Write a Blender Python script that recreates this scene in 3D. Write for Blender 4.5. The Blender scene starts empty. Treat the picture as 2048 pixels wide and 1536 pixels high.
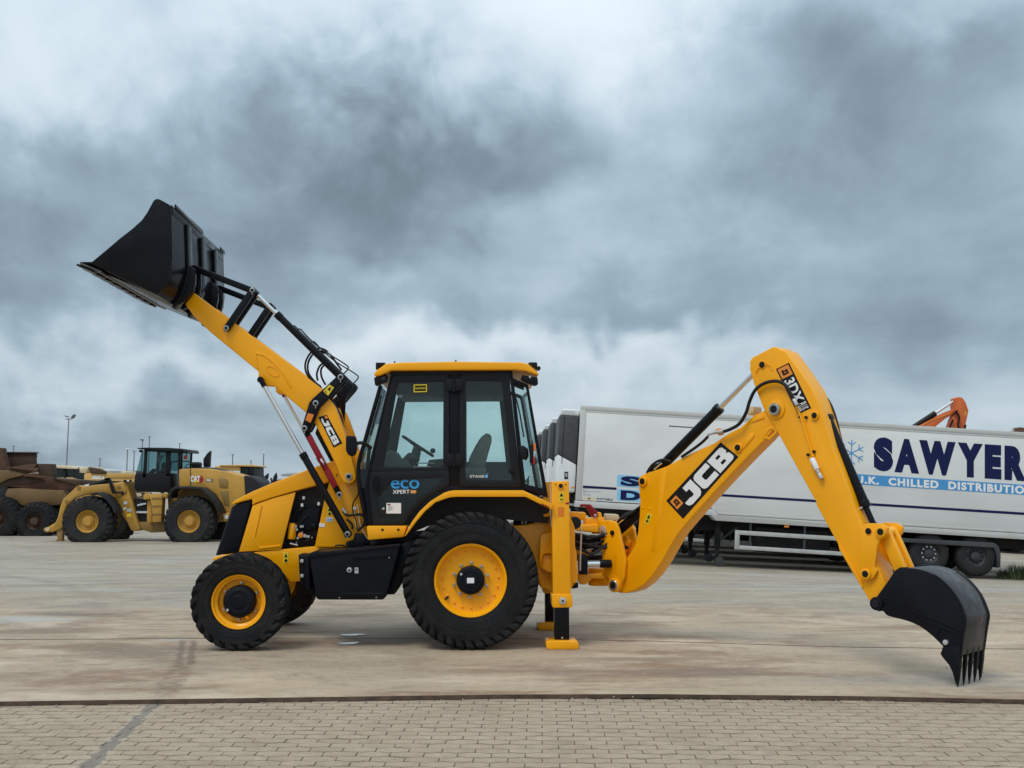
import bpy, bmesh, math, random
from mathutils import Matrix, Vector
random.seed(7)
R = math.radians

# ------------------------------------------------------------------ camera
FPX, PITCH, CAMZ = 2100.0, math.atan(207.0 / 2100.0), 1.54     # focal length in photo pixels, upward tilt, eye height
sc = bpy.context.scene
col = sc.collection
cam_d = bpy.data.cameras.new('camera')
cam_d.sensor_width = 36.0
cam_d.lens = 36.0 * FPX / 2048.0
cam_d.clip_start, cam_d.clip_end = 0.1, 5000.0
cam = bpy.data.objects.new('camera', cam_d)
cam.location = (0, 0, CAMZ)
cam.rotation_euler = (math.pi / 2 + PITCH, 0, 0)
col.objects.link(cam)
sc.camera = cam

# ------------------------------------------------------------------ sky and sun (overcast)
SUN_EL, SUN_AZ = R(58), R(-38)          # azimuth measured from behind the camera, towards its left
world = bpy.data.worlds.new('World')
sc.world = world
world.use_nodes = True
wn, wl = world.node_tree.nodes, world.node_tree.links
wn.clear()
def wnode(t, **kw):
    n = wn.new(t)
    for k, v in kw.items(): setattr(n, k, v)
    return n
def wmath(op, a, b=None, c=None, clamp=False):
    n = wnode('ShaderNodeMath', operation=op); n.use_clamp = clamp
    for i, x in enumerate((a, b, c)):
        if x is None: continue
        if isinstance(x, (int, float)): n.inputs[i].default_value = x
        else: wl.new(x, n.inputs[i])
    return n.outputs[0]
tc = wnode('ShaderNodeTexCoord')
sep = wnode('ShaderNodeSeparateXYZ'); wl.new(tc.outputs['Generated'], sep.inputs[0])
X_, Y_, Z_ = sep.outputs
zc = wmath('MAXIMUM', Z_, 0.0)
den = wmath('ADD', zc, 0.16)
comb = wnode('ShaderNodeCombineXYZ')                    # the flat cloud deck, seen in perspective
wl.new(wmath('DIVIDE', X_, den), comb.inputs[0]); wl.new(wmath('DIVIDE', Y_, den), comb.inputs[1])
def wnoise(vec, scale, detail, rough, dist=0.0, off=(0, 0, 0), sx=1.0, sy=1.0):
    m = wnode('ShaderNodeMapping'); wl.new(vec, m.inputs['Vector'])
    m.inputs['Location'].default_value = off; m.inputs['Scale'].default_value = (sx, sy, 1)
    n = wnode('ShaderNodeTexNoise'); wl.new(m.outputs[0], n.inputs['Vector'])
    n.inputs['Scale'].default_value = scale; n.inputs['Detail'].default_value = detail
    n.inputs['Roughness'].default_value = rough; n.inputs['Distortion'].default_value = dist
    return n.outputs[0]
deck = comb.outputs[0]
nA = wnoise(deck, 1.3, 5, 0.52, 0.25, (3.1, 1.7, 0), 1.0, 0.75)
nB = wnoise(deck, 3.0, 4, 0.6, 0.5, (8.3, 2.9, 0), 1.0, 0.8)
nF = wnoise(tc.outputs['Generated'], 13.0, 4, 0.6, 0.3, (2.2, 9.1, 1.0))
nE = wnoise(tc.outputs['Generated'], 2.6, 6, 0.58, 0.55, (4.7, 3.3, 8.8))
nC = wnoise(tc.outputs['Generated'], 5.5, 3, 0.5, 0.2, (1.3, 4.4, 2.0))
nD = wnoise(tc.outputs['Generated'], 4.2, 4, 0.55, 0.3, (7.7, 0.4, 5.0))
# big cloud masses of this sky: (photo x, photo y, half width, half height, weight) -> direction
def direction(px, py):
    dx, dy = (px - 1024) / FPX, -(py - 768) / FPX
    c, s = math.cos(PITCH), math.sin(PITCH)
    v = Vector((dx, c - dy * s, s + dy * c)).normalized()
    return math.atan2(v.x, v.y), math.asin(v.z)
az = wmath('ARCTAN2', X_, Y_)
el = wmath('ARCSINE', Z_)
az = wmath('ADD', az, wmath('MULTIPLY', wmath('SUBTRACT', nC, 0.5), 0.42))
el = wmath('ADD', el, wmath('MULTIPLY', wmath('SUBTRACT', nD, 0.5), 0.30))
az = wmath('ADD', az, wmath('MULTIPLY', wmath('SUBTRACT', nF, 0.5), 0.10))
el = wmath('SUBTRACT', el, wmath('MULTIPLY', wmath('SUBTRACT', nF, 0.5), 0.09))
MASSES = [(760, 310, 480, 120, 0.31), (940, 330, 230, 80, 0.17), (250, 430, 420, 110, 0.30), (100, 560, 260, 70, 0.20),
          (1860, 190, 330, 190, 0.36), (1500, 470, 420, 110, 0.25), (1900, 640, 300, 120, 0.28), (1130, 590, 250, 60, 0.24),
          (640, 560, 220, 60, 0.10), (250, 840, 420, 75, 0.18),
          (1200, 200, 130, 120, -0.15), (560, 60, 560, 95, -0.13), (60, 200, 170, 150, -0.18), (860, 690, 460, 45, -0.22),
          (240, 720, 330, 45, -0.14), (1330, 700, 330, 60, -0.10), (1420, 60, 220, 70, -0.10), (620, 470, 110, 40, -0.10)]
acc = None
for px, py, hw, hh, wgt in MASSES:
    a0, e0 = direction(px, py)
    d2 = wmath('ADD', wmath('POWER', wmath('ABSOLUTE', wmath('MULTIPLY', wmath('SUBTRACT', az, a0), FPX / hw)), 2.0),
               wmath('POWER', wmath('ABSOLUTE', wmath('MULTIPLY', wmath('SUBTRACT', el, e0), FPX / hh)), 2.0))
    g = wmath('MULTIPLY', wmath('EXPONENT', wmath('MULTIPLY', d2, -0.8)), wgt)
    acc = g if acc is None else wmath('ADD', acc, g)
dens = wmath('ADD', wmath('MULTIPLY', wmath('SUBTRACT', nA, 0.5), 0.42), wmath('MULTIPLY', wmath('SUBTRACT', nB, 0.5), 0.20))
dens = wmath('ADD', dens, wmath('MULTIPLY', wmath('SUBTRACT', nD, 0.5), 0.30))
dens = wmath('ADD', dens, wmath('MULTIPLY', wmath('SUBTRACT', nE, 0.5), 0.62))
dens = wmath('ADD', dens, wmath('MULTIPLY', wmath('SUBTRACT', nF, 0.5), 0.16))
dens = wmath('ADD', wmath('ADD', dens, acc), 0.37)
ramp = wnode('ShaderNodeValToRGB'); wl.new(dens, ramp.inputs[0])
cr = ramp.color_ramp; cr.interpolation = 'B_SPLINE'
while len(cr.elements) < 5: cr.elements.new(0.5)
for e, (p, c) in zip(cr.elements, [(0.02, (0.72, 0.79, 0.845)), (0.28, (0.545, 0.645, 0.715)), (0.52, (0.335, 0.448, 0.534)),
                                   (0.76, (0.198, 0.260, 0.312)), (1.0, (0.122, 0.160, 0.192))]):
    e.position = p; e.color = (*c, 1)
sky = wnode('ShaderNodeTexSky', sky_type='NISHITA'); sky.sun_disc = False
sky.sun_elevation = SUN_EL; sky.sun_rotation = math.pi + SUN_AZ
skm = wnode('ShaderNodeVectorMath', operation='SCALE'); wl.new(sky.outputs[0], skm.inputs[0]); skm.inputs['Scale'].default_value = 0.08
# an overcast deck is brighter overhead than near the horizon
zen = wmath('ADD', 0.94, wmath('MULTIPLY', zc, 0.75))
clm = wnode('ShaderNodeVectorMath', operation='SCALE'); wl.new(ramp.outputs[0], clm.inputs[0]); wl.new(zen, clm.inputs['Scale'])
mix = wnode('ShaderNodeMix', data_type='RGBA'); mix.inputs['Factor'].default_value = 0.93
wl.new(skm.outputs[0], mix.inputs['A']); wl.new(clm.outputs[0], mix.inputs['B'])
bg = wnode('ShaderNodeBackground'); wl.new(mix.outputs['Result'], bg.inputs[0]); bg.inputs[1].default_value = 1.0
wo = wnode('ShaderNodeOutputWorld'); wl.new(bg.outputs[0], wo.inputs[0])

sun_d = bpy.data.lights.new('sun', 'SUN'); sun_d.energy = 1.5; sun_d.angle = R(22); sun_d.color = (1, 0.96, 0.9)
sun = bpy.data.objects.new('sun', sun_d); col.objects.link(sun)
sdir = Vector((math.sin(SUN_AZ) * math.cos(SUN_EL), -math.cos(SUN_AZ) * math.cos(SUN_EL), math.sin(SUN_EL)))
sun.rotation_euler = (-sdir).to_track_quat('-Z', 'Y').to_euler()
sun.location = sdir * 60

vs = sc.view_settings
vs.view_transform = 'Standard'; vs.look = 'None'; vs.gamma = 1.0; vs.exposure = 0.06; vs.use_curve_mapping = False
sc.cycles.max_bounces = 8; sc.cycles.transparent_max_bounces = 24
sc.cycles.use_denoising = True
world.cycles.sampling_method = 'NONE'

# ------------------------------------------------------------------ materials
MATS = {}
def mat(name, color, rough=0.5, metal=0.0, var=0.0, vscale=6.0, bump=0.0, bscale=60.0, coat=0.0, tint=None, tscale=3.0, tamt=0.0, spec=0.5, rvar=0.0, strx=1.0):
    m = bpy.data.materials.new(name); m.use_nodes = True
    nt = m.node_tree; n, l = nt.nodes, nt.links
    b = n['Principled BSDF']
    b.inputs['Base Color'].default_value = (*color, 1)
    b.inputs['Roughness'].default_value = rough; b.inputs['Metallic'].default_value = metal
    b.inputs['Coat Weight'].default_value = coat; b.inputs['Coat Roughness'].default_value = 0.12
    b.inputs['Specular IOR Level'].default_value = spec
    geo = n.new('ShaderNodeNewGeometry')
    mp = n.new('ShaderNodeMapping'); l.new(geo.outputs['Position'], mp.inputs[0]); mp.inputs['Scale'].default_value = (strx, 1, 1)
    def noise(scale, det=5, rg=0.55):
        t = n.new('ShaderNodeTexNoise'); l.new(mp.outputs[0], t.inputs['Vector'])
        t.inputs['Scale'].default_value = scale; t.inputs['Detail'].default_value = det; t.inputs['Roughness'].default_value = rg
        return t.outputs[0]
    cur = None
    if var > 0:
        mx = n.new('ShaderNodeMix'); mx.data_type = 'RGBA'
        mr = n.new('ShaderNodeMapRange'); l.new(noise(vscale), mr.inputs[0]); mr.inputs[1].default_value = 0.3; mr.inputs[2].default_value = 0.7
        l.new(mr.outputs[0], mx.inputs['Factor'])
        mx.inputs['A'].default_value = (*[c * (1 - var) for c in color], 1)
        mx.inputs['B'].default_value = (*[min(1, c * (1 + var)) for c in color], 1)
        cur = mx.outputs['Result']
    if tint is not None:
        mx = n.new('ShaderNodeMix'); mx.data_type = 'RGBA'
        mr = n.new('ShaderNodeMapRange'); l.new(noise(tscale, 8, 0.65), mr.inputs[0])
        mr.inputs[1].default_value = 0.45; mr.inputs[2].default_value = 0.75; mr.inputs[4].default_value = tamt
        l.new(mr.outputs[0], mx.inputs['Factor'])
        if cur: l.new(cur, mx.inputs['A'])
        else: mx.inputs['A'].default_value = (*color, 1)
        mx.inputs['B'].default_value = (*tint, 1); cur = mx.outputs['Result']
    if cur: l.new(cur, b.inputs['Base Color'])
    if rvar > 0:
        mr = n.new('ShaderNodeMapRange'); l.new(noise(vscale * 1.7), mr.inputs[0]); mr.inputs[1].default_value = 0.3; mr.inputs[2].default_value = 0.7
        mr.inputs[3].default_value = max(0.03, rough - rvar); mr.inputs[4].default_value = min(1, rough + rvar); l.new(mr.outputs[0], b.inputs['Roughness'])
    if bump > 0:
        bp = n.new('ShaderNodeBump'); l.new(noise(bscale, 4), bp.inputs['Height']); bp.inputs['Strength'].default_value = bump
        bp.inputs['Distance'].default_value = 0.01; l.new(bp.outputs[0], b.inputs['Normal'])
    MATS[name] = m
    return m
def glass_mat(name, tint, gloss=1.0):
    m = bpy.data.materials.new(name); m.use_nodes = True
    n, l = m.node_tree.nodes, m.node_tree.links; n.clear()
    o = n.new('ShaderNodeOutputMaterial'); t = n.new('ShaderNodeBsdfTransparent'); g = n.new('ShaderNodeBsdfGlossy'); mx = n.new('ShaderNodeMixShader')
    t.inputs[0].default_value = (*tint, 1); g.inputs['Roughness'].default_value = 0.03; g.inputs[0].default_value = (1, 1, 1, 1)
    f = n.new('ShaderNodeFresnel'); f.inputs[0].default_value = 1.45
    mu = n.new('ShaderNodeMath'); mu.operation = 'MULTIPLY'; l.new(f.outputs[0], mu.inputs[0]); mu.inputs[1].default_value = gloss
    l.new(mu.outputs[0], mx.inputs[0]); l.new(t.outputs[0], mx.inputs[1]); l.new(g.outputs[0], mx.inputs[2]); l.new(mx.outputs[0], o.inputs[0])
    MATS[name] = m
    return m
mat('yellow', (0.94, 0.395, 0.0), 0.34, var=0.035, vscale=2.5, coat=0.08, spec=0.35, bump=0.03, bscale=120, rvar=0.08, tint=(0.42, 0.24, 0.06), tscale=5, tamt=0.10)
mat('black_paint', (0.006, 0.0065, 0.009), 0.22, var=0.2, vscale=5, bump=0.02, bscale=90, rvar=0.08, tint=(0.05, 0.045, 0.04), tscale=6, tamt=0.07, spec=0.16)
mat('black_satin', (0.006, 0.007, 0.011), 0.38, var=0.15, rvar=0.08, tint=(0.05, 0.045, 0.04), tscale=5, tamt=0.08, spec=0.14)
mat('cab_grey', (0.011, 0.0125, 0.015), 0.5, var=0.12, rvar=0.1, spec=0.2)
mat('worn_steel', (0.075, 0.07, 0.065), 0.38, 0.4, var=0.3, vscale=9, rvar=0.15)
mat('bucket_back', (0.022, 0.023, 0.026), 0.42, 0.1, var=0.3, vscale=7, rvar=0.15, tint=(0.13, 0.115, 0.10), tscale=4, tamt=0.35)
mat('tyre', (0.012, 0.012, 0.013), 0.72, var=0.25, vscale=10, bump=0.12, bscale=70, tint=(0.07, 0.06, 0.05), tscale=4.5, tamt=0.22, spec=0.18)
mat('tyre_dirty', (0.020, 0.020, 0.021), 0.85, var=0.3, vscale=3, bump=0.1, bscale=30, tint=(0.075, 0.065, 0.055), tscale=2.2, tamt=0.35, spec=0.25)
mat('rubber', (0.009, 0.009, 0.010), 0.5, spec=0.3)
mat('chrome', (0.75, 0.76, 0.77), 0.16, 1.0)
mat('steel', (0.42, 0.42, 0.41), 0.35, 0.9, var=0.2, vscale=20)
mat('zinc', (0.55, 0.55, 0.54), 0.42, 0.6)
mat('red', (0.24, 0.004, 0.010), 0.35, var=0.08, coat=0.1, spec=0.3)
mat('white_print', (0.80, 0.80, 0.80), 0.45)
mat('dark_print', (0.009, 0.009, 0.011), 0.40, spec=0.2)
mat('orange_print', (0.80, 0.26, 0.03), 0.45)
mat('blue_print', (0.03, 0.30, 0.68), 0.45)
mat('label_yellow', (0.78, 0.58, 0.02), 0.45)
mat('paper', (0.78, 0.78, 0.79), 0.55, var=0.04, vscale=40)
mat('navy_print', (0.005, 0.010, 0.065), 0.45, spec=0.2)
mat('sky_print', (0.07, 0.29, 0.60), 0.42, spec=0.3)
mat('pale_blue_print', (0.25, 0.55, 0.80), 0.42)
mat('trailer_white', (0.71, 0.715, 0.70), 0.42, var=0.03, vscale=1.2, tint=(0.36, 0.34, 0.31), tscale=0.9, tamt=0.30, strx=0.35)
mat('trailer_rail', (0.56, 0.56, 0.54), 0.42, 0.1, var=0.08, vscale=2, tint=(0.25, 0.23, 0.2), tscale=2, tamt=0.35)
mat('fridge_white', (0.74, 0.75, 0.76), 0.35, var=0.03, tint=(0.4, 0.4, 0.38), tscale=2, tamt=0.2)
mat('fridge_grille', (0.05, 0.053, 0.058), 0.55, var=0.15)
mat('chassis_dark', (0.010, 0.010, 0.011), 0.7, var=0.3, vscale=4, spec=0.25, tint=(0.04, 0.036, 0.03), tscale=3, tamt=0.5)
mat('mudguard', (0.034, 0.038, 0.042), 0.6, var=0.2, tint=(0.10, 0.095, 0.09), tscale=2, tamt=0.4)
mat('alu', (0.50, 0.50, 0.49), 0.45, 0.35, var=0.12, vscale=4, tint=(0.3, 0.28, 0.25), tscale=3, tamt=0.3)
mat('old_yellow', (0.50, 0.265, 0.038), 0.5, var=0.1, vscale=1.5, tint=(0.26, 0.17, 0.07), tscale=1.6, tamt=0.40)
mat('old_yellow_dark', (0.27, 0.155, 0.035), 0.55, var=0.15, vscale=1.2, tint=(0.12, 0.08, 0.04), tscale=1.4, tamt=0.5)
mat('far_yellow', (0.62, 0.36, 0.09), 0.5, var=0.1, vscale=0.8, tint=(0.4, 0.3, 0.18), tscale=0.8, tamt=0.4)
mat('cream', (0.62, 0.52, 0.34), 0.5, var=0.08, vscale=0.8)
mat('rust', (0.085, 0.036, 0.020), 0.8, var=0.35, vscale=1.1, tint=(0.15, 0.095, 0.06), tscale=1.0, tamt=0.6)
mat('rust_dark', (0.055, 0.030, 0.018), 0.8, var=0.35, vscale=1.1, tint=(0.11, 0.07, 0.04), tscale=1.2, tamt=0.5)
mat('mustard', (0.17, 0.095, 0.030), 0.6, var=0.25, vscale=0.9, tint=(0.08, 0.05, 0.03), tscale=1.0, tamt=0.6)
mat('dark_machine', (0.020, 0.021, 0.023), 0.6, var=0.4, vscale=1.5, spec=0.18)
mat('lamp_steel', (0.17, 0.19, 0.21), 0.5, 0.3)
mat('lamp_head', (0.10, 0.11, 0.12), 0.5)
mat('lamp_white', (0.72, 0.74, 0.76), 0.4)
mat('orange_machine', (0.60, 0.115, 0.018), 0.45, var=0.1, vscale=2, tint=(0.25, 0.07, 0.03), tscale=2, tamt=0.4)
mat('seat_wrap', (0.17, 0.175, 0.17), 0.32, var=0.2, vscale=14, bump=0.5, bscale=22)
mat('interior', (0.085, 0.09, 0.092), 0.65, var=0.15)
mat('interior_dark', (0.02, 0.022, 0.023), 0.7)
mat('amber', (0.75, 0.20, 0.01), 0.25)
mat('red_lens', (0.40, 0.01, 0.01), 0.25)
glass_mat('glass', (0.885, 0.960, 0.945), 0.8)
glass_mat('glass_grey', (0.80, 0.875, 0.87), 0.6)
glass_mat('far_glass', (0.45, 0.60, 0.60), 1.0)

# ------------------------------------------------------------------ frames: places in the world traced from the photograph
def ray(px, py):
    dx, dy = (px - 1024) / FPX, -(py - 768) / FPX
    c, s = math.cos(PITCH), math.sin(PITCH)
    return Vector((dx, c - dy * s, s + dy * c))
EYE = Vector((0, 0, CAMZ))
def at_z(px, py, z):
    d = ray(px, py); t = (z - CAMZ) / d.z
    return EYE + d * t
def at_y(px, py, y):
    d = ray(px, py)
    return EYE + d * (y / d.y)
class Frame:                              # a thing's own axes: x along it, y away from the viewer, z up
    def __init__(s, origin, yaw=0.0, tilt=0.0, base=None):
        s.m = Matrix.Translation(origin) @ Matrix.Rotation(yaw, 4, 'Z') @ Matrix.Rotation(tilt, 4, 'Y')
        if base is not None: s.m = base.m @ s.m
        s.inv = s.m.inverted()
    def pt(s, px, py, ly=0.0):
        o = s.inv @ EYE; d = s.inv.to_3x3() @ ray(px, py)
        p = o + d * ((ly - o.y) / d.y)
        return (p.x, p.z)
    def poly(s, pts, ly=0.0): return [s.pt(a, b, ly) for a, b in pts]
ZOOM = {1: (140, 380, 3.4133), 2: (500, 680, 5.12), 3: (360, 920, 3.84), 4: (700, 700, 4.0429), 5: (780, 960, 4.096),
        6: (1140, 680, 2.9536), 7: (1500, 940, 3.3394), 8: (0, 800, 3.9385), 9: (1060, 780, 4.8), 10: (1560, 780, 4.043), 11: (1360, 1020, 5.12), 12: (100, 820, 8.535), 13: (0, 880, 6.983)}
def zz(k, *pts):
    a, b, s = ZOOM[k]
    return [(a + u / s, b + v / s) for u, v in pts]

# ------------------------------------------------------------------ mesh building
def round_poly(poly, r, n=4):
    out = []; N = len(poly)
    for i in range(N):
        p0, p1, p2 = Vector(poly[i - 1]), Vector(poly[i]), Vector(poly[(i + 1) % N])
        a, b = p0 - p1, p2 - p1
        rr = min(r, a.length * 0.45, b.length * 0.45)
        A, B = p1 + a.normalized() * rr, p1 + b.normalized() * rr
        for k in range(n + 1):
            t = k / n
            q = A * (1 - t) ** 2 + p1 * 2 * t * (1 - t) + B * t ** 2
            out.append((q.x, q.y))
    return out
def offset_poly(poly, d):
    N = len(poly); A = sum(poly[i - 1][0] * poly[i][1] - poly[i][0] * poly[i - 1][1] for i in range(N))
    sg = 1 if A > 0 else -1; out = []
    for i in range(N):
        p0, p1, p2 = Vector(poly[i - 1]), Vector(poly[i]), Vector(poly[(i + 1) % N])
        e1, e2 = (p1 - p0).normalized(), (p2 - p1).normalized()
        n1, n2 = Vector((-e1.y, e1.x)) * sg, Vector((-e2.y, e2.x)) * sg
        nn = n1 + n2; nn = nn / max(0.3, nn.length_squared / 2)
        q = p1 + nn * d; out.append((q.x, q.y))
    return out
def smooth_poly(poly, n=4):               # closed Catmull-Rom through the points
    P = [Vector(p) for p in poly]; N = len(P); out = []
    for i in range(N):
        a, b, c, d = P[i - 1], P[i], P[(i + 1) % N], P[(i + 2) % N]
        for k in range(n):
            t = k / n; q = 0.5 * ((2 * b) + (c - a) * t + (2 * a - 5 * b + 4 * c - d) * t * t + (3 * b - a - 3 * c + d) * t ** 3); out.append((q.x, q.y))
    return out
def smooth_line(poly, n=4):
    P = [Vector(p) for p in poly]; N = len(P); out = []
    for i in range(N - 1):
        a, b, c, d = P[max(i - 1, 0)], P[i], P[i + 1], P[min(i + 2, N - 1)]
        for k in range(n):
            t = k / n; q = 0.5 * ((2 * b) + (c - a) * t + (2 * a - 5 * b + 4 * c - d) * t * t + (3 * b - a - 3 * c + d) * t ** 3); out.append((q.x, q.y))
    return out + [tuple(P[-1])]
class MB:
    def __init__(s): s.v, s.f = [], []
    def add(s, vs, fs):
        k = len(s.v); s.v += [tuple(v) for v in vs]; s.f += [tuple(i + k for i in f) for f in fs]; return s
    def loft(s, a, ya, b, yb):
        n = len(a)
        return s.add([(x, ya, z) for x, z in a] + [(x, yb, z) for x, z in b],
                     [tuple(range(n)), tuple(range(2 * n - 1, n - 1, -1))] + [(i, (i + 1) % n, n + (i + 1) % n, n + i) for i in range(n)])
    def prism(s, p, y0, y1): return s.loft(p, y0, p, y1)
    def ring(s, o, i, y0, y1):            # a frame: outer and inner outline with equal counts
        n = len(o); V = []
        for y in (y0, y1): V += [(x, y, z) for x, z in o] + [(x, y, z) for x, z in i]
        F = []
        for k in range(n):
            j = (k + 1) % n
            F += [(k, j, n + j, n + k), (2 * n + k, 2 * n + j, 3 * n + j, 3 * n + k), (k, j, 2 * n + j, 2 * n + k), (n + k, n + j, 3 * n + j, 3 * n + k)]
        return s.add(V, F)
    def box(s, x0, x1, y0, y1, z0, z1): return s.prism([(x0, z0), (x1, z0), (x1, z1), (x0, z1)], y0, y1)
    def cyl(s, p0, p1, r, r1=None, n=20):
        p0, p1 = Vector(p0), Vector(p1); r1 = r if r1 is None else r1
        d = (p1 - p0).normalized(); u = d.orthogonal().normalized(); w = d.cross(u); V = []
        for p, q in ((p0, r), (p1, r1)):
            V += [p + (u * math.cos(2 * math.pi * k / n) + w * math.sin(2 * math.pi * k / n)) * q for k in range(n)]
        return s.add(V, [tuple(range(n - 1, -1, -1)), tuple(range(n, 2 * n))] + [(k, (k + 1) % n, n + (k + 1) % n, n + k) for k in range(n)])
    def pin(s, x, z, y0, y1, r, n=18): return s.cyl((x, y0, z), (x, y1, z), r, n=n)
    def tube(s, path, r, n=8, smooth=4):
        P = [Vector(p) for p in path]
        if smooth and len(P) > 2:
            Q = []
            for i in range(len(P) - 1):
                a, b, c, d = P[max(i - 1, 0)], P[i], P[i + 1], P[min(i + 2, len(P) - 1)]
                for k in range(smooth):
                    t = k / smooth
                    Q.append(0.5 * ((2 * b) + (c - a) * t + (2 * a - 5 * b + 4 * c - d) * t * t + (3 * b - a - 3 * c + d) * t ** 3))
            P = Q + [P[-1]]
        V, F, m = [], [], len(P); u = None
        for i in range(m):
            d = (P[min(i + 1, m - 1)] - P[max(i - 1, 0)]).normalized()
            u = d.orthogonal().normalized() if u is None else (u - d * u.dot(d)).normalized()
            w = d.cross(u)
            V += [P[i] + (u * math.cos(2 * math.pi * k / n) + w * math.sin(2 * math.pi * k / n)) * r for k in range(n)]
        for i in range(m - 1): F += [(i * n + k, i * n + (k + 1) % n, (i + 1) * n + (k + 1) % n, (i + 1) * n + k) for k in range(n)]
        F += [tuple(range(n - 1, -1, -1)), tuple(range((m - 1) * n, m * n))]
        return s.add(V, F)
    def lathe(s, prof, cx, cz, n=48, close=False, cap=False):        # prof: (radius, y)
        V, F, m = [], [], len(prof)
        for k in range(n):
            a = 2 * math.pi * k / n
            V += [(cx + r * math.cos(a), y, cz + r * math.sin(a)) for r, y in prof]
        for k in range(n):
            j = (k + 1) % n
            for i in range(m if close else m - 1): F.append((k * m + i, k * m + (i + 1) % m, j * m + (i + 1) % m, j * m + i))
        if cap:
            if prof[0][0] > 1e-6: F.append(tuple(k * m for k in range(n)))
            if prof[-1][0] > 1e-6: F.append(tuple(k * m + m - 1 for k in range(n - 1, -1, -1)))
        return s.add(V, F)
    def bar(s, a, b, w, y0, y1, round_ends=True, n=6):     # a flat link between two pins, a and b as (x, z)
        a, b = Vector(a), Vector(b); d = (b - a).normalized(); p = Vector((-d.y, d.x)); pts = []
        if round_ends:
            for k in range(n + 1): t = math.pi * k / n; pts.append(b + p * (math.cos(t) * w) * -1 + d * math.sin(t) * w)
            for k in range(n + 1): t = math.pi * k / n; pts.append(a + p * (math.cos(t) * w) - d * math.sin(t) * w)
        else: pts = [a - p * w, b - p * w, b + p * w, a + p * w]
        return s.prism([(q.x, q.y) for q in pts], y0, y1)
    def build(s, name, m, parent=None, bevel=0.0, seg=2, M=None, angle=32):
        me = bpy.data.meshes.new(name)
        V = s.v if M is None else [tuple(M @ Vector(v)) for v in s.v]
        me.from_pydata(V, [], s.f)
        bm = bmesh.new(); bm.from_mesh(me)
        bmesh.ops.recalc_face_normals(bm, faces=bm.faces)
        if bevel > 0:
            bm.normal_update()
            ed = [e for e in bm.edges if e.is_manifold and e.calc_face_angle(0) > R(30)]
            bmesh.ops.bevel(bm, geom=ed, offset=bevel, offset_type='OFFSET', segments=seg, profile=0.5, affect='EDGES', clamp_overlap=True)
        bm.to_mesh(me); bm.free()
        me.shade_smooth(); me.set_sharp_from_angle(angle=R(angle))
        me.materials.append(MATS[m] if isinstance(m, str) else m)
        o = bpy.data.objects.new(name, me); col.objects.link(o)
        if parent is not None: o.parent = parent
        return o
def tag(o, label=None, cat=None, group=None, kind=None):
    if label: o['label'] = label
    if cat: o['category'] = cat
    if group: o['group'] = group
    if kind: o['kind'] = kind
    return o
def empty(name, frame, label, cat, group=None):
    o = bpy.data.objects.new(name, None); col.objects.link(o)
    o.matrix_world = frame.m if isinstance(frame, Frame) else frame
    o.empty_display_size = 0.3
    return tag(o, label, cat, group)
def copy_tree(o, parent=None):
    c = o.copy(); col.objects.link(c); c.parent = parent
    for ch in list(o.children): copy_tree(ch, c)
    return c
# ---- lettering: flat print laid on a four-cornered patch (bottom left, bottom right, top right, top left)
def text_shape(txt, bold=0.0, spacing=1.0):
    cu = bpy.data.curves.new('t', 'FONT'); cu.body = txt; cu.offset = bold; cu.space_character = spacing; cu.resolution_u = 4
    ob = bpy.data.objects.new('t', cu); me = bpy.data.meshes.new_from_object(ob)
    V = [(v.co.x, v.co.y) for v in me.vertices]; F = [tuple(p.vertices) for p in me.polygons]
    bpy.data.objects.remove(ob); bpy.data.curves.remove(cu); bpy.data.meshes.remove(me)
    x0, x1 = min(v[0] for v in V), max(v[0] for v in V); y0, y1 = min(v[1] for v in V), max(v[1] for v in V)
    return [((x - x0) / (x1 - x0), (y - y0) / (y1 - y0)) for x, y in V], F
GLYPH = {'J': [[(.42, 1), (1, 1), (1, .26), (.93, .1), (.78, 0), (.22, 0), (.06, .08), (0, .22), (0, .34), (.36, .34), (.42, .3), (.58, .3), (.62, .36), (.62, .70), (.42, .70)]],
         'C': [[(.2, 1), (1, 1), (1, .68), (.45, .68), (.38, .62), (.38, .38), (.45, .32), (1, .32), (1, 0), (.2, 0), (.05, .08), (0, .2), (0, .8), (.05, .92)]],
         'B': [[(0, 0), (.36, 0), (.36, 1), (0, 1)], [(.36, 1), (.84, 1), (.96, .92), (.97, .62), (.88, .52), (.36, .52), (.36, .62), (.6, .62), (.6, .78), (.36, .78)],
               [(.36, .52), (.88, .52), (1, .42), (1, .1), (.88, 0), (.36, 0), (.36, .22), (.62, .22), (.62, .39), (.36, .39)]]}
def block_shape(txt, gap=0.12):
    V, F = [], []; n = len(txt); w = 1.0 / (n + (n - 1) * gap)
    for i, ch in enumerate(txt):
        for p in GLYPH[ch]:
            k = len(V); V += [((i * (1 + gap) + x) * w, y) for x, y in p]; F.append(tuple(range(k, k + len(p))))
    return V, F
def patch(q, u, v):
    (ax, az), (bx, bz), (cx, cz), (dx, dz) = q
    return (ax * (1 - u) * (1 - v) + bx * u * (1 - v) + cx * u * v + dx * (1 - u) * v, az * (1 - u) * (1 - v) + bz * u * (1 - v) + cz * u * v + dz * (1 - u) * v)
def sub(q, u0, u1, v0, v1): return [patch(q, u0, v0), patch(q, u1, v0), patch(q, u1, v1), patch(q, u0, v1)]
def print_on(name, shape, q, y, m, parent, M=None):
    V, F = shape; mb = MB(); mb.add([(patch(q, u, v)[0], y, patch(q, u, v)[1]) for u, v in V], F)
    me_o = mb.build(name, m, parent, M=M)
    return me_o
def plate_on(name, q, y, m, parent, t=0.003, M=None, bevel=0.0):
    return MB().prism(q, y - t, y + 0.001).build(name, m, parent, bevel, M=M)

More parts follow.
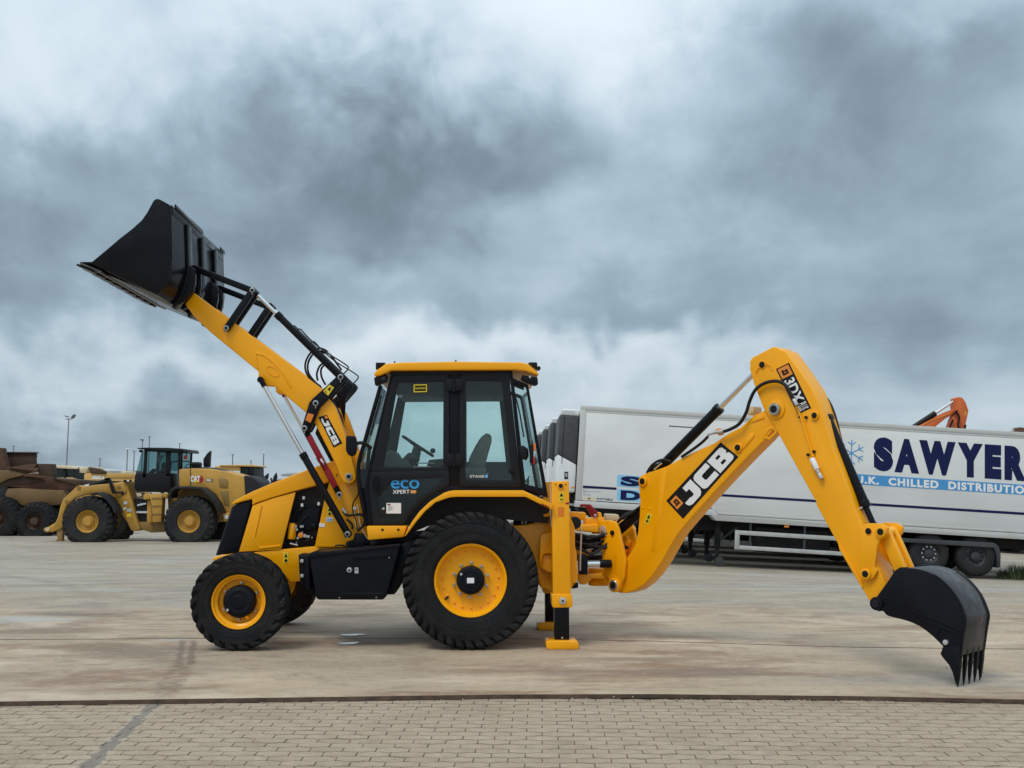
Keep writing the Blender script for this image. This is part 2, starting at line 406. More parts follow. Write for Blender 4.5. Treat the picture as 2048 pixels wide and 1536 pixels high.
# ================================================================== SETTING
def smooth(a, b, x):
    t = max(0.0, min(1.0, (x - a) / (b - a))); return t * t * (3 - 2 * t)
def yard_z(x, y):        # the yard drains away to the back and to the right
    return -0.034 - smooth(12.6, 30, y) * (0.42 + 0.045 * max(0.0, min(x, 30) - 3.0)) - smooth(30, 120, y) * 0.3
def ground_material(name, kind):
    m = bpy.data.materials.new(name); m.use_nodes = True
    nt = m.node_tree; n, l = nt.nodes, nt.links; b = n['Principled BSDF']
    geo = n.new('ShaderNodeNewGeometry')
    def mp(sx, sy, off=(0, 0, 0), rz=0):
        q = n.new('ShaderNodeMapping'); l.new(geo.outputs['Position'], q.inputs[0])
        q.inputs['Scale'].default_value = (sx, sy, 1); q.inputs['Location'].default_value = off; q.inputs['Rotation'].default_value = (0, 0, rz); return q.outputs[0]
    def noise(vec, sc_, det=6, rg=0.6, dist=0.0):
        t = n.new('ShaderNodeTexNoise'); l.new(vec, t.inputs['Vector']); t.inputs['Scale'].default_value = sc_
        t.inputs['Detail'].default_value = min(det, 6); t.inputs['Roughness'].default_value = rg; t.inputs['Distortion'].default_value = dist; return t.outputs[0]
    def rng(v, a, b_, c=0.0, d=1.0):
        r = n.new('ShaderNodeMapRange'); l.new(v, r.inputs[0])
        for i, x in enumerate((a, b_, c, d)): r.inputs[i + 1].default_value = x
        return r.outputs[0]
    def mul(a, b_, op='MULTIPLY'):
        q = n.new('ShaderNodeMath'); q.operation = op; q.use_clamp = op != 'SUBTRACT'
        for i, x in enumerate((a, b_)):
            if isinstance(x, (int, float)): q.inputs[i].default_value = x
            else: l.new(x, q.inputs[i])
        return q.outputs[0]
    def mixc(f, a, c):
        q = n.new('ShaderNodeMix'); q.data_type = 'RGBA'
        if isinstance(f, (int, float)): q.inputs['Factor'].default_value = f
        else: l.new(f, q.inputs['Factor'])
        for s_, x in (('A', a), ('B', c)):
            if isinstance(x, tuple): q.inputs[s_].default_value = (*x, 1)
            else: l.new(x, q.inputs[s_])
        return q.outputs['Result']
    sp = n.new('ShaderNodeSeparateXYZ'); l.new(geo.outputs['Position'], sp.inputs[0])
    def spot(x0, y0, rx, ry, wob=0.5):                      # a soft-edged patch of colour with a torn outline
        q = n.new('ShaderNodeVectorMath'); q.operation = 'MULTIPLY_ADD'
        l.new(geo.outputs['Position'], q.inputs[0]); q.inputs[1].default_value = (1 / rx, 1 / ry, 0); q.inputs[2].default_value = (-x0 / rx, -y0 / ry, 0)
        le = n.new('ShaderNodeVectorMath'); le.operation = 'LENGTH'; l.new(q.outputs[0], le.inputs[0])
        v = mul(le.outputs['Value'], mul(rng(noise(mp(0.5, 2.2), 1.6, 6, 0.65), 0.3, 0.7, -wob, wob), 0.0, 'ADD'), 'ADD')
        dd = n.new('ShaderNodeMath'); dd.operation = 'ADD'; l.new(le.outputs['Value'], dd.inputs[0]); l.new(rng(noise(mp(0.5, 2.2), 1.6, 6, 0.65), 0.3, 0.7, -wob, wob), dd.inputs[1])
        return rng(dd.outputs[0], 1.05, 0.45)
    def line(ax, ay, bx, by, w, soft=0.5):                  # a track from a to b
        dx, dy = bx - ax, by - ay; L = math.hypot(dx, dy); nx, ny = -dy / L, dx / L
        d = n.new('ShaderNodeVectorMath'); d.operation = 'DOT_PRODUCT'; l.new(geo.outputs['Position'], d.inputs[0]); d.inputs[1].default_value = (nx, ny, 0)
        v = mul(d.outputs['Value'], -(nx * ax + ny * ay), 'SUBTRACT'); v.node.inputs[1].default_value = nx * ax + ny * ay
        a_ = n.new('ShaderNodeMath'); a_.operation = 'ABSOLUTE'; l.new(v, a_.inputs[0])
        wv = n.new('ShaderNodeMath'); wv.operation = 'ADD'; l.new(a_.outputs[0], wv.inputs[0]); l.new(rng(noise(mp(1, 1), 7, 4), 0.3, 0.7, -0.03, 0.03), wv.inputs[1])
        e = n.new('ShaderNodeVectorMath'); e.operation = 'DOT_PRODUCT'; l.new(geo.outputs['Position'], e.inputs[0]); e.inputs[1].default_value = (dx / L, dy / L, 0)
        t0 = (ax * dx + ay * dy) / L
        f = mul(rng(wv.outputs[0], w, w * soft), mul(rng(e.outputs['Value'], t0 - 0.15, t0 + 0.15), rng(e.outputs['Value'], t0 + L + 0.15, t0 + L - 0.15)))
        return f
    def arc(x0, y0, r0, w, thin=False):                     # a curved wheel track
        q = n.new('ShaderNodeVectorMath'); q.operation = 'DISTANCE'; l.new(mp(1, 1), q.inputs[0]); q.inputs[1].default_value = (x0, y0, 0)
        z0 = n.new('ShaderNodeVectorMath'); z0.operation = 'MULTIPLY'; l.new(mp(1, 1), z0.inputs[0]); z0.inputs[1].default_value = (1, 1, 0); l.new(z0.outputs[0], q.inputs[0])
        d = n.new('ShaderNodeMath'); d.operation = 'SUBTRACT'; l.new(q.outputs['Value'], d.inputs[0]); d.inputs[1].default_value = r0
        a = n.new('ShaderNodeMath'); a.operation = 'ABSOLUTE'; l.new(d.outputs[0], a.inputs[0])
        return mul(rng(a.outputs[0], w, w * 0.35), rng(noise(mp(1, 1, (x0, y0, 0)), 1.7, 7, 0.7), 0.36, 0.60))
    def stripes(rot, sc_):                                   # the lug pattern inside a track
        w_ = n.new('ShaderNodeTexWave'); l.new(mp(1, 1, (0, 0, 0), rot), w_.inputs['Vector']); w_.inputs['Scale'].default_value = sc_
        w_.inputs['Distortion'].default_value = 1.2; w_.inputs['Detail'].default_value = 2; w_.inputs['Detail Scale'].default_value = 2.5
        return rng(w_.outputs['Fac'], 0.45, 0.75)
    grain = noise(mp(1, 1), 70, 3, 0.6)
    fine = noise(mp(0.8, 1, (2, 9, 0)), 11, 8, 0.75)
    mid = noise(mp(0.65, 1, (5, 1, 0)), 2.6, 9, 0.72, 0.3)
    streak = noise(mp(0.45, 1.0), 1.1, 10, 0.70, 0.4)
    blot = noise(mp(0.7, 1), 0.42, 8, 0.62, 0.3)
    if kind == 'yard':
        c = mixc(rng(streak, 0.34, 0.66), (0.25, 0.215, 0.165), (0.425, 0.378, 0.302))
        c = mixc(mul(rng(blot, 0.46, 0.60), 0.55), c, (0.37, 0.295, 0.21))
        c = mixc(mul(rng(noise(mp(0.5, 0.8, (9, 3, 0)), 0.55, 9, 0.68), 0.50, 0.62), 0.6), c, (0.43, 0.405, 0.36))
        c = mixc(mul(rng(noise(mp(0.5, 1, (4, 8, 0)), 1.6, 9, 0.72), 0.56, 0.66), 0.55), c, (0.15, 0.132, 0.11))
        for (x0, y0, r0) in ((-22, 30, 24.5), (-22, 30, 22.4), (-30, 4, 26.5), (18, 40, 25.5), (18, 40, 23.4), (4, -20, 40.2), (6, -18, 36.0)):
            c = mixc(mul(arc(x0, y0, r0, 0.24), 0.42), c, (0.17, 0.150, 0.125))
        edge = n.new('ShaderNodeMath'); edge.operation = 'ADD'; l.new(sp.outputs[1], edge.inputs[0])
        l.new(rng(noise(mp(0.45, 1, (6, 6, 0)), 0.7, 9, 0.72), 0.3, 0.7, -3.6, 3.6), edge.inputs[1])
        sand = mixc(rng(mid, 0.38, 0.62), (0.30, 0.218, 0.145), (0.51, 0.395, 0.283))
        c = mixc(mul(rng(edge.outputs[0], 17.0, 12.8), 0.9), c, sand)
        rough = rng(blot, 0.35, 0.7, 0.62, 0.85); bd = 0.012
    elif kind == 'plate':
        c = mixc(rng(streak, 0.34, 0.66), (0.375, 0.282, 0.188), (0.55, 0.432, 0.298))
        c = mixc(mul(rng(blot, 0.44, 0.58), 0.6), c, (0.405, 0.322, 0.245))
        c = mixc(mul(rng(noise(mp(0.4, 1.1, (2, 5, 0)), 0.95, 9, 0.7, 0.4), 0.50, 0.60), 0.85), c, (0.265, 0.162, 0.100))
        c = mixc(mul(rng(mid, 0.54, 0.66), 0.5), c, (0.245, 0.180, 0.122))
        c = mixc(mul(rng(noise(mp(0.5, 1.1, (7, 1, 0)), 1.3, 9, 0.68), 0.53, 0.64), 0.7), c, (0.62, 0.50, 0.375))
        pz = lambda a, b_: (at_z(a, b_, 0).x, at_z(a, b_, 0).y)
        for (px, py, rx, ry, cc, am) in ((150, 1228, 0.75, 0.40, (0.17, 0.135, 0.098), 0.85), (60, 1262, 0.9, 0.30, (0.215, 0.150, 0.10), 0.7), (30, 1238, 0.8, 0.45, (0.44, 0.43, 0.41), 0.75),  # last entry: pale sheen of a thin wet film, painted into the colour
                                         (310, 1300, 0.75, 0.38, (0.22, 0.165, 0.115), 0.75), (1350, 1345, 1.2, 0.24, (0.205, 0.145, 0.105), 0.75), (1250, 1318, 0.9, 0.15, (0.24, 0.185, 0.135), 0.6),
                                         (1850, 1360, 1.3, 0.35, (0.31, 0.285, 0.25), 0.6), (350, 1280, 0.16, 0.16, (0.40, 0.40, 0.40), 0.6), (1400, 1260, 1.4, 0.35, (0.52, 0.43, 0.31), 0.6), (1500, 1245, 0.5, 0.05, (0.14, 0.11, 0.08), 0.7)):  # first entry: wide grey patch around the digging bucket
            x0, y0 = pz(px, py); c = mixc(mul(spot(x0, y0, rx, ry), am), c, cc)
        # wheel tracks printed in the sand, lugs and all
        for (a, b_, w, rot, sc_, am) in (((-40, 1235), (330, 1320), 0.20, 0.5, 5.0, 0.6), ((-60, 1262), (420, 1338), 0.22, 0.9, 4.4, 0.6), ((-40, 1350), (330, 1372), 0.20, 0.4, 4.0, 0.45), ((60, 1266), (260, 1222), 0.20, 2.2, 5.5, 0.6), ((560, 1330), (1300, 1322), 0.2, 0.7, 5.0, 0.4)):
            (x0, y0), (x1, y1) = pz(*a), pz(*b_)
            c = mixc(mul(mul(line(x0, y0, x1, y1, w, 0.7), stripes(rot, sc_)), am), c, (0.215, 0.160, 0.110))
            c = mixc(mul(mul(line(x0, y0, x1, y1, w, 0.7), stripes(rot + .03, sc_)), 0.0), c, (0.5, 0.42, 0.31))
        (x0, y0), (x1, y1) = pz(328, 1392), pz(368, 1325)
        c = mixc(mul(mul(line(x0, y0, x1, y1, 0.13, 0.5), rng(fine, 0.36, 0.58)), 0.7), c, (0.185, 0.118, 0.078))
        for dx in (-9, 13):
            (x0, y0), (x1, y1) = pz(366 + dx, 1332), pz(374 + dx, 1282); c = mixc(mul(line(x0, y0, x1, y1, 0.045, 0.3), 0.75), c, (0.17, 0.118, 0.082))
        rough = rng(blot, 0.35, 0.7, 0.6, 0.85); bd = 0.008
    else:
        oi = n.new('ShaderNodeObjectInfo')
        c = mixc(oi.outputs['Random'], (0.335, 0.262, 0.186), (0.405, 0.314, 0.223))
        c = mixc(mul(rng(mid, 0.42, 0.62), 0.5), c, (0.425, 0.345, 0.255))
        c = mixc(mul(rng(noise(mp(0.9, 1.1, (5, 2, 0)), 0.9, 9, 0.7), 0.50, 0.64), 0.55), c, (0.285, 0.215, 0.150))
        c = mixc(mul(rng(noise(mp(0.7, 1.2, (3, 3, 0)), 5.0, 7, 0.7), 0.66, 0.72), 0.8), c, (0.66, 0.60, 0.52))
        c = mixc(mul(rng(noise(mp(0.7, 1.2, (8, 2, 0)), 3.3, 7, 0.7), 0.66, 0.72), 0.6), c, (0.15, 0.115, 0.085))
        a_, b_ = at_z(170, 1536, -0.034), at_z(318, 1401, -0.034)
        ex = (b_.x - a_.x) * 0.4, (b_.y - a_.y) * 0.4
        brush = n.new('ShaderNodeTexNoise'); bm_ = mp(6, 1.2, (0, 0, 0), -math.atan2(b_.x - a_.x, b_.y - a_.y)); l.new(bm_, brush.inputs['Vector']); brush.inputs['Scale'].default_value = 9; brush.inputs['Detail'].default_value = 6
        c = mixc(mul(line(a_.x - ex[0], a_.y - ex[1], b_.x, b_.y, 0.085, 0.75), 0.4), c, (0.46, 0.40, 0.32))
        c = mixc(mul(mul(line(a_.x - ex[0], a_.y - ex[1], b_.x, b_.y, 0.052, 0.72), rng(brush.outputs[0], 0.24, 0.42)), 0.75), c, (0.125, 0.120, 0.118))
        rough = rng(blot, 0.35, 0.7, 0.65, 0.88); bd = 0.004
    c = mixc(mul(rng(fine, 0.53, 0.68), 0.40), c, (0.19, 0.148, 0.105)); c = mixc(mul(rng(fine, 0.46, 0.32), 0.35), c, (0.60, 0.505, 0.385))
    c = mixc(mul(rng(grain, 0.40, 0.7), 0.32), c, (0.19, 0.158, 0.12))
    l.new(c, b.inputs['Base Color']); l.new(rough, b.inputs['Roughness']); b.inputs['Specular IOR Level'].default_value = 0.35
    bp = n.new('ShaderNodeBump'); bp.inputs['Strength'].default_value = 0.8; bp.inputs['Distance'].default_value = bd
    h = mul(rng(streak, 0.2, 0.8), rng(grain, 0.2, 0.8, 0.0, 0.6), 'ADD'); l.new(h, bp.inputs['Height']); l.new(bp.outputs[0], b.inputs['Normal'])
    MATS[name] = m
ground_material('yard', 'yard'); ground_material('sandy_plate', 'plate'); ground_material('paver', 'paver')
mat('plate_edge', (0.085, 0.055, 0.038), 0.8, var=0.4, vscale=9)
mat('joint_sand', (0.15, 0.12, 0.085), 0.95, var=0.2, vscale=20, bump=0.3)

# yard: one sheet to the horizon, finer near the viewer
xs = [-2500, -900, -300, -120, -70, -45] + [x * 1.5 for x in range(-20, 29)] + [55, 80, 130, 300, 900, 2500]
ys = [-60, -10, 4, 8, 10, 11, 12] + [12.6 + 0.9 * k for k in range(1, 24)] + [36, 40, 46, 54, 66, 85, 120, 200, 400, 900, 2600]
V = [(x, y, yard_z(x, y) - (0.06 if y < 12.2 else 0.0)) for y in ys for x in xs]
nx = len(xs)
F = [(j * nx + i, j * nx + i + 1, (j + 1) * nx + i + 1, (j + 1) * nx + i) for j in range(len(ys) - 1) for i in range(nx - 1)]
o = MB().add(V, F).build('ground', 'yard', angle=60); tag(o, kind='structure')

# steel road plates under the machine: front edge gently bowed
def edge_at(pts, z):
    return [at_z(a, b, z) for a, b in pts]
front = edge_at([(-260, 1405), (0, 1403), (500, 1396), (1000, 1389), (1300, 1388), (1700, 1392), (2048, 1399), (2300, 1404)], 0.0)
seam = edge_at([(-260, 1280), (0, 1279), (500, 1276), (1000, 1276), (1300, 1282), (1700, 1294), (2048, 1298), (2300, 1301)], 0.0)
back = edge_at([(-260, 1217), (0, 1217), (500, 1219), (1000, 1226), (1300, 1231), (1700, 1236), (2048, 1240), (2300, 1243)], 0.0)
front[0].x, seam[0].x, back[0].x = -7.5, -8.5, -9.0
front[-1].x, seam[-1].x, back[-1].x = 7.5, 8.5, 9.0
def slab(name, a, b, z0, z1, m):
    n_ = len(a); V = []
    for z in (z1, z0): V += [(p.x, p.y, z) for p in a] + [(p.x, p.y, z) for p in b]
    F = [(i, i + 1, n_ + i + 1, n_ + i) for i in range(n_ - 1)]
    o = MB().add(V, F).build(name, m); o['kind'] = 'structure'
    G = [(i, i + 1, 2 * n_ + i + 1, 2 * n_ + i) for i in range(n_ - 1)] + [(n_ + i, n_ + i + 1, 3 * n_ + i + 1, 3 * n_ + i) for i in range(n_ - 1)]
    G += [(0, n_, 3 * n_, 2 * n_), (n_ - 1, 2 * n_ - 1, 4 * n_ - 1, 3 * n_ - 1)]
    MB().add(V, G).build('plate_edge', 'plate_edge', o)
    return o
gap = Vector((0, 0.028, 0))
slab('road_plate', front, [p - gap for p in seam], -0.032, 0.0, 'sandy_plate')
slab('road_plate', [p + gap for p in seam], back, -0.032, -0.003, 'sandy_plate')

bed = slab('plate_bed', [p + Vector((0, .05, 0)) for p in front], [p - Vector((0, .05, 0)) for p in back], -0.09, -0.033, 'plate_edge')

# block paving in front: interlocking double-T blocks laid in rows
BW, BH, JT = 0.200, 0.1085, 0.0030
def block_outline(w, h, a, g):
    X = w / 2 - g * 0.62; k = 0.016; g = g * 1.6
    top = [(-X, h / 2 - a - g), (-w / 4 - k, h / 2 - a - g), (-w / 4 + k, h / 2 + a - g), (w / 4 - k, h / 2 + a - g), (w / 4 + k, h / 2 - a - g), (X, h / 2 - a - g)]
    return top + [(x, -y) for x, y in reversed(top)]
def block_mesh():
    o1, o2 = block_outline(BW, BH, 0.0065, JT), block_outline(BW, BH, 0.0065, JT + 0.003)
    n_ = len(o1)
    V = [(x, y, 0.0) for x, y in o2] + [(x, y, -0.005) for x, y in o1] + [(x, y, -0.05) for x, y in o1]
    F = [tuple(range(n_))] + [(i, (i + 1) % n_, n_ + (i + 1) % n_, n_ + i) for i in range(n_)] + [(n_ + i, n_ + (i + 1) % n_, 2 * n_ + (i + 1) % n_, 2 * n_ + i) for i in range(n_)]
    return V, F
BV, BF = block_mesh()
pav = MB().add([(-8, 2.0, -0.0405), (8, 2.0, -0.0405), (8, 7.75, -0.0405), (-8, 7.75, -0.0405)], [(0, 1, 2, 3)]).build('paving', 'joint_sand'); pav['kind'] = 'structure'
rotp = Matrix.Rotation(R(-1.6), 4, 'Z')
def front_y(x):
    for p, q in zip(front, front[1:]):
        if p.x <= x <= q.x: return p.y + (q.y - p.y) * (x - p.x) / (q.x - p.x)
    return 7.6
spots = []
for r_ in range(-24, 14):
    for c_ in range(-42, 43):
        p = rotp @ Vector((c_ * BW + (BW / 2 if r_ % 2 else 0.0), 6.6 + r_ * BH, 0))
        if 4.2 < p.y < front_y(p.x) + 0.1 and abs(p.x) < 6.5: spots.append(p)
seen = sorted([p for p in spots if p.y > 5.8 and abs(p.x) < p.y * 0.51], key=lambda p: p.y)
named = seen[:300]; nid = {id(p) for p in named}
rnd = random.Random(3)
mat('joint_dirt_shade', (0.245, 0.190, 0.132), 0.95, var=0.3, vscale=12)
def darken_sides(o):                                        # earth packed against the flanks, plus joint shade painted in
    o.data.materials.append(MATS['joint_dirt_shade'])
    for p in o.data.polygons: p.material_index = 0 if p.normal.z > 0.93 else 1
bmesh_data = None
for p in named:
    if bmesh_data is None:
        b0 = MB().add(BV, BF).build('block', 'paver', pav); bmesh_data = b0.data; ob = b0; darken_sides(b0)
    else:
        ob = bpy.data.objects.new('block', bmesh_data); col.objects.link(ob); ob.parent = pav
    ob.location = (p.x, p.y, -0.034 + rnd.uniform(-0.002, 0.0015))
    ob.rotation_euler = (rnd.gauss(0, 0.006), rnd.gauss(0, 0.006), R(-1.6) + rnd.gauss(0, 0.006))
mb = MB()
for p in spots:
    if id(p) in nid: continue
    M = Matrix.Translation((p.x, p.y, -0.034 + rnd.uniform(-0.002, 0.0015))) @ Matrix.Rotation(R(-1.6) + rnd.gauss(0, 0.006), 4, 'Z') @ Matrix.Rotation(rnd.gauss(0, 0.006), 4, 'X')
    mb.add([M @ Vector(v) for v in BV], BF)
o = mb.build('blocks_beyond', 'paver', pav); o['kind'] = 'stuff'; darken_sides(o)

# shallow puddles
glossy = mat('puddle', (0.03, 0.03, 0.03), 0.03, spec=1.0)
def puddle(px, py, rx, ry, seed, label):
    c = at_z(px, py, 0.0); rd = random.Random(seed); n_ = 28
    ph = [rd.uniform(0, 6.28) for _ in range(3)]
    P = []
    for k in range(n_):
        a = 2 * math.pi * k / n_; w = 1 + 0.18 * math.sin(2 * a + ph[0]) + 0.14 * math.sin(3 * a + ph[1]) + 0.07 * math.sin(5 * a + ph[2])
        P.append((c.x + rx * w * math.cos(a), c.y + ry * w * math.sin(a), 0.004))
    o = MB().add(P, [tuple(range(n_))]).build('puddle', 'puddle'); tag(o, label, 'puddle', kind='structure')
puddle(697, 1287, 0.085, 0.085, 1, 'small round puddle on the plates between the wheels, the nearer one')
puddle(704, 1270, 0.125, 0.06, 2, 'thin long puddle on the plates between the wheels, the farther one')
# pebbles and crumbs along the plate edge
mat('pebble', (0.36, 0.33, 0.29), 0.85, var=0.4, vscale=8)
mb = MB(); rd = random.Random(11)
def crumb(x, y, z, s):
    d = [(1, 0, 0), (-1, 0, 0), (0, 1, 0), (0, -1, 0), (0, 0, 1), (0, 0, -1)]
    V = [(x + a * s * rd.uniform(.6, 1.2), y + b * s * rd.uniform(.6, 1.2), z + c * s * rd.uniform(.4, .8)) for a, b, c in d]
    mb.add(V, [(0, 2, 4), (2, 1, 4), (1, 3, 4), (3, 0, 4), (2, 0, 5), (1, 2, 5), (3, 1, 5), (0, 3, 5)])
for k in range(150):
    x = rd.choice([rd.uniform(-3.8, 3.8), rd.uniform(0.4, 3.2)]); crumb(x, front_y(x) - abs(rd.gauss(0, 0.06)) - 0.01, -0.03, rd.uniform(0.003, 0.011))
for k in range(170):
    y = rd.uniform(5.9, 7.4); crumb(rd.uniform(-3.6, 3.6), y, -0.031, rd.uniform(0.002, 0.007))
for k in range(170):
    y = rd.uniform(7.8, 12.0); x = rd.uniform(-5.5, 5.5); crumb(x, y, 0.003, rd.uniform(0.003, 0.010))
o = mb.build('gravel_crumbs', 'pebble'); tag(o, 'loose stone crumbs scattered on the plates and paving', 'gravel', kind='stuff')

# ================================================================== BACKHOE LOADER
YAW = R(2.0)
ydir = Vector((-math.sin(YAW), math.cos(YAW), 0))
J = Frame(at_z(941, 1300, 0.0) - ydir * 0.05, YAW)
CEN = 1.12                                             # machine centre line
jr = empty('backhoe_loader', J, 'yellow backhoe loader with raised black front bucket and swung digging arm', 'backhoe loader')
def JP(k, ly, *pts): return J.poly(zz(k, *pts), ly)
def mir(y): return 2 * CEN - y
def pin(parent, x, z, y, r, ring='steel', M=None, depth=0.03, name='pin'):
    o = MB().pin(x, z, y - 0.012, y + depth, r, 20).build(name, ring, parent, 0.003, M=M)
    MB().pin(x, z, y - 0.017, y, r * 0.58, 16).build('pin_cap', 'dark_print', o, M=M)
    MB().box(x - r * 0.16, x + r * 0.16, y - 0.004, y + 0.002, z - r * 1.75, z - r * 0.9).build('grease_nipple', ring, o, M=M)
    return o

# ---- wheels
def tyre_mb(cx, cz, Rr, rr, y0, w, nl, skew, lw, far=False, side_in=0.83, lug_h=0.05):
    Y = (lambda y: mir(y)) if far else (lambda y: y)
    mb = MB(); base = Rr * (1 - lug_h)
    prof = [(rr * 0.97, 0.055), (rr * 1.03, 0.03), (rr * 1.10, 0.012), (rr + (base - rr) * 0.5, 0.0), (rr + (base - rr) * 0.74, 0.004), (base * 0.955, 0.026), (base * 0.985, 0.05), (base, 0.085)]
    p2 = prof + [(r, w - y) for r, y in reversed(prof)]
    mb.lathe([(r, Y(y0 + y)) for r, y in p2], cx, cz, 72, close=True)
    def P(r, a, y): return (cx + r * math.cos(a), Y(y0 + y), cz + r * math.sin(a))
    for rr_, h_ in ((rr + (base - rr) * 0.42, .004), (rr + (base - rr) * 0.72, .005), (rr * 1.06, .004)):
        yb = 0.003 if rr_ > rr * 1.1 else 0.022
        mb.lathe([(rr_ - .007, Y(y0 + yb + .004)), (rr_ - .003, Y(y0 + yb - h_)), (rr_ + .003, Y(y0 + yb - h_)), (rr_ + .007, Y(y0 + yb + .004))], cx, cz, 72)
    for side in (0, 1):
        for k in range(nl):
            a0 = 2 * math.pi * (k + 0.5 * side) / nl; st = 2 * math.pi / nl; hw = st * lw / 2
            secs = []
            for (r0, r1, y, sh, f) in ((Rr * side_in, Rr * (side_in + .012), 0.006, -0.42, 0.55), (Rr * 0.90, Rr * 0.945, 0.004, -0.12, 0.9), (base * 0.94, Rr * 0.985, 0.024, 0.1, 1.0), (base * 0.97, Rr, 0.07, 0.3, 1.0), (base * 0.98, Rr, w * 0.52, skew, 0.85)):
                yy = y if side == 0 else w - y
                a = a0 + sh * st
                secs.append([P(r0, a - hw * f, yy), P(r1, a - hw * f * 0.86, yy - (0.008 if y < 0.03 else 0) * (1 if side == 0 else -1)), P(r1, a + hw * f * 0.86, yy - (0.008 if y < 0.03 else 0) * (1 if side == 0 else -1)), P(r0, a + hw * f, yy)])
            n_ = len(secs); F = [(0, 1, 2, 3), (4 * n_ - 4, 4 * n_ - 3, 4 * n_ - 2, 4 * n_ - 1)]
            for i in range(n_ - 1):
                for j in range(4): F.append((4 * i + j, 4 * i + (j + 1) % 4, 4 * i + 4 + (j + 1) % 4, 4 * i + 4 + j))
            mb.add([v for s_ in secs for v in s_], F)
    return mb
rc = J.pt(*zz(5, (660, 828))[0], 0.06); fc = J.pt(*zz(3, (448, 1103))[0], 0.06)
RR, FR = rc[1] * 1.012, fc[1] * 1.035
rc, fc = (rc[0], RR), (fc[0], FR)
rrim = abs(J.pt(*zz(5, (958, 828))[0], 0.06)[0] - rc[0]); frim = abs(J.pt(*zz(3, (657, 1103))[0], 0.06)[0] - fc[0])
def rear_wheel(far, label=None):
    Y = mir if far else (lambda y: y)
    cx, cz = rc
    w = MB().lathe([(rrim * 0.96, Y(0.045)), (rrim * 0.99, Y(0.030)), (rrim, Y(0.032)), (rrim, Y(0.36))], cx, cz, 64).build('wheel', 'yellow', jr)
    if label: w['label'] = label
    tyre_mb(cx, cz, RR, rrim, 0.0, 0.40, 40, 0.9, 0.68, far, side_in=0.84, lug_h=0.034).build('tyre', 'tyre', w, angle=28)
    MB().lathe([(rrim * 0.985, Y(0.036)), (rrim * 0.95, Y(0.038)), (rrim * 0.90, Y(0.060)), (rrim * 0.875, Y(0.115)), (rrim * 0.80, Y(0.122)), (rrim * 0.40, Y(0.108)), (0.0, Y(0.108))], cx, cz, 64).build('rim', 'yellow', w)
    if far: return
    for k in range(19):
        a = 2 * math.pi * k / 19 + 0.1; x, z = cx + rrim * 0.765 * math.cos(a), cz + rrim * 0.765 * math.sin(a)
        MB().lathe([(0.0, 0.104), (0.010, 0.107), (0.014, 0.122)], x, z, 10).build('rivet', 'yellow', w)
    for k in range(10):
        a = 2 * math.pi * k / 10 + 0.28; x, z = cx + rrim * 0.475 * math.cos(a), cz + rrim * 0.475 * math.sin(a)
        b_ = MB().cyl((x, 0.078, z), (x, 0.115, z), 0.017, n=6).build('wheel_nut', 'steel', w, 0.003)
        MB().cyl((x, 0.066, z), (x, 0.08, z), 0.009, n=10).build('stud', 'steel', b_)
    MB().lathe([(0.0, 0.035), (rrim * 0.30, 0.037), (rrim * 0.375, 0.05), (rrim * 0.395, 0.075), (rrim * 0.395, 0.12)], cx, cz, 40).build('hub', 'black_satin', w)
    MB().lathe([(rrim * 0.24, 0.030), (rrim * 0.26, 0.028), (rrim * 0.28, 0.030), (rrim * 0.28, 0.04)], cx, cz, 40).build('hub_ridge', 'black_satin', w)
    plate_on('hub_label', [(cx - 0.034, cz - 0.025), (cx + 0.034, cz - 0.025), (cx + 0.034, cz + 0.025), (cx - 0.034, cz + 0.025)], 0.031, 'paper', w)
    MB().cyl((cx - 0.09, 0.028, cz + 0.06), (cx - 0.09, 0.05, cz + 0.06), 0.013, n=6).build('drain_plug', 'zinc', w)
    MB().cyl((cx - rrim * 0.69, 0.085, cz - rrim * 0.52), (cx - rrim * 0.62, 0.11, cz - rrim * 0.46), 0.011).build('valve', 'rubber', w)
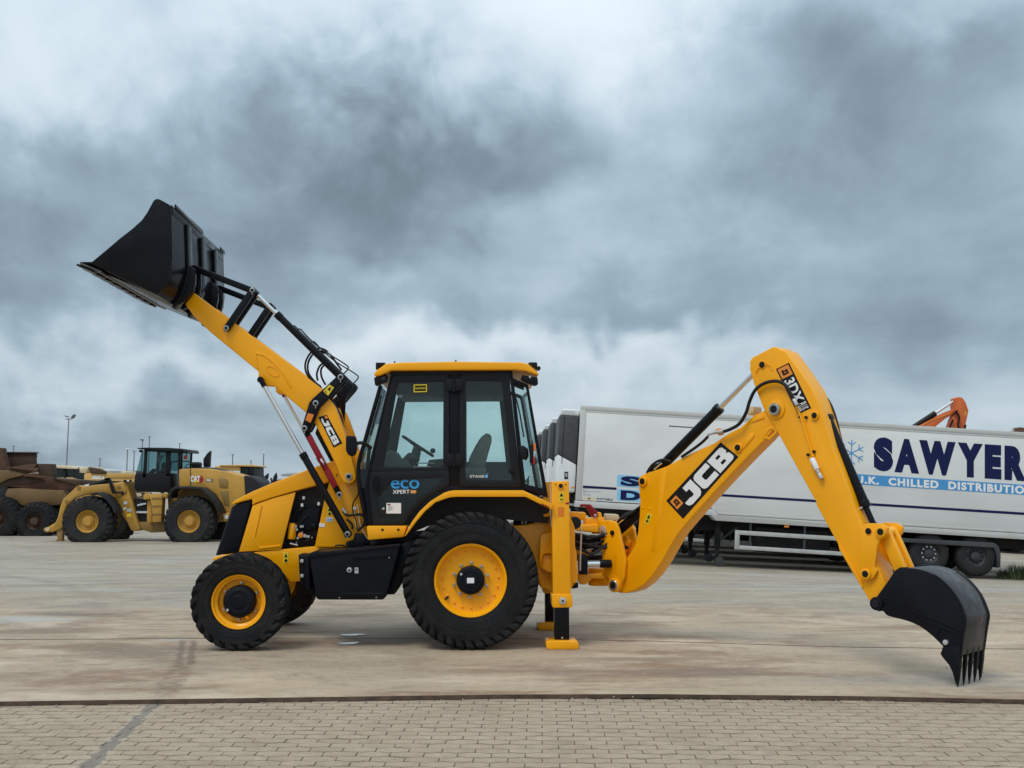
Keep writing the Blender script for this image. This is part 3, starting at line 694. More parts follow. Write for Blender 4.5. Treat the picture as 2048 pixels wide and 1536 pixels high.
def front_wheel(far, label=None):
    Y = mir if far else (lambda y: y); Z0 = 0.03
    cx, cz = fc
    w = MB().lathe([(frim * 0.96, Y(Z0 + 0.045)), (frim * 0.99, Y(Z0 + 0.028)), (frim, Y(Z0 + 0.03)), (frim, Y(0.30))], cx, cz, 56).build('wheel', 'yellow', jr)
    if label: w['label'] = label
    tyre_mb(cx, cz, FR, frim, Z0, 0.32, 22, 1.3, 0.60, far, side_in=0.80, lug_h=0.050).build('tyre', 'tyre', w, angle=28)
    MB().lathe([(frim * 0.985, Y(Z0 + 0.034)), (frim * 0.94, Y(Z0 + 0.036)), (frim * 0.90, Y(Z0 + 0.062)), (frim * 0.82, Y(Z0 + 0.075)), (frim * 0.78, Y(Z0 + 0.135)), (frim * 0.5, Y(Z0 + 0.14)), (0, Y(Z0 + 0.14))], cx, cz, 56).build('rim', 'yellow', w)
    if far: return
    for k in range(6):
        a = 2 * math.pi * k / 6 + 0.48; x, z = cx + frim * 0.67 * math.cos(a), cz + frim * 0.67 * math.sin(a)
        MB().cyl((x, 0.13, z), (x, 0.172, z), 0.013, n=6).build('wheel_nut', 'steel', w, 0.002)
    MB().lathe([(0, 0.055), (frim * 0.22, 0.056), (frim * 0.25, 0.064), (frim * 0.36, 0.066), (frim * 0.42, 0.062), (frim * 0.55, 0.075), (frim * 0.60, 0.10), (frim * 0.60, 0.175)], cx, cz, 40).build('hub', 'black_satin', w)
    MB().cyl((cx - 0.10, 0.05, cz - 0.075), (cx - 0.10, 0.08, cz - 0.075), 0.014, n=6).build('drain_plug', 'zinc', w)
    a = -1.1; MB().cyl((cx + frim * .72 * math.cos(a), 0.12, cz + frim * .72 * math.sin(a)), (cx + frim * .6 * math.cos(a), 0.09, cz + frim * .6 * math.sin(a)), 0.012).build('valve', 'yellow', w)
for far in (False, True): rear_wheel(far); front_wheel(far)
# axles
MB().cyl((fc[0], 0.3, fc[1]), (fc[0], mir(0.3), fc[1]), 0.09).build('front_axle', 'black_satin', jr)
MB().cyl((rc[0], 0.34, rc[1]), (rc[0], mir(0.34), rc[1]), 0.14).build('rear_axle', 'black_satin', jr)
# sidewall lettering
a0 = -1.18
for i, ch in enumerate('MRF'):
    aa = a0 + i * 0.105; r0, r1 = rrim * 1.36, rrim * 1.52
    q = []
    for (r, d) in ((r0, -0.04), (r0, 0.04), (r1, 0.04), (r1, -0.04)): q.append((rc[0] + r * math.cos(aa + d), rc[1] + r * math.sin(aa + d)))
    print_on('sidewall_lettering', text_shape(ch, 0.02), q, -0.004, 'rubber', jr)

# ---- chassis, bonnet, engine
HN, HF = 0.76, mir(0.76)
ch = JP(3, HN, (560, 708), (1040, 664), (1275, 640), (1440, 612), (1720, 590), (1850, 640), (1850, 800), (1000, 830), (935, 870), (930, 932), (848, 940), (760, 830), (600, 780))
MB().prism(ch, HN + 0.015, HF - 0.015).build('chassis', 'yellow', jr, 0.01)
MB().prism(JP(3, 1.0, (845, 930), (1000, 930), (1040, 1030), (1700, 950), (1900, 700), (1000, 760)), 0.9, 1.34).build('belly', 'black_satin', jr, 0.01)
cap = JP(3, HN, (398, 345), (402, 328), (425, 308), (560, 240), (700, 181), (850, 122), (985, 72), (1090, 35), (1180, 5), (1215, 5), (1215, 120), (1130, 175), (1050, 195), (880, 240), (700, 292), (590, 330), (552, 346), (556, 318), (552, 300), (470, 322))
bon = MB().prism(cap, HN - 0.004, HF + 0.004).build('bonnet', 'yellow', jr, 0.028, 4)
MB().prism(JP(3, 0.9, (560, 300), (1200, 100), (1150, 640), (480, 700)), 0.93, 1.31).build('engine_bay', 'interior_dark', jr, 0.005)
sp_ = JP(3, HN, (556, 348), (700, 296), (888, 246), (775, 690), (450, 706))
pan = MB().prism(sp_, HN + 0.006, HN + 0.03).build('side_panel', 'yellow', jr, 0.008)
MB().prism([(x, z) for x, z in sp_], HF - 0.03, HF - 0.006).build('side_panel', 'yellow', jr, 0.008)
emb = JP(3, HN, (590, 372), (632, 346), (576, 592), (612, 668), (775, 650), (771, 668), (606, 686), (560, 604))
MB().prism(emb, HN - 0.004, HN + 0.01).build('pressed_crease', 'yellow', pan, 0.006)
gr = JP(3, HN, (552, 302), (470, 326), (405, 352), (360, 478), (275, 730), (330, 726), (450, 704))
g_ = MB().prism(gr, HN + 0.012, HF - 0.012).build('grille', 'black_satin', jr, 0.02, 3)
gf = JP(3, HN, (402, 352), (388, 360), (262, 734), (290, 736))
MB().prism(gf, HN + 0.06, HF - 0.06).build('grille_mesh', 'dark_print', g_, 0.01)
MB().prism(JP(3, HN, (252, 748), (320, 730), (450, 712), (560, 714), (600, 790), (560, 800), (300, 800), (248, 768)), HN + 0.004, HF - 0.004).build('bumper', 'yellow', jr, 0.015, 3)
# engine bits behind the open side
eng = MB()
rd = random.Random(5)
eng.prism(JP(3, 0.86, (940, 362), (1080, 362), (1050, 540), (930, 540)), 0.85, 0.95)
eng.prism(JP(3, 0.86, (890, 600), (1030, 590), (1030, 655), (790, 680)), 0.86, 1.0)
eng.build('engine_block', 'black_satin', jr, 0.01)
fx, fz = J.pt(*zz(3, (856, 545))[0], 0.83)
of = MB().lathe([(0.0, 0), (0, 0)], 0, 0, 3)
of = MB().cyl((fx, 0.84, fz - 0.085), (fx + 0.012, 0.84, fz + 0.08), 0.042, n=24).build('oil_filter', 'yellow', jr, 0.008)
fx2, fz2 = J.pt(*zz(3, (928, 578))[0], 0.82)
MB().cyl((fx2, 0.80, fz2), (fx2, 0.84, fz2), 0.028, n=10).build('filler_cap', 'orange_print', jr, 0.004)
for k in range(16):
    u, v = rd.uniform(880, 1040), rd.uniform(440, 640); x, z = J.pt(*zz(3, (u, v))[0], 0.82)
    if rd.random() < 0.5: MB().cyl((x, 0.81, z), (x, 0.85, z), rd.uniform(0.008, 0.018), n=8).build('engine_fitting', rd.choice(['zinc', 'steel', 'rubber', 'black_satin']), jr)
    else: MB().box(x - 0.02, x + 0.02, 0.82, 0.86, z - 0.014, z + 0.012).build('engine_fitting', rd.choice(['zinc', 'rubber', 'black_satin', 'steel']), jr, 0.003)
for k in range(6):
    P = [(rd.uniform(830, 1040), rd.uniform(300, 660)) for _ in range(4)]; P.sort(key=lambda p: p[1])
    P = [(*J.pt(*zz(3, p)[0], 0.85), ) for p in P]
    MB().tube([(x, 0.84 + 0.02 * (i % 2), z) for i, (x, z) in enumerate(P)], rd.choice([0.006, 0.01, 0.014]), 8).build('engine_hose', 'rubber', jr)
for (u, v) in ((950, 290), (938, 346), (1065, 335)):
    x, z = J.pt(*zz(3, (u, v))[0], 0.82); MB().box(x - 0.012, x + 0.012, 0.81, 0.83, z - 0.016, z + 0.016).build('engine_label', 'paper', jr)
x0, z0 = J.pt(*zz(3, (845, 640))[0], 0.8); x1, z1 = J.pt(*zz(3, (905, 655))[0], 0.8)
MB().cyl((x0, 0.8, z0), (x1, 0.8, z1), 0.008).build('dipstick', 'chrome', jr)

# ---- loader tower
TW = JP(3, 0.74, (1108, 318), (1180, 60), (1250, -60), (1330, -80), (1390, -70), (1400, 180), (1440, 420), (1440, 606), (1275, 640), (1275, 668), (1036, 666))
for y0, y1 in ((0.725, 0.758), (mir(0.758), mir(0.725))): tw = MB().prism(TW, y0, y1).build('loader_tower', 'yellow', jr, 0.006)
MB().prism(JP(3, 0.9, (1200, -20), (1400, -20), (1440, 640), (1100, 640)), 0.80, mir(0.80)).build('bulkhead', 'yellow', jr, 0.01)

# ---- loader arms
A0, A1 = 0.60, 0.715
arm_px = zz(1, (845, 700), (1075, 872), (1400, 1115), (1700, 1342)) + zz(2, (770, 570), (840, 640), (872, 685), (908, 772), (975, 955), (1030, 1170), (1082, 1370), (1085, 1420), (1055, 1462), (1010, 1475), (958, 1455), (925, 1400), (880, 1280), (800, 1120), (705, 935), (655, 832), (575, 745), (430, 625), (340, 548), (240, 470), (130, 468), (92, 440), (83, 400), (85, 322)) + zz(1, (960, 972), (848, 866), (785, 777))
ARM = J.poly(arm_px, A0)
def loader_arm(y0, y1, far=False):
    a = MB().prism(ARM, y0, y1).build('loader_arm', 'yellow', jr, 0.012, 3)
    if far: return a
    w1 = J.poly(zz(1, (1258, 1105), (1330, 1120), (1400, 1170), (1470, 1255), (1518, 1350), (1505, 1352), (1455, 1262), (1388, 1182), (1322, 1133), (1270, 1122), (1288, 1225), (1276, 1215)), A0)
    MB().prism(w1, y0 - 0.006, y0 + 0.004).build('weld_seam', 'yellow', a, 0.003)
    o1 = [J.pt(*zz(1, (1385 + 52 * math.cos(t) * .75 - 28 * math.sin(t) * .62, 1238 + 52 * math.cos(t) * .62 + 28 * math.sin(t) * .75))[0], A0) for t in [k * math.pi / 12 for k in range(24)]]
    MB().ring(o1, offset_poly(o1, 0.008), y0 - 0.006, y0 + 0.004).build('weld_ring', 'yellow', a, 0.002)
    q = J.poly(zz(2, (700, 790), (857, 1102), (945, 1056), (786, 765)), A0)
    lp = plate_on('lettering_plate', q, y0 - 0.001, 'dark_print', a, 0.002)
    print_on('lettering', block_shape('JCB', 0.10), sub(q, 0.07, 0.95, 0.14, 0.80), y0 - 0.006, 'white_print', lp)
    plate_on('emblem', sub(q, 0.03, 0.12, 0.66, 0.93), y0 - 0.0045, 'orange_print', lp, 0.001)
    x, z = J.pt(*zz(2, (122, 415))[0], A0); pin(a, x, z, y0, 0.024, 'dark_print')
    x, z = J.pt(*zz(2, (1012, 1398))[0], A0); pin(a, x, z, y0, 0.036)
    return a
loader_arm(A0, A1); loader_arm(mir(A1), mir(A0), True)
for (k, u, v) in ((1, 620, 560),): pass
cx_, cz_ = J.pt(*zz(2, (760, 700))[0], 0.66)
MB().cyl((cx_, A1, cz_), (cx_, mir(A1), cz_), 0.075, n=24).build('cross_tube', 'yellow', jr)

# ---- bellcranks, levers, links, tilt rams
def both(y0, y1): return ((y0, y1, False), (mir(y1), mir(y0), True))
BK = J.poly(zz(2, (890, 368), (925, 345), (968, 352), (985, 385), (962, 425), (800, 612), (720, 692), (690, 762), (655, 850), (612, 932), (575, 950), (540, 938), (524, 905), (545, 838), (575, 742), (606, 640), (642, 598), (765, 488)), 0.56)
for y0, y1, far in both(0.560, 0.590):
    b = MB().prism(BK, y0, y1).build('bellcrank', 'black_paint', jr, 0.006)
    if not far:
        for u, v in ((928, 380), (673, 648), (557, 904)):
            x, z = J.pt(*zz(2, (u, v))[0], 0.56); pin(b, x, z, y0, 0.030)
        q = J.poly(zz(2, (750, 525), (800, 570), (860, 487), (815, 456)), 0.56); s_ = plate_on('warning_label', q, y0, 'label_yellow', b)
        t_ = sub(q, 0.25, 0.8, 0.45, 0.95); print_on('warning_mark', ([(0, 0), (1, 0), (.5, 1)], [(0, 1, 2)]), t_, y0 - 0.005, 'dark_print', s_); print_on('warning_mark', ([(.1, .1), (.9, .1), (.9, .3), (.1, .3)], [(0, 1, 2, 3)]), sub(q, .1, .6, .05, .5), y0 - 0.005, 'dark_print', s_)
        plate_on('reflector', J.poly(zz(2, (566, 820), (620, 848), (655, 765), (594, 748)), 0.56), y0, 'amber', b)
for y0, y1, far in both(0.715, 0.745): MB().prism(BK, y0, y1).build('bellcrank', 'black_paint', jr, 0.006)
MB().prism(J.poly(zz(2, (880, 545), (985, 400), (1062, 470), (980, 605), (968, 845), (925, 700)), 1.3), 1.30, 1.33).build('hose_bracket', 'black_paint', jr, 0.008)
pA, pB = J.pt(*zz(1, (1070, 945))[0], 0.57), J.pt(*zz(1, (1247, 686))[0], 0.57)
pC = J.pt(*zz(1, (838, 528))[0], 0.57); pD = J.pt(*zz(2, (928, 380))[0], 0.57)
for y0, y1, far in both(0.556, 0.596):
    lv = MB().bar(pA, pB, 0.034, y0, y1).build('tilt_lever', 'black_paint', jr, 0.006)
    lk = MB().bar(pB, pC, 0.032, y0 + 0.045, y1 + 0.045).build('bucket_link', 'black_paint', jr, 0.006)
    if not far:
        pin(lv, *pA, y0, 0.027); pin(lv, *pB, y0, 0.027)
for y0, y1, far in both(0.725, 0.765): MB().bar(pA, pB, 0.034, y0, y1).build('tilt_lever', 'black_paint', jr, 0.006)
def ram(parent, a, b, y, rb, rrod, f, name='hydraulic_ram', body='black_paint', rod='chrome', M=None, end=0.05):
    A, B = Vector((a[0], y, a[1])), Vector((b[0], y, b[1])); P = A + (B - A) * f; d = (B - A).normalized()
    o = MB().cyl(A, P, rb, n=24).cyl(P - d * 0.05, P + d * 0.012, rb * 1.10, n=24).cyl((a[0], y - rb * .9, a[1]), (a[0], y + rb * .9, a[1]), rb * 1.1, n=18).build(name, body, parent, 0.003, M=M)
    MB().cyl(P, B, rrod, n=18).build('rod', rod, o, M=M)
    MB().cyl(B - d * end, B, rrod * 1.25, n=16).cyl((b[0], y - rb * .8, b[1]), (b[0], y + rb * .8, b[1]), rb * 0.9, n=18).build('rod_eye', body, o, M=M)
    return o
for y in (0.655, mir(0.655)):
    tr = ram(jr, pD, pB, y, 0.037, 0.019, 0.735, 'tilt_ram')
    D_, B_ = Vector((pD[0], pD[1])), Vector((pB[0], pB[1])); d = (B_ - D_).normalized(); nrm = Vector((-d.y, d.x)); nrm = nrm if nrm.y > 0 else -nrm
    P = [D_ + d * t + nrm * h for t, h in ((0.02, -0.005), (0.02, 0.11), (0.08, 0.125), (0.35, 0.065), (0.55, 0.055), (0.66, 0.06), (0.68, 0.03))]
    MB().tube([(p.x, y, p.y) for p in P], 0.007, 8).build('pipe', 'rubber', tr)
# hose loops at the bellcrank
for i, pts in enumerate((((745, 495), (650, 430), (590, 340), (585, 240), (640, 140), (720, 98), (790, 120), (840, 170), (900, 250), (950, 320)),
                         ((730, 480), (680, 440), (612, 350), (605, 250), (650, 160), (715, 120), (780, 145)),
                         ((700, 420), (690, 350), (720, 270), (770, 235)), ((775, 460), (735, 380), (730, 300), (770, 250)))):
    P = J.poly(zz(2, *pts), 0.8)
    MB().tube([(x, 0.70 + 0.03 * i, z) for x, z in P], 0.0105, 8).build('hose', 'rubber', jr)
x, z = J.pt(*zz(2, (822, 148))[0], 0.75); MB().cyl((x - .02, .70, z + .02), (x + .02, .70, z - .02), 0.014, n=8).build('hose_fitting', 'zinc', jr)
P = J.poly(zz(2, (825, 590), (870, 650), (905, 720), (940, 800), (965, 900), (985, 990), (1000, 1100)), 0.8); MB().tube([(x, 0.76, z) for x, z in P], 0.010, 8).build('hose', 'rubber', jr)
P = J.poly(zz(2, (835, 615), (890, 690), (925, 790), (950, 880), (975, 960)), 0.8); MB().tube([(x, 0.78, z) for x, z in P], 0.008, 8).build('hose', 'yellow', jr)

# ---- lift rams, levelling strut with red safety bar
l0, l1 = J.pt(*zz(3, (1288, 568))[0], 0.53), J.pt(*zz(2, (122, 415))[0], 0.60)
for y in (0.545, mir(0.545)):
    lr = ram(jr, l0, l1, y, 0.036, 0.0215, 0.515, 'lift_ram', end=0.08)
    if y < 1: pin(lr, *l0, y - 0.04, 0.028)
MB().prism(J.poly(zz(2, (240, 474), (290, 470), (345, 520), (330, 552), (270, 545), (238, 515)), 1.5), mir(0.60), mir(0.50)).build('ram_clevis', 'yellow', jr, 0.006)
s0, s1 = J.pt(*zz(2, (557, 904))[0], 0.64), J.pt(*zz(3, (1227, 266))[0], 0.64)
for y0, y1, far in both(0.615, 0.65):
    st = MB().bar(s0, s1, 0.030, y0, y1).build('levelling_link', 'black_paint', jr, 0.004)
    if not far: pin(st, *s1, y0 - 0.005, 0.030)
rq0, rq1, rq2, rq3 = J.pt(*zz(2, (603, 985))[0], 0.60), J.pt(*zz(2, (752, 1270))[0], 0.60), J.pt(*zz(2, (790, 1330))[0], 0.60), J.pt(*zz(2, (878, 1505))[0], 0.60)
sb = MB().bar(rq0, rq1, 0.030, 0.575, 0.612, False).bar(rq2, rq3, 0.030, 0.575, 0.612, False).bar(rq0, rq3, 0.024, 0.59, 0.614, False).build('safety_strut', 'red', jr, 0.006)
tq = J.poly(zz(2, (712, 1215), (752, 1290), (772, 1278), (735, 1200)), 0.574); print_on('strut_mark', ([(0, .2), (.35, 0), (.5, .35), (1, .3), (.6, .6), (.8, 1), (.4, .75), (.05, .9), (.2, .5)], [tuple(range(9))]), tq, 0.572, 'white_print', sb)
for pts, r in ((((690, 1290), (745, 1400), (770, 1450)), 0.008), (((900, 1370), (885, 1400)), 0.006)):
    P = J.poly(zz(2, *pts), 0.7); MB().tube([(x, 0.68, z) for x, z in P], r, 8).build('pipe', 'yellow' if r > .007 else 'rubber', jr)
# pipes, valve and hoses beside the tower foot
for pts, m_, r in ((((1365, 195), (1370, 260), (1330, 330), (1330, 400), (1350, 470), (1360, 530)), 'black_satin', 0.007), (((1365, 340), (1375, 420), (1385, 500), (1440, 605)), 'cream', 0.006), (((1340, 380), (1345, 470), (1365, 545)), 'cream', 0.006),
                   (((1255, 395), (1285, 425), (1340, 420), (1395, 420), (1420, 455), (1405, 505), (1360, 545)), 'rubber', 0.014), (((1280, 455), (1310, 480), (1325, 510), (1320, 530)), 'rubber', 0.012),
                   (((1190, 660), (1210, 655), (1250, 655), (1270, 672)), 'rubber', 0.008)):
    P = J.poly(zz(3, *pts), 0.66); MB().tube([(x, 0.66, z) for x, z in P], r, 8).build('pipe' if m_ != 'rubber' else 'hose', m_, jr)
x, z = J.pt(*zz(3, (1262, 395))[0], .66); MB().cyl((x - .02, .66, z + .03), (x + .015, .66, z - .02), 0.016, n=8).build('hose_fitting', 'zinc', jr)
x, z = J.pt(*zz(3, (1343, 372))[0], .65); MB().box(x - .018, x + .018, .64, .67, z - .014, z + .014).build('pipe_clamp', 'zinc', jr, 0.003)
MB().prism(J.poly(zz(3, (1278, 628), (1330, 612), (1345, 560), (1400, 565), (1445, 620), (1450, 640), (1390, 660), (1280, 690)), .62), 0.60, 0.74).build('valve_block', 'black_satin', jr, 0.008)
# small labels
def label_plate(k, y, m_, *pts, parent=None, marks=True):
    q = J.poly(zz(k, *pts), y); o = plate_on('label_plate', q, y, m_, parent or jr)
    if marks:
        print_on('label_mark', ([(0, 0), (1, 0), (.5, 1)], [(0, 1, 2)]), sub(q, .2, .8, .55, .92), y - 0.005, 'dark_print', o)
        print_on('label_mark', ([(0, 0), (1, 0), (1, .5), (.6, 1), (0, .6)], [tuple(range(5))]), sub(q, .25, .8, .1, .42), y - 0.005, 'dark_print', o)
    return o
label_plate(3, HN + 0.014, 'label_yellow', (793, 790), (834, 790), (834, 710), (793, 710))
label_plate(3, 0.724, 'label_yellow', (1130, 428), (1166, 428), (1166, 362), (1130, 362))
o = label_plate(3, 0.724, 'paper', (1120, 474), (1174, 474), (1174, 440), (1120, 440), marks=False)
q = J.poly(zz(3, (1124, 470), (1144, 470), (1144, 446), (1124, 446)), .724); print_on('label_mark', text_shape('O', .03), q, .719, 'blue_print', o); q = J.poly(zz(3, (1150, 470), (1168, 470), (1168, 450), (1150, 450)), .724); print_on('label_mark', text_shape('n', .03), q, .719, 'blue_print', o)
label_plate(3, 0.724, 'paper', (1068, 512), (1112, 516), (1114, 488), (1070, 484), marks=False)

# ---- loader bucket
BN = 0.0
sidep = J.poly(zz(1, (62, 490), (150, 490), (240, 415), (340, 330), (430, 260), (490, 205), (525, 155), (570, 72), (590, 58), (612, 63), (680, 100), (692, 125), (696, 300), (700, 470), (690, 550), (662, 630), (625, 685), (596, 718), (400, 625), (145, 503)), BN)
bk = MB().prism(sidep, BN, BN + 0.025).build('loader_bucket', 'black_paint', jr, 0.005)
MB().prism(sidep, mir(.1 + BN + 0.025), mir(.1 + BN)).build('side_plate', 'black_paint', bk, 0.005)
shell = sidep[9:18]; tip, heel = sidep[0], sidep[17]
inn = [(x - 0.0, z) for x, z in shell]
mb = MB()
outline = [sidep[10], sidep[11], sidep[12], sidep[13], sidep[14], sidep[15], sidep[16], sidep[17], sidep[18], sidep[19], sidep[0]]
inner = []
cxm = sum(p[0] for p in sidep) / len(sidep); czm = sum(p[1] for p in sidep) / len(sidep)
for i, p in enumerate(outline):
    v = Vector((cxm - p[0], czm - p[1])).normalized() * (0.022 if i not in (0, len(outline) - 1) else 0.006); inner.append((p[0] + v.x, p[1] + v.y))
n_ = len(outline); ring_ = outline + inner[::-1]
mb.prism(ring_, BN + 0.025, mir(.1 + BN + 0.025))
mb.build('shell', 'black_paint', bk, 0.002, angle=50)
def toward(p, f): return (p[0] + (cxm - p[0]) * f, p[1] + (czm - p[1]) * f)
o2m = tuple(outline[1][i] + (outline[2][i] - outline[1][i]) * .22 for i in (0, 1))
for i in range(3):                                          # stiffening hoops over the back
    yc = 0.56 + i * (2.24 - 1.12) / 2
    hoop = [toward(p, -0.10) for p in [o2m] + outline[2:8]] + [toward(p, 0.02) for p in [o2m] + outline[2:8]][::-1]
    MB().prism(hoop, yc - 0.085, yc + 0.085).build('stiffening_hoop', 'black_paint', bk, 0.012, 3)
o2m = tuple(outline[1][i] + (outline[2][i] - outline[1][i]) * .22 for i in (0, 1))
top_r = [toward(outline[0], 0.03), toward(outline[0], -0.03), toward(outline[1], -0.035), toward(o2m, -0.02), toward(o2m, 0.02)]
MB().prism(top_r, BN + 0.03, mir(.1 + BN + 0.03)).build('top_rail', 'black_paint', bk, 0.01)
gq = [toward(outline[0], -0.05), toward(outline[0], -0.10), toward(outline[1], -0.085), toward(outline[1], -0.04)]
for y0, y1 in ((0.10, 1.15), (1.95, mir(.1 + BN))): MB().prism(gq, y0, y1).build('spill_guard', 'black_paint', bk, 0.006)
hg = J.poly(zz(1, (690, 480), (800, 500), (862, 548), (862, 640), (850, 695), (780, 770), (735, 797), (685, 780), (612, 722)), 0.55)
for y0, y1, far in both(0.50, 0.56): MB().prism(hg, y0, y1).build('hinge_plate', 'black_paint', bk, 0.012, 3)
for y0, y1, far in both(0.73, 0.79): MB().prism(hg, y0, y1).build('hinge_plate', 'black_paint', bk, 0.012, 3)
MB().prism(J.poly(zz(1, (705, 500), (790, 520), (800, 640), (700, 700), (640, 690)), 0.6), 0.56, mir(0.56)).build('torsion_box', 'black_paint', bk, 0.03, 3)
# cutting edge and toe plates
e0, e1 = sidep[0], sidep[19]; d = (Vector(sidep[18]) - Vector(sidep[0])).normalized(); nn = Vector((d.y, -d.x)); nn = nn if nn.y < 0 else -nn
def quad_edge(s0_, s1_, h0, h1, y0, y1): 
    P = [Vector(e0) + d * s0_ + nn * h0, Vector(e0) + d * s1_ + nn * h0, Vector(e0) + d * s1_ + nn * h1, Vector(e0) + d * s0_ + nn * h1]
    return MB().prism([(p.x, p.y) for p in P], y0, y1)
quad_edge(0.01, 0.24, 0.002, 0.02, BN, mir(.1 + BN)).build('cutting_edge', 'worn_steel', bk, 0.004)
quad_edge(0.26, 0.66, 0.002, 0.012, BN + 0.1, mir(.2 + BN)).build('wear_plate', 'black_paint', bk, 0.003)
for i in range(9):
    yc = 0.10 + i * (2.14 - 0.20) / 8
    quad_edge(-0.05 if 0 < i < 8 else -0.02, 0.13, 0.021, 0.042, yc - 0.085, yc + 0.085).build('toe_plate', 'black_paint', bk, 0.006)

# ---- cab
CN, CF = 0.42, mir(0.42)
cab = MB().prism(JP(4, CN, (310, 168), (1290, 163), (1300, 205), (1000, 200), (330, 205)), CN + 0.004, CF - 0.004).build('cab', 'cab_grey', jr, 0.01)
roof_px = zz(4, (190, 195), (214, 165), (292, 110), (420, 100), (860, 93), (1380, 99), (1432, 110), (1528, 188), (1522, 206), (1420, 170), (1330, 160), (335, 165), (245, 205), (205, 212))
RF = J.poly(roof_px, 0.36)
roof = MB().prism(RF, 0.36, mir(0.36)).build('roof', 'yellow', cab, 0.02, 3)
for u, v in ((360, 100), (855, 90)):
    x, z = J.pt(*zz(4, (u, v))[0], 0.5); MB().lathe([(0, 0.49), (0.008, 0.495), (0.01, 0.51)], x, z + 0.004, 8).build('roof_bolt', 'dark_print', roof)
for px_ in (((215, 110), (290, 110), (225, 160), (215, 165)), ((1440, 108), (1508, 108), (1515, 165), (1450, 118))):
    MB().prism(JP(4, 0.6, *px_), 0.5, 0.72).build('work_light', 'dark_print', roof, 0.006)
    MB().prism(JP(4, 0.6, *px_), mir(0.72), mir(0.5)).build('work_light', 'dark_print', roof, 0.006)
x, z = J.pt(*zz(4, (1522, 155))[0], 0.6); MB().pin(x, z, 0.5, 0.6, 0.02).build('roof_camera', 'dark_print', roof)
def cab_side(y0, y1, far):
    out_u = JP(4, CN, (345, 205), (802, 200), (802, 975), (166, 985))
    in_u = JP(4, CN, (387, 262), (756, 255), (752, 948), (268, 950))
    out_u, in_u = round_poly(out_u, 0.03), round_poly([in_u[0], in_u[1], in_u[2], in_u[3]], 0.035)
    dr = MB().ring(out_u, in_u, y0, y1).build('door', 'cab_grey', cab, 0.003)
    ym = (y0 + y1) / 2
    MB().prism(offset_poly(in_u, -0.006), ym - 0.003, ym + 0.003).build('pane', 'glass', dr)
    out_l = JP(4, CN, (166, 985), (802, 975), (802, 1098), (640, 1180), (505, 1300), (430, 1422), (190, 1432), (150, 1100))
    in_l = JP(4, CN, (340, 1052), (742, 1035), (735, 1066), (575, 1175), (470, 1280), (402, 1362), (240, 1356), (214, 1212))
    out_l, in_l = round_poly(out_l, 0.02), round_poly(in_l, 0.03)
    MB().ring(out_l, in_l, y0, y1).build('lower_frame', 'cab_grey', dr, 0.003)
    MB().prism(offset_poly(in_l, -0.006), ym - 0.003, ym + 0.003).build('pane', 'glass_grey' if not far else 'interior_dark', dr)
    out_r = JP(4, CN, (888, 200), (1285, 180), (1385, 1112), (884, 1104)); in_r = JP(4, CN, (934, 250), (1226, 250), (1312, 1052), (934, 1052))
    out_r, in_r = round_poly(out_r, 0.025), round_poly(in_r, 0.03)
    rw = MB().ring(out_r, in_r, y0, y1).build('rear_side_window', 'cab_grey', cab, 0.003)
    MB().prism(offset_poly(in_r, -0.006), ym - 0.003, ym + 0.003).build('pane', 'glass', rw)
    MB().prism(JP(4, CN, (803, 195), (887, 195), (883, 1115), (803, 1110)), y0 + 0.012, y1 + 0.012).build('centre_pillar', 'black_satin', cab, 0.004)
    MB().prism(JP(4, CN, (1288, 165), (1312, 165), (1408, 1125), (1386, 1115)), y0 + 0.005, y1 + 0.005).build('rear_pillar', 'black_satin', cab, 0.004)
    MB().prism(JP(4, CN, (800, 1100), (1400, 1114), (1408, 1140), (700, 1150)), y0 + 0.008, y1 + 0.008).build('sill', 'black_satin', cab, 0.004)
    qo = JP(4, CN, (1312, 225), (1440, 275), (1604, 1195), (1408, 1128)); qi = JP(4, CN, (1326, 262), (1424, 300), (1562, 1120), (1420, 1085))
    qo, qi = round_poly(qo, 0.015), round_poly(qi, 0.02)
    rq = MB().ring(qo, qi, y0 + 0.006, y1 + 0.006).build('quarter_window', 'black_satin', cab, 0.003)
    MB().prism(offset_poly(qi, -0.005), ym, ym + 0.006).build('pane', 'glass_grey', rq)
    # front quarter light and front post
    MB().prism(JP(4, CN, (326, 200), (346, 200), (164, 985), (150, 1100), (192, 1434), (150, 1434), (118, 1110), (140, 985)), y0 + 0.008, y1 + 0.008).build('front_pillar', 'black_satin', cab, 0.004)
    P = JP(4, CN, (246, 285), (190, 480), (120, 730), (72, 895), (66, 1000), (78, 1130), (110, 1300))
    yq = y0 + 0.03 if not far else y1 - 0.03
    MB().tube([(x, yq, z) for x, z in P], 0.021, 10).build('windscreen_post', 'black_satin', cab)
    MB().prism(JP(4, CN, (252, 290), (318, 210), (140, 985), (120, 1120), (80, 1110), (72, 900), (150, 640)), ym - 0.002, ym + 0.003).build('quarter_light', 'glass_grey', cab)
    return dr
door = cab_side(CN, CN + 0.045, False); cab_side(CF - 0.045, CF, True)
ws = JP(4, CN, (246, 285), (72, 895), (66, 1000), (84, 1130))
MB().add([(ws[0][0], CN + .04, ws[0][1]), (ws[0][0], CF - .04, ws[0][1]), (ws[1][0], CF - .04, ws[1][1]), (ws[1][0], CN + .04, ws[1][1])], [(0, 1, 2, 3)]).build('windscreen', 'glass', cab)
rg = JP(4, CN, (1440, 275), (1604, 1195))
MB().add([(rg[0][0], CN + .04, rg[0][1]), (rg[0][0], CF - .04, rg[0][1]), (rg[1][0], CF - .04, rg[1][1]), (rg[1][0], CN + .04, rg[1][1])], [(0, 1, 2, 3)]).build('rear_screen', 'glass', cab)
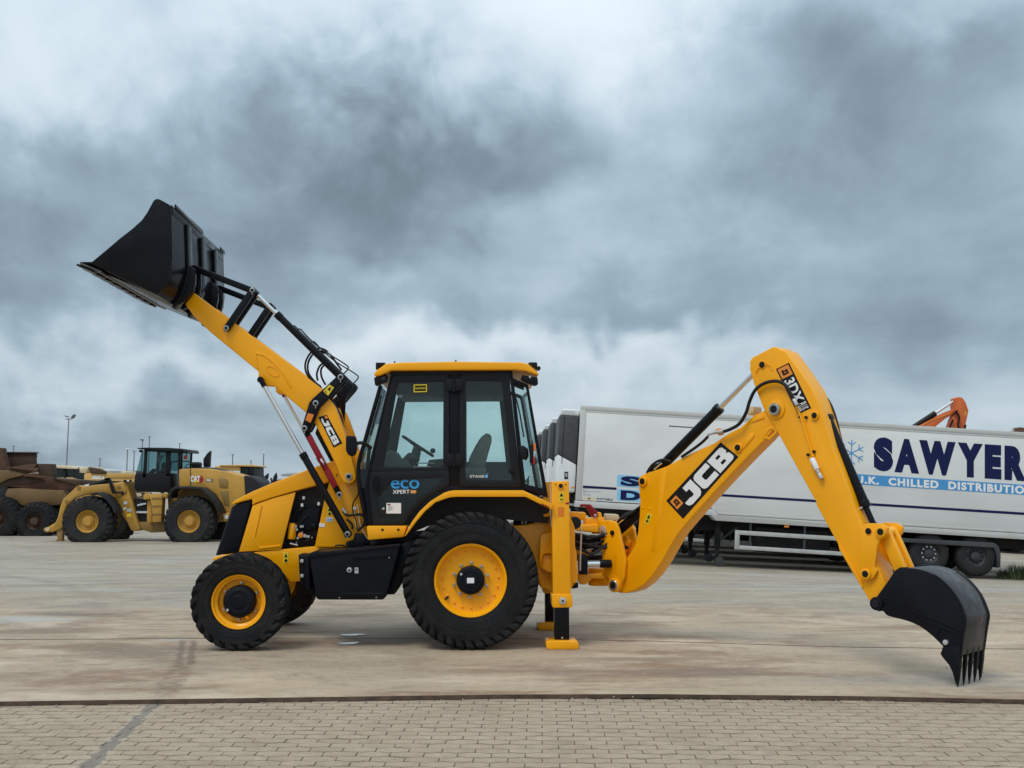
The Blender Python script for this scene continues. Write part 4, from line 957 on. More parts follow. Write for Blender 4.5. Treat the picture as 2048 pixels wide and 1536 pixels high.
MB().prism(JP(4, CN, (60, 960), (140, 960), (150, 1430), (110, 1420), (66, 1130)), CN + 0.05, CF - 0.05).build('cab_front', 'black_satin', cab, 0.01)
MB().prism(JP(4, CN, (150, 985), (800, 985), (1400, 1130), (1604, 1200), (1400, 1180), (850, 1170), (650, 1240), (460, 1440), (150, 1440)), CN + 0.5, CF - 0.05).build('cab_floor', 'interior', cab, 0.01)
MB().prism(JP(4, CN, (330, 206), (1300, 206), (1290, 330), (350, 335)), CN + 0.25, CF - 0.055).build('headlining', 'interior_dark', cab, 0.01)
# hinges, handles
for v in (285, 890):
    for u0, u1 in ((785, 838), (846, 905)):
        h = JP(4, CN, (u0, v - 50), (u1, v - 50), (u1 + (10 if u0 > 800 else 0), v), (u1, v + 50), (u0, v + 50), (u0 - (10 if u0 < 800 else 0), v)); MB().prism(h, CN - 0.022, CN + 0.012).build('hinge', 'dark_print', cab, 0.008)
    x, z = J.pt(*zz(4, (842, v))[0], CN); MB().cyl((x, CN - 0.025, z - 0.07), (x, CN - 0.025, z + 0.07), 0.011).build('hinge_pin', 'dark_print', cab)
hc = [J.pt(*zz(4, (217 + 38 * math.cos(t), 1087 + 72 * math.sin(t)))[0], CN) for t in [k * math.pi / 12 for k in range(24)]]
hd = MB().ring(hc, offset_poly(hc, 0.014), CN - 0.012, CN + 0.004).build('door_handle', 'dark_print', cab, 0.004)
MB().prism(JP(4, CN, (205, 1045), (230, 1045), (232, 1130), (207, 1130)), CN - 0.018, CN).build('grip', 'black_satin', hd, 0.004)
x, z = J.pt(*zz(4, (1303, 975))[0], CN); MB().pin(x, z, CN - 0.035, CN + .02, 0.028).box(x - .03, x + .03, CN - .03, CN - .01, z - .025, z - .005).build('window_latch', 'dark_print', cab, 0.004)
x, z = J.pt(*zz(4, (270, 1282))[0], CN); MB().pin(x, z, CN - 0.012, CN + .02, 0.012).build('window_stud', 'zinc', cab)
# stickers on the glass
sy = CN + 0.012
def cab_quad(*p): return J.poly(zz(4, *p), CN)
print_on('lettering', text_shape('eco', 0.012), cab_quad((330, 1122), (560, 1122), (560, 1048), (330, 1048)), sy, 'blue_print', cab)
print_on('lettering', text_shape('XPERT', 0.012), cab_quad((344, 1163), (482, 1160), (482, 1130), (344, 1132)), sy, 'white_print', cab)
o = plate_on('sticker', round_poly(cab_quad((487, 1160), (532, 1160), (538, 1134), (490, 1134)), 0.01), sy + .001, 'orange_print', cab, 0.002)
print_on('lettering', text_shape('MAX', 0.03), cab_quad((494, 1156), (526, 1156), (530, 1139), (495, 1139)), sy - 0.004, 'cream', o)
q = cab_quad((292, 1322), (412, 1322), (412, 1237), (294, 1237)); o = plate_on('notice', q, sy + .001, 'paper', cab, 0.002)
for i in range(6): plate_on('notice_line', sub(q, .12, .30 + .3 * ((i * 7) % 5) / 5, .72 - .09 * i, .74 - .09 * i), sy - .002, 'lamp_steel', o, 0.001)
plate_on('notice_line', sub(q, .07, .28, .80, .92), sy - .002, 'red', o, .001)
q = cab_quad((508, 348), (628, 345), (628, 270), (508, 272)); o = plate_on('notice', q, sy + .001, 'dark_print', cab, 0.002)
plate_on('notice', sub(q, .05, .95, .08, .92), sy - .002, 'label_yellow', o, .001); plate_on('notice', sub(q, .12, .88, .2, .8), sy - .0035, 'dark_print', o, .001)
print_on('lettering', text_shape('CAUTION', .03), sub(q, .16, .84, .40, .60), sy - .006, 'label_yellow', o)
print_on('lettering', text_shape('STAGE', 0.015, 1.15), cab_quad((970, 1032), (1085, 1032), (1085, 1011), (970, 1011)), sy, 'white_print', cab)
xb, zb = J.pt(*zz(4, (1103, 1022))[0], CN); MB().lathe([(0.017, sy), (0.0, sy)], xb, zb, 20).build('sticker', 'blue_print', cab)
print_on('lettering', text_shape('5', 0.03), [(xb - .007, zb - .010), (xb + .007, zb - .010), (xb + .007, zb + .010), (xb - .007, zb + .010)], sy - .003, 'white_print', cab)
print_on('sticker', ([(0, 0), (.6, .1), (1, 1), (.4, .6)], [(0, 1, 2, 3)]), cab_quad((1098, 1010), (1122, 1010), (1122, 992), (1098, 992)), sy, 'blue_print', cab)
# inside the cab
def IP(y, *p): return J.poly(zz(4, *p), y)
seat = MB().prism(round_poly(IP(1.05, (955, 895), (1005, 795), (1055, 712), (1105, 675), (1142, 695), (1146, 745), (1120, 830), (1085, 960), (960, 980)), 0.06), 0.88, 1.36).build('seat', 'seat_wrap', cab, 0.05, 3)
MB().prism(round_poly(IP(1.05, (850, 960), (960, 940), (1100, 950), (1090, 1040), (860, 1050)), .03), 0.88, 1.36).build('cushion', 'seat_wrap', seat, 0.03, 3)
a_, b_ = IP(1.1, (430, 700), (668, 855)); A, B = Vector((a_[0], 1.1, a_[1])), Vector((b_[0], 1.1, b_[1])); c_ = (A + B) / 2; u_ = (A - B) / 2; ru = u_.length; u_.normalize()
sw = MB().tube([c_ + u_ * ru * math.cos(t) + Vector((0, 1, 0)) * ru * math.sin(t) for t in [k * math.pi / 16 for k in range(33)]], 0.016, 8, 0).build('steering_wheel', 'interior_dark', cab)
col_b = IP(1.1, (500, 890))[0]
MB().cyl(c_, (col_b[0], 1.1, col_b[1] - .1), 0.045, 0.06, 14).build('steering_column', 'interior', sw)
for t in (0, 2.1, 4.2): MB().cyl(c_ - Vector((0, 0, .02)), c_ + u_ * ru * math.cos(t) + Vector((0, 1, 0)) * ru * math.sin(t), 0.012, n=8).build('spoke', 'interior_dark', sw)
x, z = IP(1.05, (670, 815))[0]; MB().cyl((x, 1.03, z), (x, 1.07, z), 0.028).build('wheel_knob', 'interior_dark', sw, 0.01)
MB().prism(IP(0.9, (215, 900), (330, 815), (360, 812), (400, 880), (470, 880), (500, 950), (270, 955)), 0.75, 1.5).build('dashboard', 'interior', cab, 0.02, 3)
MB().prism(IP(0.9, (420, 880), (470, 830), (500, 830), (560, 885)), 0.9, 1.3).build('instrument_pod', 'interior', cab, 0.015, 3)
MB().prism(IP(1.6, (640, 890), (755, 880), (755, 950), (620, 950)), 1.5, 1.7).build('side_console', 'interior', cab, 0.01)
for u, v, w_ in ((540, 915, 145), (510, 945, 140)):
    a_, b_ = IP(0.8, (u, v), (u + w_, v)); MB().cyl((a_[0], .8, a_[1]), (b_[0], .8, b_[1]), .006).build('trim_strip', 'zinc', cab)
MB().prism(IP(0.8, (632, 355), (755, 365), (755, 376), (632, 366)), .8, .83).build('sun_visor', 'interior_dark', cab)
MB().prism(IP(1.5, (1108, 365), (1150, 352), (1195, 352), (1190, 405), (1150, 402)), 1.4, 1.6).build('speaker', 'interior_dark', cab, .01)
MB().prism(IP(0.8, (385, 380), (410, 335), (432, 338), (418, 385)), .8, .86).build('roof_lamp', 'paper', cab, .006)
MB().prism(IP(1.76, (920, 905), (1262, 905), (1330, 1110), (900, 1110)), 1.745, 1.765).build('rear_panel', 'interior', cab)
# fender
FO = zz(4, (440, 1510), (465, 1452), (500, 1390), (560, 1308), (650, 1222), (760, 1155), (800, 1141), (840, 1135), (1400, 1135), (1640, 1246))
FI = zz(4, (452, 1500), (500, 1435), (535, 1388), (600, 1310), (690, 1232), (790, 1196), (820, 1190), (860, 1187), (1420, 1187), (1640, 1296))
fo, fi = J.poly(FO, 0.05), J.poly(FI, 0.05)
FP = fo + fi[::-1]
for y0, y1, far in both(0.05, 0.44):
    fn = MB().prism(FP, y0, y1).build('fender', 'yellow', jr, 0.008)
    MB().prism([((a[0] + b[0]) / 2, (a[1] + b[1]) / 2) for a, b in zip(fo, fi)] + J.poly(zz(4, (1600, 1400), (1250, 1370), (1100, 1330), (640, 1420)), 0.45), 0.43 if not far else mir(.50), 0.50 if not far else mir(.45)).build('wheel_arch_liner', 'interior_dark', fn)
plate_on('reflector', J.poly(zz(4, (1548, 1240), (1612, 1270), (1612, 1280), (1548, 1250)), 0.05), 0.049, 'red', jr)
stp = JP(3, 0.30, (1435, 508), (1740, 508), (1728, 550), (1720, 592), (1445, 615))
stq = MB().prism(stp, 0.28, 0.70).build('step', 'yellow', jr, 0.01)
for u in (1556, 1678):
    x, z = J.pt(*zz(3, (u, 533))[0], 0.30); MB().box(x - .012, x + .012, 0.275, .3, z - .011, z + .008).build('step_bolt', 'dark_print', stq)
# mirror, lamps, brackets at the front and rear of the cab
MB().prism(JP(2, 0.30, (985, 995), (1000, 980), (1075, 985), (1090, 1010), (1095, 1130), (1080, 1175), (1045, 1195), (1005, 1175), (985, 1130)), 0.26, 0.34).build('mirror', 'black_satin', cab, 0.015, 3)
x0_, z0_ = J.pt(*zz(2, (1090, 1060))[0], .32); x1_, z1_ = J.pt(*zz(2, (1240, 1105))[0], .42); MB().tube([(x0_, .30, z0_), ((x0_ + x1_) / 2, .32, z0_ + .005), (x1_, .40, z1_)], 0.018, 8).build('mirror_arm', 'rubber', cab)
MB().prism(JP(4, .45, (196, 225), (245, 215), (300, 200), (300, 250), (240, 280), (205, 290)), .40, .55).build('front_lamp', 'dark_print', cab, .012, 3)
x, z = J.pt(*zz(4, (272, 240))[0], .4); MB().lathe([(0, .37), (.03, .378), (.034, .42)], x, z, 20).build('front_lamp', 'rubber', cab)
P = JP(4, .40, (250, 370), (225, 470), (205, 540), (165, 690)); MB().tube([(x, .40, z) for x, z in P], .009, 8).build('wiper', 'rubber', cab)
MB().prism(JP(4, .45, (1390, 205), (1515, 225), (1520, 280), (1495, 290), (1450, 275), (1380, 240)), .40, .52).build('rear_lamp', 'dark_print', cab, .01)
x, z = J.pt(*zz(4, (1455, 218))[0], .39); MB().pin(x, z, .385, .41, .012).build('rear_lamp_lens', 'zinc', cab)
MB().prism(JP(4, .45, (1320, 240), (1400, 260), (1410, 320), (1330, 290)), .44, .56).build('wiper_motor', 'dark_print', cab, .01)
P = JP(4, .5, (1330, 330), (1370, 480), (1385, 560), (1410, 700)); MB().tube([(x, .6, z) for x, z in P], .008, 8).build('wiper', 'rubber', cab)
MB().prism(JP(4, .40, (1360, 780), (1400, 772), (1440, 800), (1445, 860), (1425, 895), (1375, 870)), .36, .44).build('lamp_bracket', 'dark_print', cab, .012)
MB().prism(JP(4, .33, (1452, 770), (1480, 760), (1482, 918), (1455, 915)), .30, .38).build('tail_lamp', 'dark_print', cab, .008)
MB().prism(JP(4, .33, (1482, 757), (1500, 757), (1502, 815), (1484, 815)), .30, .38).build('tail_lamp_lens', 'amber', cab, .004)
MB().prism(JP(4, .33, (1484, 816), (1500, 816), (1496, 868), (1482, 868)), .30, .38).build('tail_lamp_lens', 'zinc', cab, .004)
MB().prism(JP(4, .33, (1480, 869), (1497, 869), (1494, 922), (1478, 922)), .30, .38).build('tail_lamp_lens', 'red_lens', cab, .004)
MB().prism(JP(4, .44, (1375, 880), (1395, 880), (1395, 940), (1380, 940)), .42, .46).build('grab_handle', 'dark_print', cab, .006)
# hoses along the windscreen post
for off in (0, 14):
    P = JP(4, .45, (150 + off, 790), (140 + off, 880), (125 + off, 1000), (120 + off, 1100), (140 + off, 1250)); MB().tube([(x, .46, z) for x, z in P], .010, 8).build('hose', 'rubber', cab)

# ---- tank and battery box
TN = 0.14
tk = JP(3, TN, (995, 722), (1690, 652), (1682, 700), (1592, 1030), (1580, 1052), (1560, 1074), (1062, 1074), (1042, 1058), (1008, 830))
tank = MB().prism(tk, TN, 0.80).build('tank', 'black_satin', jr, 0.022, 3)
MB().prism(JP(3, 0.3, (1690, 652), (1810, 596), (1800, 760), (1700, 950), (1650, 1032), (1590, 1036)), 0.30, 0.80).build('tank_rear', 'black_satin', jr, 0.015)
MB().prism(JP(3, TN, (990, 716), (1690, 646), (1694, 662), (1680, 668), (1000, 752), (988, 740)), TN - 0.012, 0.8).build('tank_lip', 'black_satin', tank, 0.006)
for pts in (((1310, 742), (1605, 712), (1640, 735), (1600, 745), (1330, 765)), ((1230, 1018), (1560, 1015), (1590, 1030), (1540, 1048), (1220, 1050))):
    MB().prism(JP(3, TN, *pts), TN - 0.010, TN + 0.01).build('step_tread', 'black_satin', tank, 0.004)
    (ua, va), (ub, vb) = pts[0], pts[1]
    for k in range(14):
        t = (k + .5) / 14; x, z = J.pt(*zz(3, (ua + (ub - ua) * t, va + (vb - va) * t + 14))[0], TN); MB().box(x - .004, x + .006, TN - .016, TN, z - .012, z + .012).build('tread_tooth', 'black_satin', tank)
x, z = J.pt(*zz(3, (1302, 845))[0], TN); o = MB().lathe([(0, TN - .03), (.018, TN - .03), (.026, TN - .02), (.027, TN + .01)], x, z, 20).build('filler_lock', 'zinc', tank); MB().pin(x, z, TN - .034, TN - .02, .010).build('lock_core', 'dark_print', o)
q = JP(3, TN, (1342, 870), (1370, 870), (1370, 826), (1342, 826)); o = plate_on('label_plate', q, TN - .001, 'zinc', tank, .003); print_on('label_mark', text_shape('a', .02), sub(q, .3, .7, .5, .85), TN - .006, 'dark_print', o)
for u, v in ((1325, 757), (1607, 750), (1225, 1057), (1508, 1055)):
    x, z = J.pt(*zz(3, (u, v))[0], TN); MB().pin(x, z, TN - .008, TN + .01, .006, 8).build('bolt', 'zinc', tank)
brk = MB().prism(JP(3, .5, (914, 722), (1000, 730), (1006, 1010), (925, 930), (916, 800)), .46, .76).build('tank_bracket', 'black_satin', jr, .012, 3)
for v in (776, 890):
    x, z = J.pt(*zz(3, (937, v))[0], .45); MB().cyl((x, .435, z), (x, .47, z), .021, n=6).build('bolt', 'zinc', brk, .004)
MB().prism(JP(3, .8, (1280, 640), (1440, 600), (1850, 560), (1900, 700), (1700, 700), (1280, 720)), .72, mir(.72)).build('gearbox', 'interior_dark', jr, .01)

# ---- rear frame and stabilisers
RFm = JP(5, 0.55, (900, 420), (1020, 374), (1120, 366), (1190, 350), (1250, 318), (1300, 285), (1345, 282), (1350, 905), (1230, 880), (1200, 760), (1000, 780))
MB().prism(RFm, 0.50, mir(0.50)).build('rear_frame', 'yellow', jr, 0.012, 3)
MB().prism(JP(5, .42, (1225, 470), (1245, 440), (1320, 425), (1345, 425), (1345, 600), (1255, 606), (1225, 720)), .36, .5).build('frame_boss', 'yellow', jr, .015, 3)
MB().prism(JP(5, .42, (1225, 720), (1255, 606), (1345, 606), (1345, 760), (1300, 760)), .40, .5).build('frame_boss', 'yellow', jr, .015, 3)
carr = MB().prism(JP(5, .35, (1460, 270), (1500, 360), (1512, 400), (1512, 540), (1525, 600), (1535, 800), (1520, 855), (1485, 885), (1330, 885), (1330, 270)), .30, mir(.30)).build('slide_frame', 'yellow', jr, .012, 3)
MB().prism(JP(5, .35, (1486, 830), (1540, 840), (1538, 880), (1486, 888)), .30, .42).build('clamp', 'black_satin', carr, .006)
MB().prism(JP(4, .45, (1560, 1330), (1620, 1310), (1640, 1345), (1570, 1350)), .42, .5).build('hydraulic_manifold', 'yellow', jr, .008)
for pts in (((1080, 330), (1120, 340), (1165, 345), (1190, 350)), ((1010, 345), (1060, 350), (1130, 345))):
    P = JP(5, .6, *pts); MB().tube([(x, .62, z) for x, z in P], .03, 8).build('hose', 'rubber', jr)
for u in (1078, 1108):
    a_, b_ = J.pt(*zz(5, (u, 300))[0], .5), J.pt(*zz(5, (u + 5, 360))[0], .5); MB().cyl((a_[0], .5, a_[1]), (b_[0], .5, b_[1]), .008).build('pipe', 'zinc', jr)
P = JP(5, .3, (1300, 30), (1310, 120), (1308, 250), (1316, 380)); MB().tube([(x, .16, z) for x, z in P], .006, 8).build('cable', 'zinc', jr)
def stabiliser(y0, far):
    o = (lambda y: y0 + y)
    F_ = 0.10
    outer = JP(5, F_, (1325, 12), (1466, 8), (1482, 936), (1334, 940))
    if far: 
        dx = 0.0; outer = [(x, z) for x, z in outer]
    s = MB().prism(outer, o(0), o(.17)).build('stabiliser', 'yellow', jr, 0.008, 3)
    MB().prism(JP(5, F_, (1322, 934), (1490, 934), (1496, 1030), (1490, 1042), (1342, 1047), (1328, 1035)), o(-0.012), o(.182)).build('collar', 'yellow', s, 0.01, 3)
    xl, zt = J.pt(*zz(5, (1350, 1040))[0], F_); xr, _ = J.pt(*zz(5, (1470, 1040))[0], F_)
    MB().box(xl, xr, o(.025), o(.145), 0.05, zt + .05).build('inner_leg', 'black_paint', s, 0.006)
    a_, b_ = J.pt(*zz(5, (1280, 1415))[0], F_)[0], J.pt(*zz(5, (1545, 1415))[0], F_)[0]
    ft = [(a_ + .012, 0.0), (b_ - .012, 0.0), (b_, .014), (b_ - .004, .062), (b_ - .025, .078), (a_ + .02, .082), (a_ - .006, .065), (a_, .014)]
    MB().prism(ft, o(-.05), o(.22)).build('foot', 'yellow', s, 0.02, 4)
    if not far:
        x, z = J.pt(*zz(5, (1415, 990))[0], F_ - .02); p = MB().pin(x, z, o(-.03), o(0), .034, 24).build('collar_pin', 'zinc', s, .004); MB().box(x - .009, x + .009, o(-.034), o(-.02), z - .009, z + .009).build('pin_socket', 'dark_print', p)
        x, z = J.pt(*zz(5, (1412, 1295))[0], F_); MB().pin(x, z, o(.018), o(.03), .009, 10).build('bolt', 'zinc', s)
        x, z = J.pt(*zz(5, (1398, 48))[0], F_); p = MB().pin(x, z, o(-.012), o(.02), .034, 24).build('top_pin', 'yellow', s, .004); MB().pin(x, z, o(-.015), o(0), .021, 20).build('pin_cap', 'dark_print', p)
        for u in (1358, 1441):
            x, z = J.pt(*zz(5, (u, 36))[0], F_); MB().pin(x, z, o(-.004), o(.01), .007, 8).build('bolt', 'red', s)
        q = J.poly(zz(5, (1382, 183), (1427, 183), (1425, 100), (1383, 100)), F_); l_ = plate_on('label_plate', q, o(0), 'label_yellow', s)
        print_on('label_mark', ([(0, 0), (1, 0), (.5, 1)], [(0, 1, 2)]), sub(q, .15, .85, .58, .95), o(-.005), 'dark_print', l_); print_on('label_mark', text_shape('+!', .02), sub(q, .2, .85, .08, .42), o(-.005), 'dark_print', l_)
        plate_on('reflector', J.poly(zz(5, (1376, 297), (1426, 297), (1426, 222), (1376, 222)), F_), o(0), 'amber', s)
        plate_on('reflector', J.poly(zz(5, (1440, 198), (1466, 198), (1466, 184), (1440, 184)), F_), o(0), 'red', s)
        MB().cyl((xl - .02, o(.08), z), (xl - .02, o(.08), z), .01) if False else None
    return s
stabiliser(0.10, False); stabiliser(1.48, True)

# ---- king post and swung digging arm
ax = J.pt(*zz(5, (1715, 600))[0], CEN)[0]
SWING = R(-48.8)
Bf = Frame((ax, CEN, 0.0), SWING, 0.0, J)
MBm = Matrix.Translation((ax, CEN, 0.0)) @ Matrix.Rotation(SWING, 4, 'Z')      # arm axes -> machine axes
def BP(k, t, *pts): return Bf.poly(zz(k, *pts), t)
def bp(k, t, u, v): return Bf.pt(*zz(k, (u, v))[0], t)
# brackets on the slide frame that carry the king post
for pts, y0, y1 in ((((1505, 372), (1700, 355), (1705, 430), (1520, 415)), .92, 1.32), (((1600, 312), (1755, 305), (1760, 360), (1600, 372)), .98, 1.26), (((1525, 760), (1640, 765), (1770, 752), (1775, 808), (1650, 800), (1600, 850), (1550, 850)), .92, 1.32), (((1520, 565), (1640, 570), (1640, 612), (1520, 615)), .9, 1.0)):
    MB().prism(JP(5, CEN - .1, *pts), y0, y1).build('king_post_bracket', 'yellow', jr, .012, 3)
kc = Vector((ax, CEN, 0))
zt_ = J.pt(*zz(5, (1715, 440))[0], CEN)[1]; zb_ = J.pt(*zz(5, (1715, 862))[0], CEN)[1]; zm1 = J.pt(*zz(5, (1715, 720))[0], CEN)[1]
MB().cyl((ax, CEN, zb_), (ax, CEN, zb_ + .05), .12, n=28).cyl((ax, CEN, zm1 - .05), (ax, CEN, zm1), .12, n=28).build('swing_bearing', 'yellow', jr, .006)
kp = BP(5, -.14, (1705, 352), (1728, 332), (1790, 330), (1845, 345), (1868, 400), (1925, 650), (1915, 790), (1870, 900), (1830, 880), (1780, 800), (1730, 770), (1735, 600), (1720, 480))
for t0, t1 in ((-.14, -.098), (.098, .14)): k_ = MB().prism(kp, t0, t1).build('king_post', 'yellow', jr, .012, 3, M=MBm)
for pts in (((1700, 345), (1790, 332), (1800, 440), (1700, 440)), ((1690, 760), (1800, 740), (1830, 850), (1690, 860))): MB().prism(BP(5, 0, *pts), -.1, .1).build('king_post_web', 'yellow', jr, .012, 3, M=MBm)
x, z = bp(5, -.14, 1823, 433); pin(jr, x, z, -.14, .026, 'dark_print', M=MBm)
x, z = bp(5, -.17, 1735, 418); MB().prism([(x - .05, z - .05), (x + .045, z - .05), (x + .03, z + .04), (x - .02, z + .06), (x - .05, z + .03)], -.155, -.14).build('lock_plate', 'zinc', jr, .004, M=MBm); MB().cyl((x, -.17, z - .01), (x, -.14, z - .01), .018, n=6).build('bolt', 'steel', jr, M=MBm)
q = BP(5, -.17, (1838, 760), (1868, 600), (1812, 600), (1800, 760)); print_on('cast_mark', text_shape('JMW', .03), [q[0], q[1], q[2], q[3]], -.143, 'yellow', jr, M=MBm)
# swing rams
sr0, sr1 = J.pt(*zz(5, (1560, 690))[0], .80), J.pt(*zz(5, (1790, 686))[0], .80)
o = MB().box(sr0[0] - .02, sr0[0] + .07, .72, .9, sr0[1] - .10, sr0[1] + .10).build('swing_ram', 'black_satin', jr, .015, 3)
MB().cyl((sr0[0], .81, sr0[1]), (sr1[0], .81, sr1[1]), .03, n=20).build('rod', 'chrome', o)
MB().cyl((sr1[0] - .09, .81, sr1[1]), (sr1[0] + .03, .81, sr1[1]), .042, n=18).build('rod_eye', 'black_satin', o, .006)
MB().cyl((sr0[0], 1.3, sr0[1] + .03), (sr1[0], 1.35, sr1[1] + .03), .03, n=20).build('swing_ram', 'black_satin', jr)
x, z = J.pt(*zz(5, (1512, 350))[0], .4); MB().cyl((x, .34, z), (x, .46, z), .062, n=24).build('hose_drum', 'rubber', jr, .01)
for pts, r, m_ in ((((1535, 330), (1550, 370), (1565, 420), (1562, 520), (1558, 640), (1556, 740)), .008, 'zinc'),):
    P = JP(5, .38, *pts); MB().tube([(x, .36, z) for x, z in P], r, 8).build('hose', m_, jr)
    MB().cyl((P[0][0], .36, P[0][1]), (P[1][0], .36, P[1][1]), .016, n=8).build('hose_fitting', 'zinc', jr)
rd = random.Random(9)
for k in range(11):
    v0 = 450 + k * 12; P = JP(5, 1.0, (1490, v0 - 20), (1560, v0), (1640, v0 + rd.uniform(-10, 25)), (1730, v0 + rd.uniform(-25, 30)), (1800, v0 - 30))
    MB().tube([(x, .86 + .03 * (k % 5), z + rd.uniform(-.01, .01)) for x, z in P], .015, 8).build('hose', 'rubber', jr)
# red boom lock
MB().prism(JP(5, 1.0, (1552, 205), (1570, 196), (1640, 198), (1655, 215), (1690, 250), (1705, 280), (1690, 305), (1655, 305), (1620, 250), (1600, 218), (1560, 222)), .97, 1.03).build('boom_lock', 'red', jr, .01, 3)
x, z = J.pt(*zz(5, (1678, 286))[0], 1.0); MB().pin(x, z, .955, 1.05, .014).build('lock_pin', 'zinc', jr)
MB().prism(JP(5, 1.1, (1690, 260), (1725, 265), (1735, 310), (1690, 315)), 1.04, 1.12).build('lock_bracket', 'yellow', jr, .01)
MB().prism(JP(5, 1.4, (1480, 260), (1600, 265), (1610, 330), (1480, 330)), 1.35, 1.6).build('slide_rail', 'yellow', jr, .01)
MB().prism(JP(5, 1.4, (1760, 275), (1860, 280), (1880, 330), (1760, 330)), 1.3, 1.5).build('hose_guide', 'cream', jr, .01)
# boom
T0, T1 = -.09, .09
boom_px = ((250, 1445), (262, 1412), (300, 1340), (345, 1275), (383, 1215), (400, 1140), (410, 1040), (413, 960), (408, 890), (403, 835), (410, 808), (440, 790), (510, 768), (572, 745), (690, 682), (780, 640), (850, 610), (905, 572), (950, 545), (1010, 515), (1080, 450), (1155, 412), (1240, 380), (1260, 430), (1215, 512), (1150, 590), (1050, 690), (930, 815), (800, 955), (700, 1068), (640, 1140), (590, 1222), (540, 1310), (490, 1385), (440, 1440), (385, 1478), (330, 1496), (290, 1494), (258, 1472))
BO = BP(6, T0, *boom_px)
boom = MB().prism(BO, T0, T1).build('boom', 'yellow', jr, .010, 3, M=MBm)
x, z = bp(6, T0, 283, 1447); p = MB().pin(x, z, T0 - .075, T0, .072, 28).build('pivot_boss', 'yellow', boom, .008, M=MBm); MB().lathe([(.034, T0 - .08), (.052, T0 - .08), (.056, T0 - .076), (.056, T0)], x, z, 24).build('pin_ring', 'steel', p, M=MBm); MB().pin(x, z, T0 - .083, T0, .033).build('pin_cap', 'dark_print', p, M=MBm)
def boss(parent, k, u, v, t, r, cap=.6, M=MBm, m_='yellow', proud=.02):
    x, z = bp(k, t, u, v); p = MB().pin(x, z, t - proud, t, r, 24).build('pin_boss', m_, parent, .005, M=M); MB().pin(x, z, t - proud - .006, t, r * cap, 20).build('pin_cap', 'dark_print', p, .003, M=M); return p
boss(boom, 6, 434, 835, T0, .052, .62); boss(boom, 6, 997, 636, T0, .045, .68)
q = BP(6, T0, (668, 1057), (996, 690), (890, 604), (569, 950))
lp = plate_on('lettering_plate', q, T0, 'dark_print', boom, .002, M=MBm)
print_on('lettering', block_shape('JCB', .09), sub(q, .16, .975, .10, .86), T0 - .006, 'white_print', lp, M=MBm)
em = plate_on('emblem', sub(q, .03, .14, .42, .86), T0 - .003, 'orange_print', lp, .001, M=MBm)
print_on('emblem_print', block_shape('JCB', .1), sub(q, .05, .12, .52, .76), T0 - .007, 'dark_print', em, M=MBm)
q = BP(6, T0, (436, 1080), (466, 1092), (488, 1032), (460, 1020)); l_ = plate_on('label_plate', q, T0, 'label_yellow', boom, M=MBm); print_on('label_mark', ([(0, 0), (1, 0), (.5, 1)], [(0, 1, 2)]), sub(q, .2, .8, .55, .92), T0 - .005, 'dark_print', l_, M=MBm); print_on('label_mark', text_shape('+', .03), sub(q, .2, .8, .1, .45), T0 - .005, 'dark_print', l_, M=MBm)
for u, v in ((432, 990), (472, 996)):
    x, z = bp(6, T0, u, v); MB().lathe([(0, T0 - .01), (.009, T0 - .007), (.013, T0 + .002)], x, z, 12).build('boss_stud', 'yellow', boom, M=MBm)
for pts in (((1000, 625), (1060, 560), (1080, 548), (1092, 560), (1082, 580), (1040, 630), (1010, 655)), ((1072, 488), (1080, 470), (1120, 445), (1145, 438), (1150, 462), (1100, 480))):
    MB().prism(BP(6, T0, *pts), T0 - .010, T0 + .003).build('stiffener', 'yellow', boom, .005, M=MBm)
MB().ring(BP(6, T0, (1140, 580), (1165, 520), (1205, 510), (1230, 540), (1180, 590)), BP(6, T0, (1155, 568), (1172, 535), (1198, 524), (1212, 540), (1176, 575)), T0 - .006, T0 + .002).build('weld_seam', 'yellow', boom, .002, M=MBm)
fold = BP(6, T0, (528, 770), (572, 748), (545, 1010), (500, 1250), (478, 1250), (515, 1010))
MB().prism(fold, T0 - .004, T0 + .002).build('pressed_fold', 'yellow', boom, .0035, M=MBm)
# boom lift ram under the heel
r0, r1 = bp(6, 0, 250, 1160), bp(6, 0, 440, 1000)
br_ = ram(jr, bp(6, 0, 262, 1148), bp(6, 0, 470, 970), 0, .052, .03, .8, 'boom_ram', M=MBm)
for i in range(3):
    P = BP(6, 0, (290, 1100 - 12 * i), (330, 1055 - 10 * i), (390, 1025 - 8 * i), (430, 990)); MB().tube([(x, -.07 + .02 * i, z) for x, z in P], .013, 8).build('hose', 'rubber', jr, M=MBm)
MB().prism(BP(6, .1, (300, 1200), (345, 1150), (370, 1190), (330, 1280)), .05, .1).build('ram_bracket', 'yellow', jr, .01, M=MBm)
P = BP(6, .1, (305, 1230), (340, 1222), (370, 1225)); MB().tube([(x, .02, z) for x, z in P], .018, 8).build('hose', 'rubber', jr, M=MBm)
